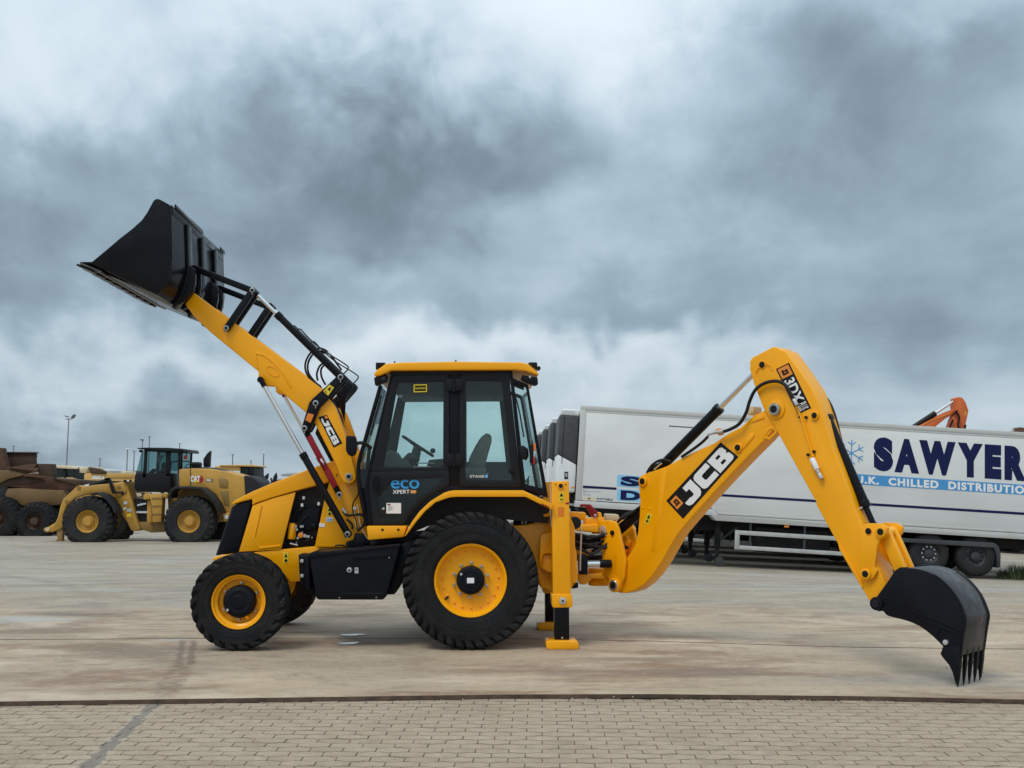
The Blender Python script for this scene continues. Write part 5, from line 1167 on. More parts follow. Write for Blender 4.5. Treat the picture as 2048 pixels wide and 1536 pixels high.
# dipper ram on top of the boom
d0, d1 = bp(6, 0, 470, 820), bp(6, 0, 1137, 145)
dx_ = bp(6, 0, 893, 422); f_ = math.hypot(dx_[0] - d0[0], dx_[1] - d0[1]) / math.hypot(d1[0] - d0[0], d1[1] - d0[1])
dr_ = ram(jr, d0, d1, 0, .050, .027, f_, 'dipper_ram', M=MBm)
for pts, r, y in ((((455, 785), (480, 745), (520, 715), (560, 708), (595, 720)), .014, -.08), (((470, 775), (500, 745), (540, 725)), .012, -.03), (((660, 690), (720, 650), (780, 605), (815, 570)), .015, -.10), (((680, 600), (700, 570), (715, 560)), .009, .05)):
    P = BP(6, y, *pts); MB().tube([(x, y, z) for x, z in P], r, 8).build('hose', 'rubber', dr_, M=MBm)
a_, b_ = bp(6, -.06, 497, 765), bp(6, -.06, 545, 725); MB().cyl((a_[0], -.06, a_[1]), (b_[0], -.06, b_[1]), .010).build('pipe', 'chrome', dr_, M=MBm)
# hose over the elbow and its fittings
P = BP(6, -.15, (890, 545), (940, 530), (1000, 495), (1040, 430), (1062, 360), (1095, 295), (1150, 255), (1220, 243), (1270, 265), (1305, 320), (1328, 360)); MB().tube([(x, -.15, z) for x, z in P], .016, 10).build('hose', 'rubber', jr, M=MBm)
for a, b, r, m_ in (((815, 560), (850, 548), .013, 'zinc'), ((850, 548), (905, 538), .017, 'zinc'), ((1322, 350), (1340, 385), .019, 'zinc')):
    a_, b_ = bp(6, -.17, *a), bp(6, -.17, *b); MB().cyl((a_[0], -.17, a_[1]), (b_[0], -.17, b_[1]), r, n=8).build('hose_fitting', m_, jr, .002, M=MBm)
MB().prism(BP(6, -.15, (862, 530), (885, 520), (905, 530), (905, 560), (885, 565), (868, 550)), -.165, -.14).build('hose_bracket', 'orange_print', jr, .004, M=MBm)
MB().prism(BP(6, .05, (1065, 430), (1080, 392), (1108, 395), (1110, 430), (1075, 448)), -.02, .12).build('hose_bracket', 'cream', jr, .006, M=MBm)
# dipper
D0, D1 = -.112, .112
dip_px = zz(6, (1062, 125), (1078, 102), (1195, 42), (1222, 42), (1243, 58), (1268, 62), (1290, 92), (1355, 182), (1420, 278), (1465, 365), (1500, 465), (1548, 630), (1595, 755), (1648, 900)) + zz(7, (680, 215), (746, 382), (790, 470), (850, 640), (905, 765), (880, 830), (865, 900), (838, 941), (815, 905), (680, 680), (605, 548), (600, 520), (584, 490), (440, 230)) + zz(6, (1455, 960), (1366, 800), (1238, 568), (1140, 400), (1088, 265), (1062, 175))
DI = Bf.poly(dip_px, D0)
dip = MB().prism(DI, D0, D1).build('dipper', 'yellow', jr, .010, 3, M=MBm)
boss(dip, 6, 1137, 146, D0, .040, .75, proud=.008)
x, z = bp(6, D0, 1218, 410); p = MB().pin(x, z, D0 - .012, D0, .092, 28).build('elbow_boss', 'yellow', dip, .006, M=MBm); MB().lathe([(.032, D0 - .045), (.05, D0 - .045), (.056, D0 - .038), (.056, D0)], x, z, 24).build('pin_ring', 'steel', p, M=MBm); MB().pin(x, z, D0 - .05, D0, .034).build('pin_cap', 'dark_print', p, M=MBm)
boss(dip, 6, 1450, 446, D0, .040, .66)
q = BP(6, D0, (1217, 172), (1347, 440), (1425, 402), (1294, 134))
lp = plate_on('lettering_plate', q, D0, 'dark_print', dip, .002, M=MBm)
plate_on('emblem', sub(q, .025, .24, .10, .90), D0 - .003, 'orange_print', lp, .001, M=MBm)
print_on('emblem_print', block_shape('JCB', .1), sub(q, .08, .19, .28, .72), D0 - .007, 'dark_print', lp, M=MBm)
print_on('lettering', text_shape('3DX', .03), sub(q, .29, .80, .12, .88), D0 - .006, 'white_print', lp, M=MBm)
print_on('lettering', text_shape('PLUS', .012), sub(q, .83, .97, .22, .90), D0 - .006, 'white_print', lp, M=MBm)
P = BP(6, D0, (1340, 395), (1362, 440), (1390, 520), (1420, 620), (1442, 690)); MB().tube([(x, D0 - .012, z) for x, z in P], .012, 8).build('pipe', 'yellow', dip, M=MBm)
for a, b, r, m_ in (((1440, 700), (1470, 765), .026, 'paper'), ((1470, 765), (1480, 790), .018, 'zinc'), ((1482, 790), (1498, 820), .022, 'zinc')):
    a_, b_ = bp(6, D0, *a), bp(6, D0, *b); MB().cyl((a_[0], D0 - .028, a_[1]), (b_[0], D0 - .028, b_[1]), r, n=8).build('hose_fitting', m_, dip, .003, M=MBm)
for u, v in ((1362, 455), (1398, 457), (1410, 678), (1445, 660), (1478, 795)):
    x, z = bp(6, D0, u, v); MB().pin(x, z, D0 - .022, D0, .013, 8).build('clip_bolt', 'dark_print', dip, M=MBm)
MB().ring(BP(6, D0, (1095, 195), (1110, 165), (1165, 138), (1190, 150), (1200, 180), (1192, 182), (1180, 160), (1160, 150), (1118, 172), (1105, 198)), BP(6, D0, (1097, 194), (1112, 168), (1165, 142), (1187, 153), (1197, 179), (1193, 180), (1182, 158), (1160, 148), (1117, 170), (1104, 196)), D0 - .006, D0 + .002).build('weld_seam', 'yellow', dip, .001, M=MBm)
lug = BP(7, D0 - .02, (738, 400), (758, 366), (800, 355), (880, 358), (925, 385), (918, 432), (872, 470), (855, 510), (846, 580), (835, 645), (855, 672), (830, 720), (785, 742), (742, 722), (738, 560))
MB().prism(lug, D0 - .035, D0 - .002).build('link_plate', 'yellow', dip, .006, M=MBm)
MB().prism(lug, D1 + .002, D1 + .035).build('link_plate', 'yellow', dip, .006, M=MBm)
for u, v, r, pr in ((792, 408, .03, .004), (878, 412, .045, .02), (777, 693, .045, .02)): boss(dip, 7, u, v, D0 - .035, r, .62 if pr > .01 else .9, proud=pr)
MB().prism(BP(7, D0, (592, 490), (620, 520), (700, 655), (765, 780), (750, 785), (680, 665), (602, 535)), D0 - .012, D0 + .001).build('edge_stiffener', 'yellow', dip, .005, M=MBm)
MB().prism(BP(6, .05, (1490, 360), (1525, 430), (1550, 520), (1555, 600), (1520, 480)), .05, .13).build('hose_guard', 'yellow', dip, .01, M=MBm)
# bucket ram down the back of the dipper
b0, b1 = bp(6, .02, 1520, 462), bp(7, .02, 838, 395)
m0 = bp(7, .02, 748, 252); f_ = math.hypot(m0[0] - b0[0], m0[1] - b0[1]) / math.hypot(b1[0] - b0[0], b1[1] - b0[1])
cr_ = ram(jr, b0, b1, .02, .043, .026, f_, 'crowd_ram', rod='black_paint', M=MBm)
MB().cyl((m0[0], .02, m0[1]), (m0[0] + (b1[0] - b0[0]) * .012, .02, m0[1] + (b1[1] - b0[1]) * .012), .054, n=20).build('gland', 'zinc', cr_, M=MBm)
for off in (0, 1):
    P = BP(6, .06, (1430 + 20 * off, 285), (1500 + 12 * off, 360), (1540 + 10 * off, 450), (1575 + 8 * off, 580), (1610 + 8 * off, 700)); MB().tube([(x, .05 + .05 * off, z) for x, z in P], .016, 8).build('hose', 'rubber', jr, M=MBm)
# tipping link
q0, q1 = bp(7, -.05, 905, 420), bp(7, -.05, 1020, 680)
for t0, t1 in ((-.085, -.035), (.035, .085)): MB().bar(q0, q1, .052, t0, t1).build('tipping_link', 'yellow', jr, .01, 3, M=MBm)
MB().cyl((q0[0], -.16, q0[1]), (q0[0], .16, q0[1]), .045, n=20).build('link_pin', 'yellow', jr, .004, M=MBm)
# digging bucket
KW0, KW1 = -.22, .22
ks = Bf.poly(zz(7, (822, 905), (835, 860), (900, 772), (968, 678), (1000, 661), (1045, 655), (1130, 664), (1225, 698), (1310, 762), (1385, 855), (1425, 945), (1440, 1005), (1428, 1080), (1412, 1190), (1405, 1240), (1290, 1215), (1290, 1180), (1220, 1110), (1130, 1042), (1040, 1005), (960, 985), (912, 970), (888, 942), (855, 945)), KW0)
ks = [ks[0], ks[1], ks[2], ks[3]] + smooth_line(ks[4:15], 3) + [ks[15]] + smooth_line(ks[16:], 2)
dg = MB().prism(ks, KW0, KW0 + .022).build('digging_bucket', 'black_satin', jr, .004, M=MBm)
MB().prism(ks, KW1 - .022, KW1).build('side_plate', 'black_satin', dg, .004, M=MBm)
outl = ks[4:35]; kx = sum(p[0] for p in ks) / len(ks); kz = sum(p[1] for p in ks) / len(ks)
innr = [(p[0] + (kx - p[0]) * .05, p[1] + (kz - p[1]) * .05) for p in outl]
MB().prism(outl + innr[::-1], KW0 + .022, KW1 - .022).build('shell', 'bucket_back', dg, .002, M=MBm, angle=50)
edge_o = [(p[0] + (p[0] - kx) * .018, p[1] + (p[1] - kz) * .018) for p in outl[9:]]
for t0, t1 in ((KW0 - .004, KW0 + .03), (KW1 - .03, KW1 + .004)): MB().prism(edge_o + [(p[0] + (kx - p[0]) * .03, p[1] + (kz - p[1]) * .03) for p in outl[9:]][::-1], t0, t1).build('rim_strip', 'black_satin', dg, .003, M=MBm)
for t0, t1 in ((-.20, -.17), (.17, .20)): MB().prism(BP(7, -.2, (822, 905), (835, 860), (900, 772), (968, 670), (1000, 650), (1050, 648), (1060, 760), (900, 940), (855, 945)), t0, t1).build('hinge_ear', 'black_satin', dg, .006, M=MBm)
x, z = bp(7, KW0, 847, 892); p = MB().pin(x, z, KW0 - .02, KW1 + .02, .055, 24).build('bucket_pin', 'black_satin', dg, .006, M=MBm); MB().pin(x, z, KW0 - .03, KW0, .03).build('pin_cap', 'rubber', p, M=MBm)
for pts in (((855, 852), (1285, 1012), (1420, 1072), (1418, 1082), (1280, 1022), (853, 862)), ((1262, 1055), (1285, 1042), (1400, 1098), (1398, 1108), (1285, 1054), (1262, 1085), (1254, 1108), (1247, 1105))):
    MB().prism(BP(7, KW0, *pts), KW0 - .008, KW0 + .002).build('edge_rib', 'black_satin', dg, .003, M=MBm)
for k, t in enumerate((KW0 - .012, KW1 - .010)):
    MB().prism(BP(7, KW0, (1292, 1178), (1380, 1170), (1408, 1165), (1402, 1300), (1392, 1380), (1382, 1440), (1372, 1410), (1356, 1350), (1335, 1305), (1288, 1248), (1276, 1228)), t, t + .022).build('side_cutter', 'black_satin', dg, .004, M=MBm)
x, z = bp(7, KW0, 1313, 1150); MB().cyl((x, KW0 - .03, z), (x, KW0, z), .022, n=6).build('bolt', 'zinc', dg, .003, M=MBm)
lipq = [bp(7, KW0, 1428, 1080), bp(7, KW0, 1408, 1240), bp(7, KW0, 1392, 1240), bp(7, KW0, 1410, 1080)]
MB().prism(lipq, KW0, KW1).build('lip', 'bucket_back', dg, .004, M=MBm)
e_t, e_b = Vector(bp(7, KW0, 1398, 1200)), Vector(bp(7, KW0, 1380, 1452))
dd = (e_b - e_t).normalized(); pn = Vector((-dd.y, dd.x)); Lt = (e_b - e_t).length
for k in range(5):
    t = KW0 + .02 + k * (KW1 - KW0 - .04) / 4
    V, F = [], []
    for f, w0, w1, hw in ((.10, -.013, .013, .015), (.45, -.015, .015, .017), (.75, -.011, .011, .013), (1.0, -.003, .003, .004)):
        for w, s_ in ((w0, -1), (w1, -1), (w1, 1), (w0, 1)):
            p = e_t + dd * Lt * f + pn * w; V.append((p.x, t + s_ * hw, p.y))
    for i in range(3): F += [(4 * i + j, 4 * i + (j + 1) % 4, 4 * i + 4 + (j + 1) % 4, 4 * i + 4 + j) for j in range(4)]
    MB().add(V, F + [(0, 1, 2, 3), (12, 13, 14, 15)]).build('tooth', 'black_satin', dg, .004, M=MBm)
    MB().prism([(p.x, p.y) for p in [(e_t + dd * Lt * f + pn * w) for w, f in ((-.017, -.04), (.017, -.04), (.017, .24), (-.017, .24))]], t - .021, t + .021).build('tooth_holder', 'black_satin', dg, .008, M=MBm)

# ================================================================== REFRIGERATED TRAILERS
TY = 27.7
TO = at_y(1445, 1133, TY)
T = Frame((TO.x, TY, TO.z), 0.0, R(3.5))
def TP(k, ly, *pts): return T.poly(zz(k, *pts), ly)
tx0, tz1 = T.pt(1163, 811.5); _, tz0 = T.pt(1154, 1003)
tl = 13.5; tx1 = tx0 + tl; TW_ = 2.5
_, tzr = T.pt(2048, 1079)
def blue(parent, q, y, m_): return plate_on('stripe', q, y, m_, parent, .004)
def make_trailer(full):
    t = empty('refrigerated_trailer', T, '', 'trailer', 'white refrigerated trailers parked in a row')
    step_x = T.pt(1425, 1030)[0]
    zg = T.pt(1160, 1000)[1]
    body = MB().prism([(tx0, zg), (step_x, zg), (step_x + .12, tzr + .16), (tx1, tzr + .16), (tx1, tz1 - .03), (tx0, tz1 - .03)], 0, TW_).build('body', 'trailer_white', t, .012)
    MB().prism([(tx0 - .012, tz1 - .10), (tx1 + .01, tz1 - .10), (tx1 + .01, tz1 + .012), (tx0 - .012, tz1 + .012)], -.02, .10).prism([(tx0 - .012, tz1 - .10), (tx1 + .01, tz1 - .10), (tx1 + .01, tz1 + .012), (tx0 - .012, tz1 + .012)], TW_ - .1, TW_ + .02).build('top_rail', 'trailer_rail', t, .01)
    MB().prism([(tx0 - .01, tz1 - .155), (tx1, tz1 - .155), (tx1, tz1 - .125), (tx0 - .01, tz1 - .125)], -.008, .05).build('top_moulding', 'trailer_rail', t, .004)
    MB().box(tx0 - .02, tx0 + .13, -.016, .1, zg - .01, tz1 - .02).build('corner_post', 'trailer_rail', t, .008)
    bz = T.pt(1160, 1014)[1]
    MB().prism([(tx0 - .02, zg - .02), (step_x, zg - .02), (step_x + .14, tzr + .15), (tx1, tzr + .15), (tx1, tzr), (step_x + .09, tzr), (step_x - .05, bz), (tx0 - .02, bz)], -.022, TW_ + .022).build('bottom_rail', 'trailer_rail', t, .006)
    MB().prism([(tx0 + .15, zg + .03), (step_x, zg + .03), (step_x + .16, tzr + .21), (tx1, tzr + .21), (tx1, tzr + .17), (step_x + .14, tzr + .17), (step_x - .03, zg), (tx0 + .15, zg)], -.008, .02).build('bottom_moulding', 'trailer_rail', t, .003)
    # refrigeration unit on the nose
    fx = T.pt(1119, 830)[0] + .02
    zt, zm = T.pt(1140, 829)[1], T.pt(1130, 908)[1]; zm2 = T.pt(1150, 928)[1]; zb = T.pt(1150, 985)[1]
    W0, W1 = .32, TW_ - .32
    MB().prism([(fx + .02, zt), (tx0 - .03, zt), (tx0 - .03, zt + .17), (fx + .10, zt + .17), (fx + .03, zt + .11)], W0, W1).build('fridge_cap', 'fridge_white', t, .03, 3)
    fr = MB().prism([(fx, zm), (tx0 - .03, zm2), (tx0 - .03, zt), (fx, zt)], W0, W1).build('fridge_unit', 'fridge_grille', t, .05, 3)
    MB().box(fx + .12, fx + .135, W0 - .006, W0 + .02, zm2, zt - .02).build('panel_joint', 'chassis_dark', fr)
    lo = MB().prism([(fx, zb), (tx0 - .03, zb), (tx0 - .03, zm2 - .004), (fx, zm - .004)], W0 + .003, W1 - .003).build('fridge_skirt', 'fridge_white', t, .05, 3)
    if full:
        plate_on('service_plate', T.poly(zz(9, (330, 855), (366, 855), (366, 785), (330, 785)), W0), W0, 'dark_print', lo, .004)
        print_on('lettering', text_shape('TK', .02), T.poly(zz(9, (336, 835), (362, 835), (362, 800), (336, 800)), W0), W0 - .008, 'paper', lo)
        plate_on('side_marker', T.poly(zz(9, (398, 942), (430, 942), (430, 928), (398, 928)), W0), W0, 'orange_print', lo, .006)
    for k in range(5):
        z = zt + .03 + .02 * k; MB().box(fx + .05, tx0 - .14, W0 - .004, W0 + .01, z, z + .008).build('vent_slot', 'trailer_rail', t)
    MB().box(tx0 - .3, tx0 - .05, .6, 1.9, zb - .3, zb - .01).build('coupling_panel', 'chassis_dark', t, .02)
    # running gear
    MB().box(tx0 + 1.2, tx1 - .1, .75, .87, tzr - .30, tzr + .02).box(tx0 + 1.2, tx1 - .1, TW_ - .87, TW_ - .75, tzr - .30, tzr + .02).build('chassis_rail', 'chassis_dark', t, .01)
    MB().box(tx0 + .1, step_x + .2, .5, TW_ - .5, bz - .12, bz + .02).build('coupling_plate', 'chassis_dark', t, .01)
    lx = T.pt(1443, 1100)[0]
    zgd = T.pt(1445, 1134)[1]
    for y in (.45, TW_ - .55):
        lg = MB().box(lx - .09, lx + .05, y, y + .12, zgd + .45, tzr).box(lx - .07, lx + .03, y + .015, y + .105, zgd + .12, zgd + .6).build('landing_leg', 'chassis_dark', t, .008)
        MB().cyl((lx + .05, y - .03, zgd + .12), (lx + .05, y + .14, zgd + .12), .12, n=20).build('leg_foot', 'mudguard', lg, .01)
        MB().cyl((lx + .5, y + .06, tzr - .15), (lx, y + .06, zgd + .62), .035, n=10).build('leg_brace', 'mudguard', lg)
    if full: plate_on('leg_label', T.poly(zz(11, (416, 275), (440, 275), (440, 228), (416, 228)), .44), .449, 'mudguard', t)
    MB().box(lx - .09, lx + .05, .57, TW_ - .55, zgd + .95, zgd + 1.03).build('leg_cross_bar', 'chassis_dark', t, .006)
    # side guard of two aluminium bars
    gx0 = T.pt(1360 + 565 / 5.12, 1075)[0]; gx1 = T.pt(1735, 1100)[0]
    z1a, z1b = T.pt(1480, 1061)[1], T.pt(1480, 1069.5)[1]; z2a, z2b = T.pt(1480, 1091)[1], T.pt(1480, 1099)[1]
    for y in ((.02, .05), (TW_ - .05, TW_ - .02)):
        sg = MB().box(gx0, gx1, *y, z1b, z1a).build('side_guard', 'alu', t, .006)
        MB().box(gx0, gx1, *y, z2b, z2a).build('guard_bar', 'alu', sg, .006)
        MB().box(gx0 - .003, gx0 + .12, y[0] - .006, y[1] - .004, z2b - .004, z1a + .004).build('guard_end', 'alu', sg, .006)
        for dx in (.38, 1.8, 3.0): MB().box(gx0 + dx, gx0 + dx + .05, y[1] + .002, y[1] + .04, z2b, tzr).build('guard_bracket', 'mudguard', sg)
    MB().box(gx0 + .6, gx0 + 2.6, .35, .75, z2b - .05, tzr - .1).build('air_tank_box', 'chassis_dark', t, .04, 3)
    for k, (u, v) in enumerate(((1090, 165),)): plate_on('side_marker', T.poly(zz(11, (1068, 178), (1114, 178), (1114, 155), (1068, 155)), .01), .018, 'orange_print', t, .02)
    # axles
    wz = T.pt(1955, 1153)[1]
    for u in (1769, 1861, 1955):
        wx, wzc = T.pt(u, 1111.5, .02); wx += 0.0
        rad = .52; wzc = T.pt(1955, 1153.5, .02)[1] + rad
        for y0, far in ((.03, False), (TW_ - .41, True)):
            prof = [(.245, .09), (.27, .03), (.36, 0), (.46, .015), (.50, .05), (rad, .09), (rad, .29), (.50, .33), (.46, .36), (.27, .37), (.245, .33)]
            w = MB().lathe([(r, y0 + y) for r, y in prof], wx, wzc, 40, True).build('wheel', 'tyre_dirty', t)
            if not far:
                rm = MB().lathe([(.25, y0 + .07), (.235, y0 + .085), (.215, y0 + .12), (.14, y0 + .13), (.13, y0 + .08), (.08, y0 + .05), (0, y0 + .05)], wx, wzc, 32).build('rim', 'mudguard', w)
                for k in range(10):
                    a = 2 * math.pi * k / 10; x, z = wx + .178 * math.cos(a), wzc + .178 * math.sin(a)
                    MB().pin(x, z, y0 + .105, y0 + .13, .024, 10).build('wheel_nut', 'zinc' if u == 1861 else 'chassis_dark', rm)
        MB().cyl((wx, .3, wzc), (wx, TW_ - .3, wzc), .09, n=12).build('axle', 'chassis_dark', t)
    gm = T.poly(zz(7, (940, 445), (960, 452), (1630, 486), (1660, 510), (1674, 560), (1672, 650), (1652, 655), (1650, 570), (1630, 520), (960, 478)), .0)
    MB().prism(gm, -.01, .42).build('mudguard', 'mudguard', t, .008); MB().prism(gm, TW_ - .42, TW_ + .01).build('mudguard', 'mudguard', t, .008)
    MB().box(tx1 - .25, tx1, .1, TW_ - .1, tzr - .45, tzr - .3).build('rear_bumper', 'chassis_dark', t, .01)
    MB().box(tx0 + 2.2, tx1 - .2, .9, 1.6, tzr - .28, tzr - .02).build('underframe', 'chassis_dark', t)
    return t
t1 = make_trailer(True)
tag(t1, 'long white refrigerated trailer with navy lettering, nearest of the parked row', 'trailer')
# print on the near trailer's side
def tside(k, *pts): return T.poly(zz(k, *pts), 0.0)
SY = -.003
def stripe_between(a, b, h):
    p, q = T.pt(*a), T.pt(*b); s = .0
    blue(t1, [(p[0], p[1] - h / 2), (q[0], q[1] - h / 2), (q[0], q[1] + h / 2), (p[0], p[1] + h / 2)], 0.0, 'navy_print')
hb = .068
zst = T.pt(1166, 971)[1]; zst2 = T.pt(2040, 1027)[1]
xa = T.pt(1166, 971)[0]; xb_ = T.pt(1233, 975)[0]; xc = T.pt(1285, 978)[0] + .25
blue(t1, [(xa, zst - .062), (xb_, zst - .062), (xb_, zst + .0), (xa, zst + .0)], 0.0, 'navy_print')
blue(t1, [(xc, zst - .062), (tx1 - .1, zst2 - .035), (tx1 - .1, zst2 + .035), (xc, zst + .0)], 0.0, 'navy_print')
for (v0, v1, ch) in ((812, 925, 'S'), (950, 1060, 'D')):
    q = tside(9, (832, v1), (1120, v1 + 18), (1120, v0 + 18), (838, v0)); o = plate_on('badge', round_poly(q, .05), 0.0, 'pale_blue_print', t1, .004)
    print_on('lettering', text_shape(ch, .06), sub(q, .12, .80, .08, .92), -.007, 'navy_print', o)
print_on('lettering', text_shape('DS238H', .02), tside(9, (640, 1075), (790, 1078), (792, 1042), (642, 1036)), SY, 'navy_print', t1)
o = plate_on('operator_plate', tside(9, (505, 1062), (635, 1072), (635, 1036), (507, 1028)), 0.0, 'cream', t1, .003)
print_on('lettering', text_shape('A', .04), tside(9, (545, 1072), (592, 1075), (592, 1032), (545, 1028)), -.006, 'red', o)
for i, w in enumerate((175, 22, 168, 22, 70)):
    v = 942 + 15 * i; print_on('small_print', text_shape(('LOADED TRANSPORT LTD', 'ABC', 'TEMPERATURE CONTROL', 'FRC', 'UK 21900')[i], .0), tside(9, (510, v + 7), (510 + w, v + 10), (510 + w, v + 1), (510, v - 3)), SY, 'lamp_steel', t1)
for ch_, u0, u1 in (('S', 757, 915), ('A', 925, 1125), ('W', 1125, 1420), ('Y', 1437, 1640), ('E', 1655, 1790), ('R', 1815, 1990), ('S', 2008, 2166)):
    tl_, bl_ = (lambda u: 378 + (u - 757) * .0665), (lambda u: 652 + (u - 757) * .0705)
    print_on('lettering', text_shape(ch_, .085), tside(10, (u0, bl_(u0)), (u1, bl_(u1)), (u1, tl_(u1)), (u0, tl_(u0))), SY, 'navy_print', t1)
q = tside(10, (440, 752), (2120, 858), (2120, 776), (440, 668)); bd = plate_on('band', q, 0.0, 'sky_print', t1, .004)
print_on('lettering', text_shape('U.K.  CHILLED  DISTRIBUTION', .05, 1.2), tside(10, (612, 754), (2050, 848), (2050, 780), (612, 692)), -.008, 'white_print', bd)
# snow crystal
cxs, czs = T.pt(*zz(10, (578, 510))[0]); ls = abs(T.pt(*zz(10, (578, 402))[0])[1] - czs); mb = MB()
def stroke(a, b, w):
    a, b = Vector(a), Vector(b); d = (b - a).normalized(); p = Vector((-d.y, d.x)) * w; y = SY - .0006 * (len(mb.v) // 4 % 7)
    mb.add([(a.x + p.x, y, a.y + p.y), (b.x + p.x, y, b.y + p.y), (b.x - p.x, y, b.y - p.y), (a.x - p.x, y, a.y - p.y)], [(0, 1, 2, 3)])
for k in range(6):
    a = math.pi / 2 + k * math.pi / 3; d = Vector((math.cos(a), math.sin(a))); c = Vector((cxs, czs))
    stroke(c, c + d * ls, .013)
    for f in (.62,):
        for s_ in (1, -1):
            e = Vector((math.cos(a + s_ * .95), math.sin(a + s_ * .95))); stroke(c + d * ls * f, c + d * ls * f + e * ls * .36, .012)
mb.build('snow_crystal', 'sky_print', t1)
MB().box(T.pt(1338, 852)[0], T.pt(1388, 857)[0], -.004, 0.002, T.pt(1338, 853)[1], T.pt(1338, 852)[1] + .012).build('scratch', 'mudguard', t1)
# the row behind: same make of trailer
tb = make_trailer(False)
Mrow = [tb]
for k in range(3): Mrow.append(copy_tree(tb))
names = ['white refrigerated trailer second in the row, just behind the lettered one', 'white refrigerated trailer third in the row, its dark fridge grille showing', 'white refrigerated trailer fourth in the row, mostly hidden', 'white refrigerated trailer farthest back in the row beside the cab window']
for k, o in enumerate(Mrow):
    o.matrix_world = Matrix.Translation((-.115 * (k + 1), 3.5 * (k + 1), 0)) @ T.m
    o['label'] = names[k]

# ================================================================== WHEEL LOADER ON THE LEFT
LY = 38.9
LO = at_y(275, 1088, LY)
L = Frame((0, LY, LO.z), 0.0)
def LP(ly, *pts): return L.poly(zz(8, *pts), ly)
def lp_(ly, u, v): return L.pt(*zz(8, (u, v))[0], ly)
wlr = empty('wheel_loader', L, 'ochre yellow wheel loader with dark cab and no bucket, parked at the left', 'wheel loader')
LCEN = 1.5
def lm(y): return 2 * LCEN - y
def big_wheel(root, fr, cu, cv, ly, Rr, rr, w, ycen, m_rim, zoom=8, lugs=26, mirror=True, tm='tyre_dirty'):
    cx, cz = fr.pt(*zz(zoom, (cu, cv))[0], ly)
    for far in ((False, True) if mirror else (False,)):
        Y = (lambda y: 2 * ycen - (ly + y)) if far else (lambda y: ly + y)
        prof = [(rr, .10), (rr * 1.08, .04), (Rr * .78, .0), (Rr * .90, .05), (Rr * .955, .12), (Rr * .97, w / 2)]
        prof = prof + [(r, w - y) for r, y in reversed(prof[:-1])]
        mb = MB().lathe([(r, Y(y)) for r, y in prof], cx, cz, 56, True)
        for s_ in (0, 1):
            for k in range(lugs):
                a = 2 * math.pi * (k + .5 * s_) / lugs; h = math.pi / lugs * .52; V = []
                for (r0, r1, y, sh) in ((Rr * .84, Rr * .87, .01, 0), (Rr * .9, Rr * .985, .05, .05), (Rr * .95, Rr, .14, .25), (Rr * .95, Rr, w * .5, .9)):
                    yy = y if s_ == 0 else w - y
                    for (r, q) in ((r0, -1), (r1, -.85), (r1, .85), (r0, 1)):
                        t = a + sh * 2 * math.pi / lugs + q * h; V.append((cx + r * math.cos(t), Y(yy), cz + r * math.sin(t)))
                F = [(0, 1, 2, 3), (12, 13, 14, 15)] + [(4 * i + j, 4 * i + (j + 1) % 4, 4 * i + 4 + (j + 1) % 4, 4 * i + 4 + j) for i in range(3) for j in range(4)]
                mb.add(V, F)
        wh = mb.build('wheel', tm, root)
        rm = MB().lathe([(rr * 1.02, Y(.09)), (rr * .97, Y(.06)), (rr * .88, Y(.12)), (rr * .80, Y(.20)), (rr * .55, Y(.22)), (rr * .5, Y(.16)), (rr * .42, Y(.13)), (0, Y(.12))], cx, cz, 40).build('rim', m_rim, wh)
        if not far:
            MB().lathe([(rr * .66, Y(.20)), (rr * .70, Y(.185)), (rr * .72, Y(.20)), (rr * .72, Y(.23))], cx, cz, 36).build('rim_ring', m_rim, rm)
            MB().lathe([(0, Y(.085)), (rr * .34, Y(.09)), (rr * .38, Y(.12)), (rr * .38, Y(.2))], cx, cz, 24).build('hub', m_rim, rm)
    return cx, cz
for (u, v) in ((680, 958), (1482, 958)):
    big_wheel(wlr, L, u, v, .05, lp_(.05, 680, 958)[1] if False else .94, .42, .72, LCEN, 'old_yellow')
def lpart(name, m_, y0, y1, pts, bev=.03, parent=None, ref=None):
    return MB().prism(LP(ref if ref is not None else y0, *pts), y0, y1).build(name, m_, parent or wlr, bev)
hood = lpart('bonnet', 'old_yellow', .7, lm(.7), [(1405, 545), (1500, 538), (1650, 540), (1760, 558), (1860, 585), (1925, 600), (1935, 760), (1940, 900), (1800, 890), (1745, 890), (1735, 830), (1700, 750), (1620, 700), (1410, 690)], .06)
lpart('rear_grille', 'dark_machine', .68, lm(.68), [(1922, 592), (1990, 610), (2040, 650), (2040, 800), (1935, 880)], .05)
lpart('bonnet_top', 'dark_machine', .9, lm(.9), [(1430, 535), (1520, 528), (1640, 530), (1760, 556), (1500, 545)], .01)
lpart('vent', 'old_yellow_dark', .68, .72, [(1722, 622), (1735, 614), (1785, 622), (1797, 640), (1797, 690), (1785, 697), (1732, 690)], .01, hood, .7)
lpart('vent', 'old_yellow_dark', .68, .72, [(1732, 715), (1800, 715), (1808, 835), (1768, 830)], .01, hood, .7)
lpart('bonnet_line', 'dark_machine', .69, .72, [(1498, 540), (1503, 540), (1503, 680), (1498, 680)], 0, hood, .7)
q = LP(.7, (1500, 645), (1578, 648), (1578, 598), (1500, 596)); print_on('lettering', text_shape('CAT', .05, .9), q, .693, 'white_print', hood)
print_on('emblem', ([(.0, .5), (.3, 0), (.75, 0), (1, .5), (.75, 1), (.3, 1)], [tuple(range(6))]), LP(.7, (1535, 655), (1605, 655), (1605, 598), (1560, 592)), .696, 'red_lens', hood)
print_on('emblem', ([(0, 0), (1, 0), (.5, 1)], [(0, 1, 2)]), LP(.7, (1525, 648), (1575, 648), (1575, 628), (1525, 628)), .690, 'label_yellow', hood)
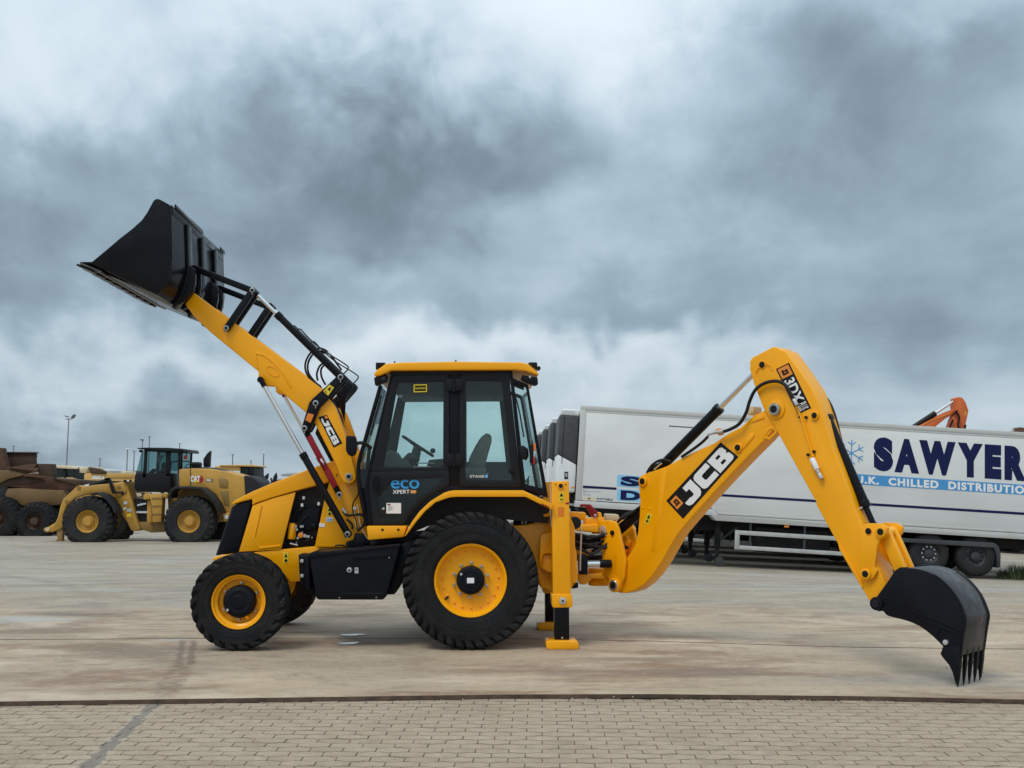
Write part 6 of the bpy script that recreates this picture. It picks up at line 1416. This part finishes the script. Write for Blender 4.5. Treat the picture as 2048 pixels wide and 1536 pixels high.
plate_on('model_plate', LP(.7, (1618, 645), (1680, 645), (1680, 620), (1618, 620)), .698, 'old_yellow_dark', hood, .004); print_on('lettering', text_shape('980', .03), LP(.7, (1624, 641), (1664, 641), (1664, 624), (1624, 624)), .690, 'paper', hood)
ex = lpart('exhaust', 'dark_print', 1.3, 1.55, [(1600, 528), (1600, 465), (1630, 420), (1656, 398), (1650, 480), (1648, 528)], .03)
lpart('air_cleaner', 'dark_print', 1.2, 1.6, [(1505, 490), (1560, 488), (1572, 500), (1565, 530), (1510, 530)], .02)
for pts in (((1340, 540), (1350, 490), (1400, 480), (1490, 484), (1520, 500)), ((1410, 540), (1412, 484)), ((1455, 530), (1480, 505), (1585, 500)), ((1570, 500), (1572, 528))):
    P = LP(.75, *pts); MB().tube([(x, .75, z) for x, z in P], .022, 6, 0).build('handrail', 'dark_print', wlr)
# rear fender
lpart('rear_fender', 'dark_machine', .02, .8, [(1325, 770), (1335, 710), (1370, 682), (1480, 678), (1590, 690), (1660, 740), (1710, 810), (1745, 890), (1725, 890), (1690, 815), (1640, 755), (1575, 708), (1480, 698), (1385, 700), (1355, 725), (1345, 775)], .02)
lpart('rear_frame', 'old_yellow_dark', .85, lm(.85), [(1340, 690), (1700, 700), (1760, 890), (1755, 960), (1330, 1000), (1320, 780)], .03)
lpart('counterweight', 'old_yellow', .55, lm(.55), [(1750, 890), (1940, 880), (1945, 940), (1760, 960)], .05)
plate_on('service_label', LP(.55, (1770, 935), (1795, 935), (1795, 905), (1770, 905)), .548, 'paper', wlr, .005)
# cab
cabm = lpart('cab', 'dark_print', .75, lm(.75), [(1058, 610), (1065, 580), (1125, 575), (1340, 575), (1345, 690), (1330, 728), (1075, 722), (1055, 690)], .03)
lpart('cab_roof', 'dark_print', .55, lm(.55), [(1078, 378), (1140, 374), (1330, 376), (1440, 384), (1452, 400), (1448, 412), (1330, 405), (1150, 392), (1082, 385)], .02, cabm)
lpart('cab_roof_rim', 'old_yellow', .6, lm(.6), [(1330, 380), (1440, 388), (1448, 398), (1330, 392)], .01, cabm)
for pts in (((1138, 395), (1158, 395), (1150, 610), (1122, 610)), ((1305, 395), (1342, 398), (1340, 600), (1305, 600)), ((1135, 390), (1420, 400), (1420, 412), (1135, 405)), ((1410, 400), (1424, 402), (1415, 560), (1400, 560))):
    for y in ((.75, .83), (lm(.83), lm(.75))): lpart('cab_post', 'dark_print', *y, pts, .01, cabm, .75)
lpart('windscreen', 'far_glass', .82, .84, [(1118, 400), (1138, 396), (1122, 612), (1062, 612)], 0, cabm)
for y in (.79, lm(.79)): lpart('side_glass', 'far_glass', y, y + .01, [(1160, 405), (1305, 405), (1305, 572), (1150, 575)], 0, cabm, .79); lpart('rear_glass', 'far_glass', y, y + .01, [(1342, 410), (1410, 412), (1402, 558), (1342, 560)], 0, cabm, .79)
lpart('cab_seat', 'interior_dark', 1.2, 1.8, [(1268, 590), (1270, 505), (1285, 490), (1305, 495), (1300, 580), (1250, 590)], .04, cabm)
lpart('cab_wheel', 'interior_dark', 1.3, 1.6, [(1165, 575), (1200, 540), (1215, 545), (1190, 590)], .02, cabm)
lpart('sun_blind', 'paper', 1.3, 1.33, [(1240, 440), (1300, 430), (1255, 500), (1240, 490)], 0, cabm)
x, z = lp_(.7, 1455, 457); MB().cyl((x, .8, z - .04), (x, .8, z + .1), .07, n=12).build('beacon', 'red_lens', cabm)
x, z = lp_(.7, 1105, 402); MB().pin(x, z, .7, .85, .05).build('lamp', 'dark_print', cabm)
P = LP(.6, (1455, 440), (1458, 405), (1452, 392)); MB().tube([(x, .8, z) for x, z in P], .02, 6, 0).build('beacon_stalk', 'dark_print', cabm)
# ladder, steps and hitch
lad = lpart('ladder', 'old_yellow', .35, .75, [(1178, 755), (1280, 745), (1275, 830), (1268, 960), (1200, 965), (1195, 830)], .02)
for v in (770, 830, 895): lpart('rung', 'old_yellow_dark', .32, .4, [(1195, v), (1280, v - 4), (1280, v + 5), (1195, v + 9)], .005, lad, .35)
lpart('platform', 'old_yellow', .4, lm(.4), [(1130, 742), (1320, 735), (1320, 770), (1130, 785)], .02)
lpart('side_tank', 'old_yellow', .55, 1.0, [(1160, 790), (1195, 790), (1195, 965), (1155, 965)], .02)
lpart('hitch', 'dark_machine', 1.0, lm(1.0), [(1040, 780), (1180, 780), (1190, 1000), (1090, 1020), (1060, 900)], .03)
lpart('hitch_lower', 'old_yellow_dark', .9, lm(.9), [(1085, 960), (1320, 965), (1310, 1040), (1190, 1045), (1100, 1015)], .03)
for a, b in (((1070, 885), (1160, 885)), ((1080, 830), (1150, 815))):
    p, q_ = lp_(.9, *a), lp_(.9, *b); MB().cyl((p[0], .95, p[1]), (q_[0], .95, q_[1]), .05, n=10).build('steering_ram', 'chrome', wlr)
lpart('cab_mount', 'cream', .8, 1.2, [(1068, 735), (1110, 728), (1118, 755), (1085, 765)], .02)
# front frame, lift arms
lpart('front_frame', 'old_yellow', .80, lm(.80), [(1000, 640), (1010, 700), (1040, 800), (1070, 920), (1105, 1015), (1060, 1035), (1030, 1025), (1000, 960), (960, 905), (920, 860), (880, 780), (830, 740), (905, 660), (985, 648)], .03)
for y0, y1 in ((.80, 1.0), (lm(1.0), lm(.8))):
    lpart('lift_arm', 'old_yellow', y0 - .05, y1 - .05, [(985, 645), (940, 655), (860, 660), (780, 665), (660, 680), (625, 670), (600, 685), (555, 730), (500, 780), (480, 830), (460, 920), (440, 965), (385, 998), (350, 1010), (345, 1025), (362, 1042), (410, 1040), (470, 1020), (495, 1005), (500, 900), (530, 830), (600, 770), (700, 735), (780, 730), (860, 760), (930, 770), (1000, 720)], .03, None, .8)
    lpart('coupler', 'old_yellow_dark', y0, y1, [(445, 1030), (470, 1010), (495, 1010), (490, 1100), (500, 1130), (470, 1142), (435, 1140), (430, 1120), (450, 1095)], .02, None, .8)
x, z = lp_(.7, 375, 1018); MB().pin(x, z, .7, lm(.7), .07).build('arm_pin', 'cream', wlr)
x, z = lp_(.7, 615, 690); MB().pin(x, z, .72, lm(.72), .08).build('arm_pin', 'old_yellow_dark', wlr)
for u, v in ((935, 685), (520, 800)):
    x, z = lp_(.7, u, v); MB().pin(x, z, .72, .80, .06).build('arm_pin', 'old_yellow_dark', wlr)
lpart('front_fender', 'dark_machine', .05, .72, [(700, 742), (760, 725), (820, 745), (870, 790), (905, 850), (920, 890), (900, 895), (875, 840), (830, 785), (780, 752), (720, 748)], .02)
p, q_ = lp_(1.3, 640, 690), lp_(1.3, 860, 630); MB().cyl((p[0], 1.4, p[1]), (q_[0], 1.4, q_[1]), .09, n=14).build('tilt_ram', 'dark_machine', wlr)
p, q_ = lp_(1.3, 655, 684), lp_(1.3, 705, 672); MB().cyl((p[0], 1.3, p[1]), (q_[0], 1.3, q_[1]), .055, n=14).build('ram_rod', 'chrome', wlr)
lpart('lamp_bracket', 'dark_print', .5, .62, [(820, 618), (860, 610), (875, 640), (895, 700), (905, 722), (965, 720), (968, 750), (955, 750), (952, 735), (885, 738), (870, 700), (855, 640), (825, 640)], .01)
lpart('arm_lamp', 'dark_print', .5, .7, [(825, 615), (858, 612), (858, 632), (825, 635)], .01)
lpart('head_lamp', 'dark_print', .6, .9, [(970, 630), (1015, 628), (1015, 645), (970, 648)], .01); plate_on('head_lamp_lens', LP(.6, (1000, 642), (1018, 642), (1018, 630), (1000, 630)), .598, 'paper', wlr, .005)
for pts, m_ in ((((972, 822), (1003, 820), (1003, 798), (975, 800)), 'paper'), (((972, 864), (994, 862), (994, 846), (972, 848)), 'paper'), (((1000, 880), (1038, 878), (1038, 856), (1000, 858)), 'trailer_rail'), (((1000, 920), (1035, 918), (1035, 895), (1000, 898)), 'label_yellow')):
    plate_on('side_label', LP(.8, *pts), .795, m_, wlr, .006)

# ================================================================== DUMP TRUCKS AND MACHINES FARTHER BACK
DY = 44.0
D_o = at_y(60, 1076, DY)
Df = Frame((0, DY, D_o.z), 0.0)
def DP(ly, *pts): return Df.poly(zz(8, *pts), ly)
dt = empty('dump_truck', Df, 'rusty brown articulated dump truck body at the left edge, behind the wheel loader', 'dump truck')
def dpart(name, m_, y0, y1, pts, bev=.03, parent=None): return MB().prism(DP(y0, *pts), y0, y1).build(name, m_, parent or dt, bev)
def dq(name, m_, y0, y1, pts, bev=.012, parent=None): return MB().prism(Df.poly(zz(13, *pts), y0), y0, y1).build(name, m_, parent or dt, bev)
bed = dq('dump_body', 'rust', .9, 3.0, [(-200, 560), (0, 560), (330, 500), (740, 535), (1020, 560), (1060, 625), (960, 720), (900, 720), (240, 660), (-200, 640)])
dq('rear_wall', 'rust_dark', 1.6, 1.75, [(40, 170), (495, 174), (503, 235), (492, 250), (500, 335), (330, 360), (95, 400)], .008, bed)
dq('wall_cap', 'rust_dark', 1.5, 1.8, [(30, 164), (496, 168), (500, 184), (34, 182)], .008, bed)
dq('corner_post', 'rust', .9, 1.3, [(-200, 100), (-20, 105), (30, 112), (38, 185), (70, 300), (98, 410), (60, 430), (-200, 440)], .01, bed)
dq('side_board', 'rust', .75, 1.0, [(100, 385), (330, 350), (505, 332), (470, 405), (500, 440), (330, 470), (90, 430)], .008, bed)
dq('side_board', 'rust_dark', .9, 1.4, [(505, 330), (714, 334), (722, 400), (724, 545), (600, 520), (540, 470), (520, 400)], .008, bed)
dq('body_rail', 'rust', .6, .75, [(100, 375), (300, 385), (470, 400), (505, 392), (525, 412), (505, 440), (470, 445), (300, 412), (100, 392)], .008, bed)
dq('body_rail', 'rust', .55, .75, [(310, 485), (335, 472), (500, 492), (720, 520), (722, 545), (500, 520), (335, 510)], .008, bed)
dq('body_floor', 'mustard', .7, 3.1, [(-200, 430), (0, 420), (160, 425), (330, 470), (300, 500), (120, 540), (0, 600), (-200, 620)], .01, bed)
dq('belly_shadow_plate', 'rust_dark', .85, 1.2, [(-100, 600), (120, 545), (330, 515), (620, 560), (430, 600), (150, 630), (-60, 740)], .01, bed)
dq('body_lower', 'mustard', .75, 3.1, [(70, 760), (110, 680), (300, 670), (560, 690), (880, 702), (935, 740), (960, 760), (880, 860), (820, 905), (560, 925), (400, 925), (240, 905), (90, 840)], .012, bed)
dq('body_rib', 'rust_dark', .70, .78, [(880, 700), (915, 698), (985, 738), (960, 770), (930, 740)], .006, bed)
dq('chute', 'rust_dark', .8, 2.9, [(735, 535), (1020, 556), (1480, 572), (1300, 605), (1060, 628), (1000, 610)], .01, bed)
dq('spring_hanger', 'dark_machine', .8, 2.6, [(-200, 740), (60, 640), (110, 670), (80, 780), (60, 860), (-200, 900)], .01)
dpart('truck_frame', 'dark_machine', 1.0, 2.6, [(-120, 820), (350, 840), (480, 860), (450, 960), (100, 980), (-120, 980)], .04)
for (u, v, R_, m_) in ((265, 958, .82, 'rust_dark'), (-25, 935, .92, 'rust_dark')): big_wheel(dt, Df, u, v, .1, R_, .36, .65, 1.8, m_, 8, 24, True, 'tyre')
dpart('hub_cap', 'rust_dark', .06, .2, [(240, 935), (285, 930), (298, 958), (285, 985), (245, 982), (232, 958)], .02)

def far_frame(px, py, Y): o = at_y(px, py, Y); return Frame((0, Y, o.z), 0.0)
def machine(name, label, cat, Y, base_py, group=None):
    f = far_frame(300, base_py, Y); r = empty(name, f, label, cat, group)
    def part(nm, m_, y0, y1, pts, bev=.03, parent=None, k=8): return MB().prism(f.poly(zz(k, *pts), y0), y0, y1).build(nm, m_, parent or r, bev)
    return r, part, f
# loader with pale roof behind the dump truck body
r, part, f = machine('wheel_loader', 'pale roofed machine cab just right of the rusty dump body, with dark glass', 'wheel loader', 62, 1042)
part('cab_roof', 'cream', 0, 2.4, [(405, 520), (440, 512), (560, 520), (585, 535), (585, 545), (410, 535)], .05)
c_ = part('cab', 'far_yellow', .1, 2.3, [(405, 610), (590, 610), (590, 760), (405, 760)], .05)
for pts in (((408, 535), (425, 535), (425, 615), (408, 615)), ((495, 538), (515, 538), (520, 615), (500, 615)), ((575, 545), (592, 545), (592, 615), (575, 615))): part('cab_post', 'dark_machine', .1, 2.3, pts, .02, c_)
part('pane', 'far_glass', .2, .25, [(425, 538), (498, 540), (500, 612), (425, 612)], 0, c_); part('pane', 'far_glass', .2, .25, [(515, 540), (580, 546), (580, 612), (518, 612)], 0, c_)
part('back_panel', 'dark_machine', 1.9, 2.2, [(515, 545), (580, 548), (580, 615), (515, 615)], 0, c_)
part('undercarriage', 'dark_machine', .1, 2.3, [(400, 760), (600, 760), (620, 960), (400, 960)], .05)
# white-lettered dumper
r, part, f = machine('dump_truck', 'yellow dump truck with slanted white lettering on its bonnet', 'dump truck', 58, 1046)
h_ = part('bonnet', 'far_yellow', .2, 2.6, [(660, 585), (680, 575), (830, 580), (1060, 590), (1060, 800), (660, 800)], .05)
part('bonnet_roof', 'cream', .3, 2.5, [(610, 555), (620, 535), (690, 525), (700, 545), (672, 580), (612, 575)], .04, h_)
part('window_band', 'far_glass', .3, .4, [(610, 570), (665, 575), (665, 620), (615, 620)], 0, h_)
part('window_back', 'dark_machine', .6, 2.4, [(605, 565), (665, 572), (665, 640), (600, 640)], .02, h_)
part('cab_pillar', 'dark_machine', .25, .5, [(595, 560), (612, 545), (618, 530), (624, 560), (612, 580)], .01, h_)
part('tailgate', 'rust_dark', .1, .3, [(690, 535), (705, 528), (780, 540), (838, 565), (830, 580), (715, 578)], .02, h_)
part('body_panel', 'far_yellow', .15, .2, [(830, 575), (1050, 580), (1045, 612), (850, 612)], .01, h_)
q = f.poly(zz(8, (722, 622), (826, 624), (838, 598), (736, 594)), .2); print_on('lettering', text_shape('BELL', .05), q, .19, 'white_print', h_)
part('chassis', 'dark_machine', .4, 2.4, [(640, 800), (1060, 800), (1060, 960), (640, 960)], .05)
# low cream machines in the distance
for i, (pts, m_, lab) in enumerate(((((800, 548), (830, 540), (860, 555), (840, 600), (800, 600)), 'trailer_rail', 'small grey machine roof far behind the lettered dump truck'), (((860, 560), (930, 555), (980, 560), (990, 600), (860, 600)), 'cream', 'low cream machine far behind the lettered dump truck'), (((975, 565), (1000, 555), (1060, 560), (1060, 600), (975, 600)), 'rust', 'low brown machine against the loader cab, far behind'))):
    Y = 75 + 4 * i; f = far_frame(220, 1040, Y); r = empty('distant_machine', f, lab, 'machine', 'far machines over the left yard')
    P = f.poly(zz(8, *pts), 0); zlow = min(p[1] for p in P); xm = [p[0] for p in P]
    MB().prism(P, 0, 2.5).build('upper_body', m_, r, .06); MB().box(min(xm), max(xm), .1, 2.4, 0.5, zlow + .05).build('lower_body', 'dark_machine', r, .05)
    for x in (min(xm) + .5, max(xm) - .5): MB().lathe([(.35, .3), (.7, 0), (.8, .15), (.8, .5), (.35, .6)], x, .8, 24, True).build('wheel', 'tyre_dirty', r)
# machines behind the nose of the backhoe: dark cabs, buckets, pipes
r, part, f = machine('wheel_loader', 'yellow topped dark wheel loader partly hidden behind the parked loader bonnet', 'wheel loader', 55, 1058)
part('canopy', 'far_yellow', 0, 2.6, [(1690, 520), (1830, 515), (1890, 530), (1890, 560), (1690, 545)], .04)
part('beacon', 'amber', .5, .7, [(1845, 525), (1880, 525), (1880, 545), (1845, 545)], .01)
part('cab_roof', 'far_yellow', -.1, 2.5, [(1725, 512), (1990, 510), (2010, 518), (2005, 526), (1730, 520)], .02)
part('cab', 'dark_machine', .2, 2.4, [(1890, 526), (1995, 522), (2005, 600), (2050, 640), (2050, 860), (1890, 860)], .05)
for pts in (((1905, 535), (1955, 532), (1955, 580), (1905, 585)), ((1965, 532), (1990, 532), (1995, 575), (1965, 578))): part('pane', 'far_glass', .15, .2, pts, 0)
part('chassis', 'dark_machine', .3, 2.3, [(1800, 860), (2100, 860), (2100, 960), (1800, 960)], .05)
B0 = 60
r, part, f = machine('machine_attachments', 'dark clutter of upturned buckets and forks behind the backhoe bonnet', 'attachments', B0, 1050)
def P2(nm, m_, y0, y1, pts, bev=.03): return MB().prism(f.poly(pts, y0), y0, y1).build(nm, m_, r, bev)
P2('frame', 'dark_machine', 0, 1.5, [(488, 1000), (492, 952), (505, 948), (512, 960), (530, 968), (560, 970), (580, 975), (580, 1060), (488, 1060)])
P2('fork', 'dark_machine', .2, .5, [(520, 972), (526, 955), (536, 946), (535, 955), (528, 972)]); P2('fork', 'dark_machine', .2, .5, [(543, 970), (547, 952), (552, 945), (553, 955), (548, 972)])
P2('rack', 'dark_machine', .3, 1.2, [(500, 945), (512, 942), (516, 968), (500, 968)])
for k in range(7):
    a = f.pt(498 + 9 * k, 968 - (k % 3) * 6, 0); b = f.pt(503 + 9 * k, 985, 0); MB().cyl((a[0], -.1, a[1]), (b[0], -.1, b[1]), .06, n=8).build('bar', ('dark_machine', 'lamp_steel', 'rust_dark')[k % 3], r)
P2('white_box', 'trailer_rail', 1.8, 4, [(560, 948), (585, 944), (620, 945), (620, 955), (563, 952)]); P2('boom', 'lamp_steel', 1.0, 1.4, [(545, 960), (620, 952), (640, 952), (640, 962), (548, 968)])

# orange excavator arm rising behind the trailers
EY = 50.0
f = far_frame(1900, 1120, EY)
er = empty('excavator', f, 'orange excavator boom and stick rising above the white trailer roof', 'excavator')
def ep(nm, m_, y0, y1, pts, bev=.02, parent=None): return MB().prism(f.poly(zz(10, *pts), y0), y0, y1).build(nm, m_, parent or er, bev)
ep('stick', 'orange_machine', 0, .5, [(1410, 70), (1440, 56), (1475, 62), (1500, 95), (1525, 165), (1510, 240), (1490, 330), (1480, 560), (1400, 560), (1362, 330), (1395, 230), (1420, 180), (1408, 130), (1418, 95)])
bm_ = ep('boom', 'orange_machine', .05, .45, [(1420, 150), (1425, 185), (1340, 230), (1240, 310), (1100, 420), (900, 640), (800, 640), (1000, 390), (1130, 285), (1220, 240), (1330, 185)])
ep('boom_line', 'orange_print', .03, .06, [(1150, 292), (1210, 255), (1340, 205), (1390, 182), (1390, 176), (1340, 198), (1205, 248), (1140, 288)], 0, bm_)
def ecyl(nm, a, b, r, m_, y=.25, parent=None):
    p, q_ = f.pt(*zz(10, a)[0], y), f.pt(*zz(10, b)[0], y); return MB().cyl((p[0], y, p[1]), (q_[0], y, q_[1]), r, n=14).build(nm, m_, parent or er)
ecyl('ram_barrel', (960, 380), (1255, 188), .13, 'dark_print'); ecyl('ram_rod', (1255, 188), (1430, 75), .06, 'zinc'); ecyl('stick_pin', (1418, 178), (1421, 181), .15, 'dark_print', -.05)
for pts in (((1420, 170), (1450, 220), (1440, 290), (1470, 320)), ((1400, 240), (1380, 280), (1370, 310)), ((1500, 280), (1495, 310), (1480, 318))):
    P = f.poly(zz(10, *pts), -.1); MB().tube([(x, -.1, z) for x, z in P], .045, 6).build('hose', 'dark_print', er)
print_on('lettering', text_shape('ZX', .03), f.poly(zz(10, (1500, 210), (1508, 170), (1494, 168), (1490, 206)), 0), -.004, 'label_yellow', er)
MB().box(f.pt(1720, 1000)[0], f.pt(1920, 1000)[0], -.6, 1.6, 1.0, 2.6).build('house', 'orange_machine', er, .1); MB().box(f.pt(1700, 1000)[0], f.pt(1940, 1000)[0], -.9, 1.9, 0.05, .95).build('tracks', 'dark_machine', er, .3, 4)
f = far_frame(2040, 1120, 47.0)
er2 = empty('excavator', f, 'brown machine part just showing above the trailer roof at the right edge', 'excavator')
MB().prism(f.poly(zz(10, (1895, 350), (1905, 315), (1940, 300), (1975, 305), (2040, 320), (2060, 560), (1930, 560), (1900, 380)), 0), 0, .5).build('boom', 'rust', er2, .03)
p, q_ = f.pt(*zz(10, (1810, 343))[0], .2), f.pt(*zz(10, (1920, 325))[0], .2); MB().cyl((p[0], .2, p[1]), (q_[0], .2, q_[1]), .07, n=12).build('ram', 'zinc', er2)
a = f.pt(2000, 900)[0]; MB().box(a, a + 3, -.5, 1.6, .9, 2.5).build('house', 'rust', er2, .1); MB().box(a - .3, a + 3.3, -.8, 1.9, 0.05, .85).build('tracks', 'dark_machine', er2, .25, 3)

# ================================================================== LAMP POSTS
def lamp(px_top, py_top, py_seen, Y, kind, label, lean=0.0):
    top = at_y(px_top, py_top, Y); base_z = yard_z(top.x, Y)
    r = bpy.data.objects.new('lamp_post', None); col.objects.link(r); r.location = (top.x - lean, Y, base_z); tag(r, label, 'lamp post', 'lamp posts around the yard')
    h = top.z - base_z; s = Y / 2100
    MB().cyl((0, 0, 0), (lean, 0, h), .9 * s * 1.6, .9 * s, 12).build('pole', 'lamp_steel', r)
    if kind == 2:
        MB().box(lean - 5 * s, lean + 7 * s, -.1, .1, h - 1.0 * s, h + .8 * s).build('cross_arm', 'lamp_steel', r)
        def head(pts, m_): MB().prism([(lean + x * s, h + z * s) for x, z in pts], -3 * s, 3 * s).build('floodlight', m_, r, .03)
        head([(-11, 7), (-4, 4), (0, 3), (0, 5), (-5, 6.5)], 'lamp_head'); head([(4, 2), (9, 9), (14, 9), (10, 1)], 'lamp_head')
    elif kind == 1:
        MB().prism([(lean - 5 * s, h + 2.4 * s), (lean + 1.5 * s, h + 2.4 * s), (lean + 1.5 * s, h - 1 * s), (lean - 4 * s, h + .4 * s)], -3 * s, 3 * s).build('floodlight', 'lamp_head', r, .03)
    elif kind == 3:
        MB().prism([(lean - 2.5 * s, h), (lean + 2.5 * s, h), (lean + 3 * s, h + 2 * s), (lean, h + 3 * s), (lean - 2.5 * s, h + 2 * s)], -2.5 * s, 2.5 * s).build('floodlight', 'lamp_white', r, .03)
    elif kind == 0: MB().box(lean - 2.5 * s, lean + 2.5 * s, -.2, .2, h - .4 * s, h + .5 * s).build('floodlight', 'lamp_steel', r)
lamp(137.5, 838, 930, 95, 2, 'tall lamp post with two floodlights, left of the wheel loader cab', .05)
lamp(285, 881, 895, 110, 1, 'lamp post with one floodlight above the front of the loader cab roof')
lamp(299, 873, 895, 170, 0, 'thin distant lamp post above the middle of the loader cab roof')
lamp(359.5, 886, 897, 110, 3, 'lamp post with white lamp head above the rear of the loader cab roof')
lamp(255, 899, 940, 120, 3, 'lamp post with white lamp head just left of the loader windscreen')
lamp(268.5, 902, 935, 200, 0, 'thin distant post touching the loader windscreen')
lamp(200, 917, 937, 260, 0, 'tiny far lamp post above the lettered dump truck')
lamp(27.5, 892, 903, 200, 0, 'far lamp post above the rusty dump body at the left edge')
lamp(465.5, 909, 928, 170, 0, 'thin lamp post right of the loader exhaust')
lamp(502, 922, 930, 210, 0, 'short far post above the dark machine cab')
lamp(527.5, 907, 950, 140, 3, 'lamp post with white head above the upturned buckets')

# ================================================================== FAR TREE LINE AND WEEDS
rd = random.Random(21)
mat('leaf_far', (0.045, 0.06, 0.05), 0.9, var=0.3, vscale=.4)
mat('leaf_weed', (0.07, 0.095, 0.035), 0.8, var=0.4, vscale=6)
mb = MB()
for k in range(1500):
    x = rd.uniform(-260, 260); y = 330 + rd.uniform(-6, 6); h = 3.2 + 1.6 * math.sin(x * .09) + 1.2 * math.sin(x * .23 + 1) + rd.uniform(-.6, .8)
    z = rd.uniform(-.8, max(.5, h)); s = rd.uniform(.5, 1.3); V = [Vector((rd.gauss(0, 1), rd.gauss(0, 1), rd.gauss(0, 1))).normalized() * s + Vector((x, y, z)) for _ in range(6)]
    mb.add(V, [(0, 1, 2), (2, 3, 4), (4, 5, 0), (1, 3, 5)])
o = mb.build('tree_line', 'leaf_far'); tag(o, 'dark distant belt of trees along the horizon', 'trees', kind='stuff')
mb = MB()
for k in range(1500):
    px = rd.uniform(1995, 2140); p = at_y(px, 1150, rd.uniform(27.9, 31)); z0 = yard_z(p.x, p.y); h = rd.uniform(.08, .42) * (1.0 if px > 2015 else .5); a = rd.uniform(0, 6.28); l_ = rd.uniform(-.15, .15)
    w = rd.uniform(.006, .02); mb.add([(p.x - w * math.cos(a), p.y - w * math.sin(a), z0), (p.x + w * math.cos(a), p.y + w * math.sin(a), z0), (p.x + l_, p.y + l_ * .5, z0 + h)], [(0, 1, 2)])
o = mb.build('weeds', 'leaf_weed'); tag(o, 'green weeds growing by the rear of the white trailer', 'weeds', kind='stuff')
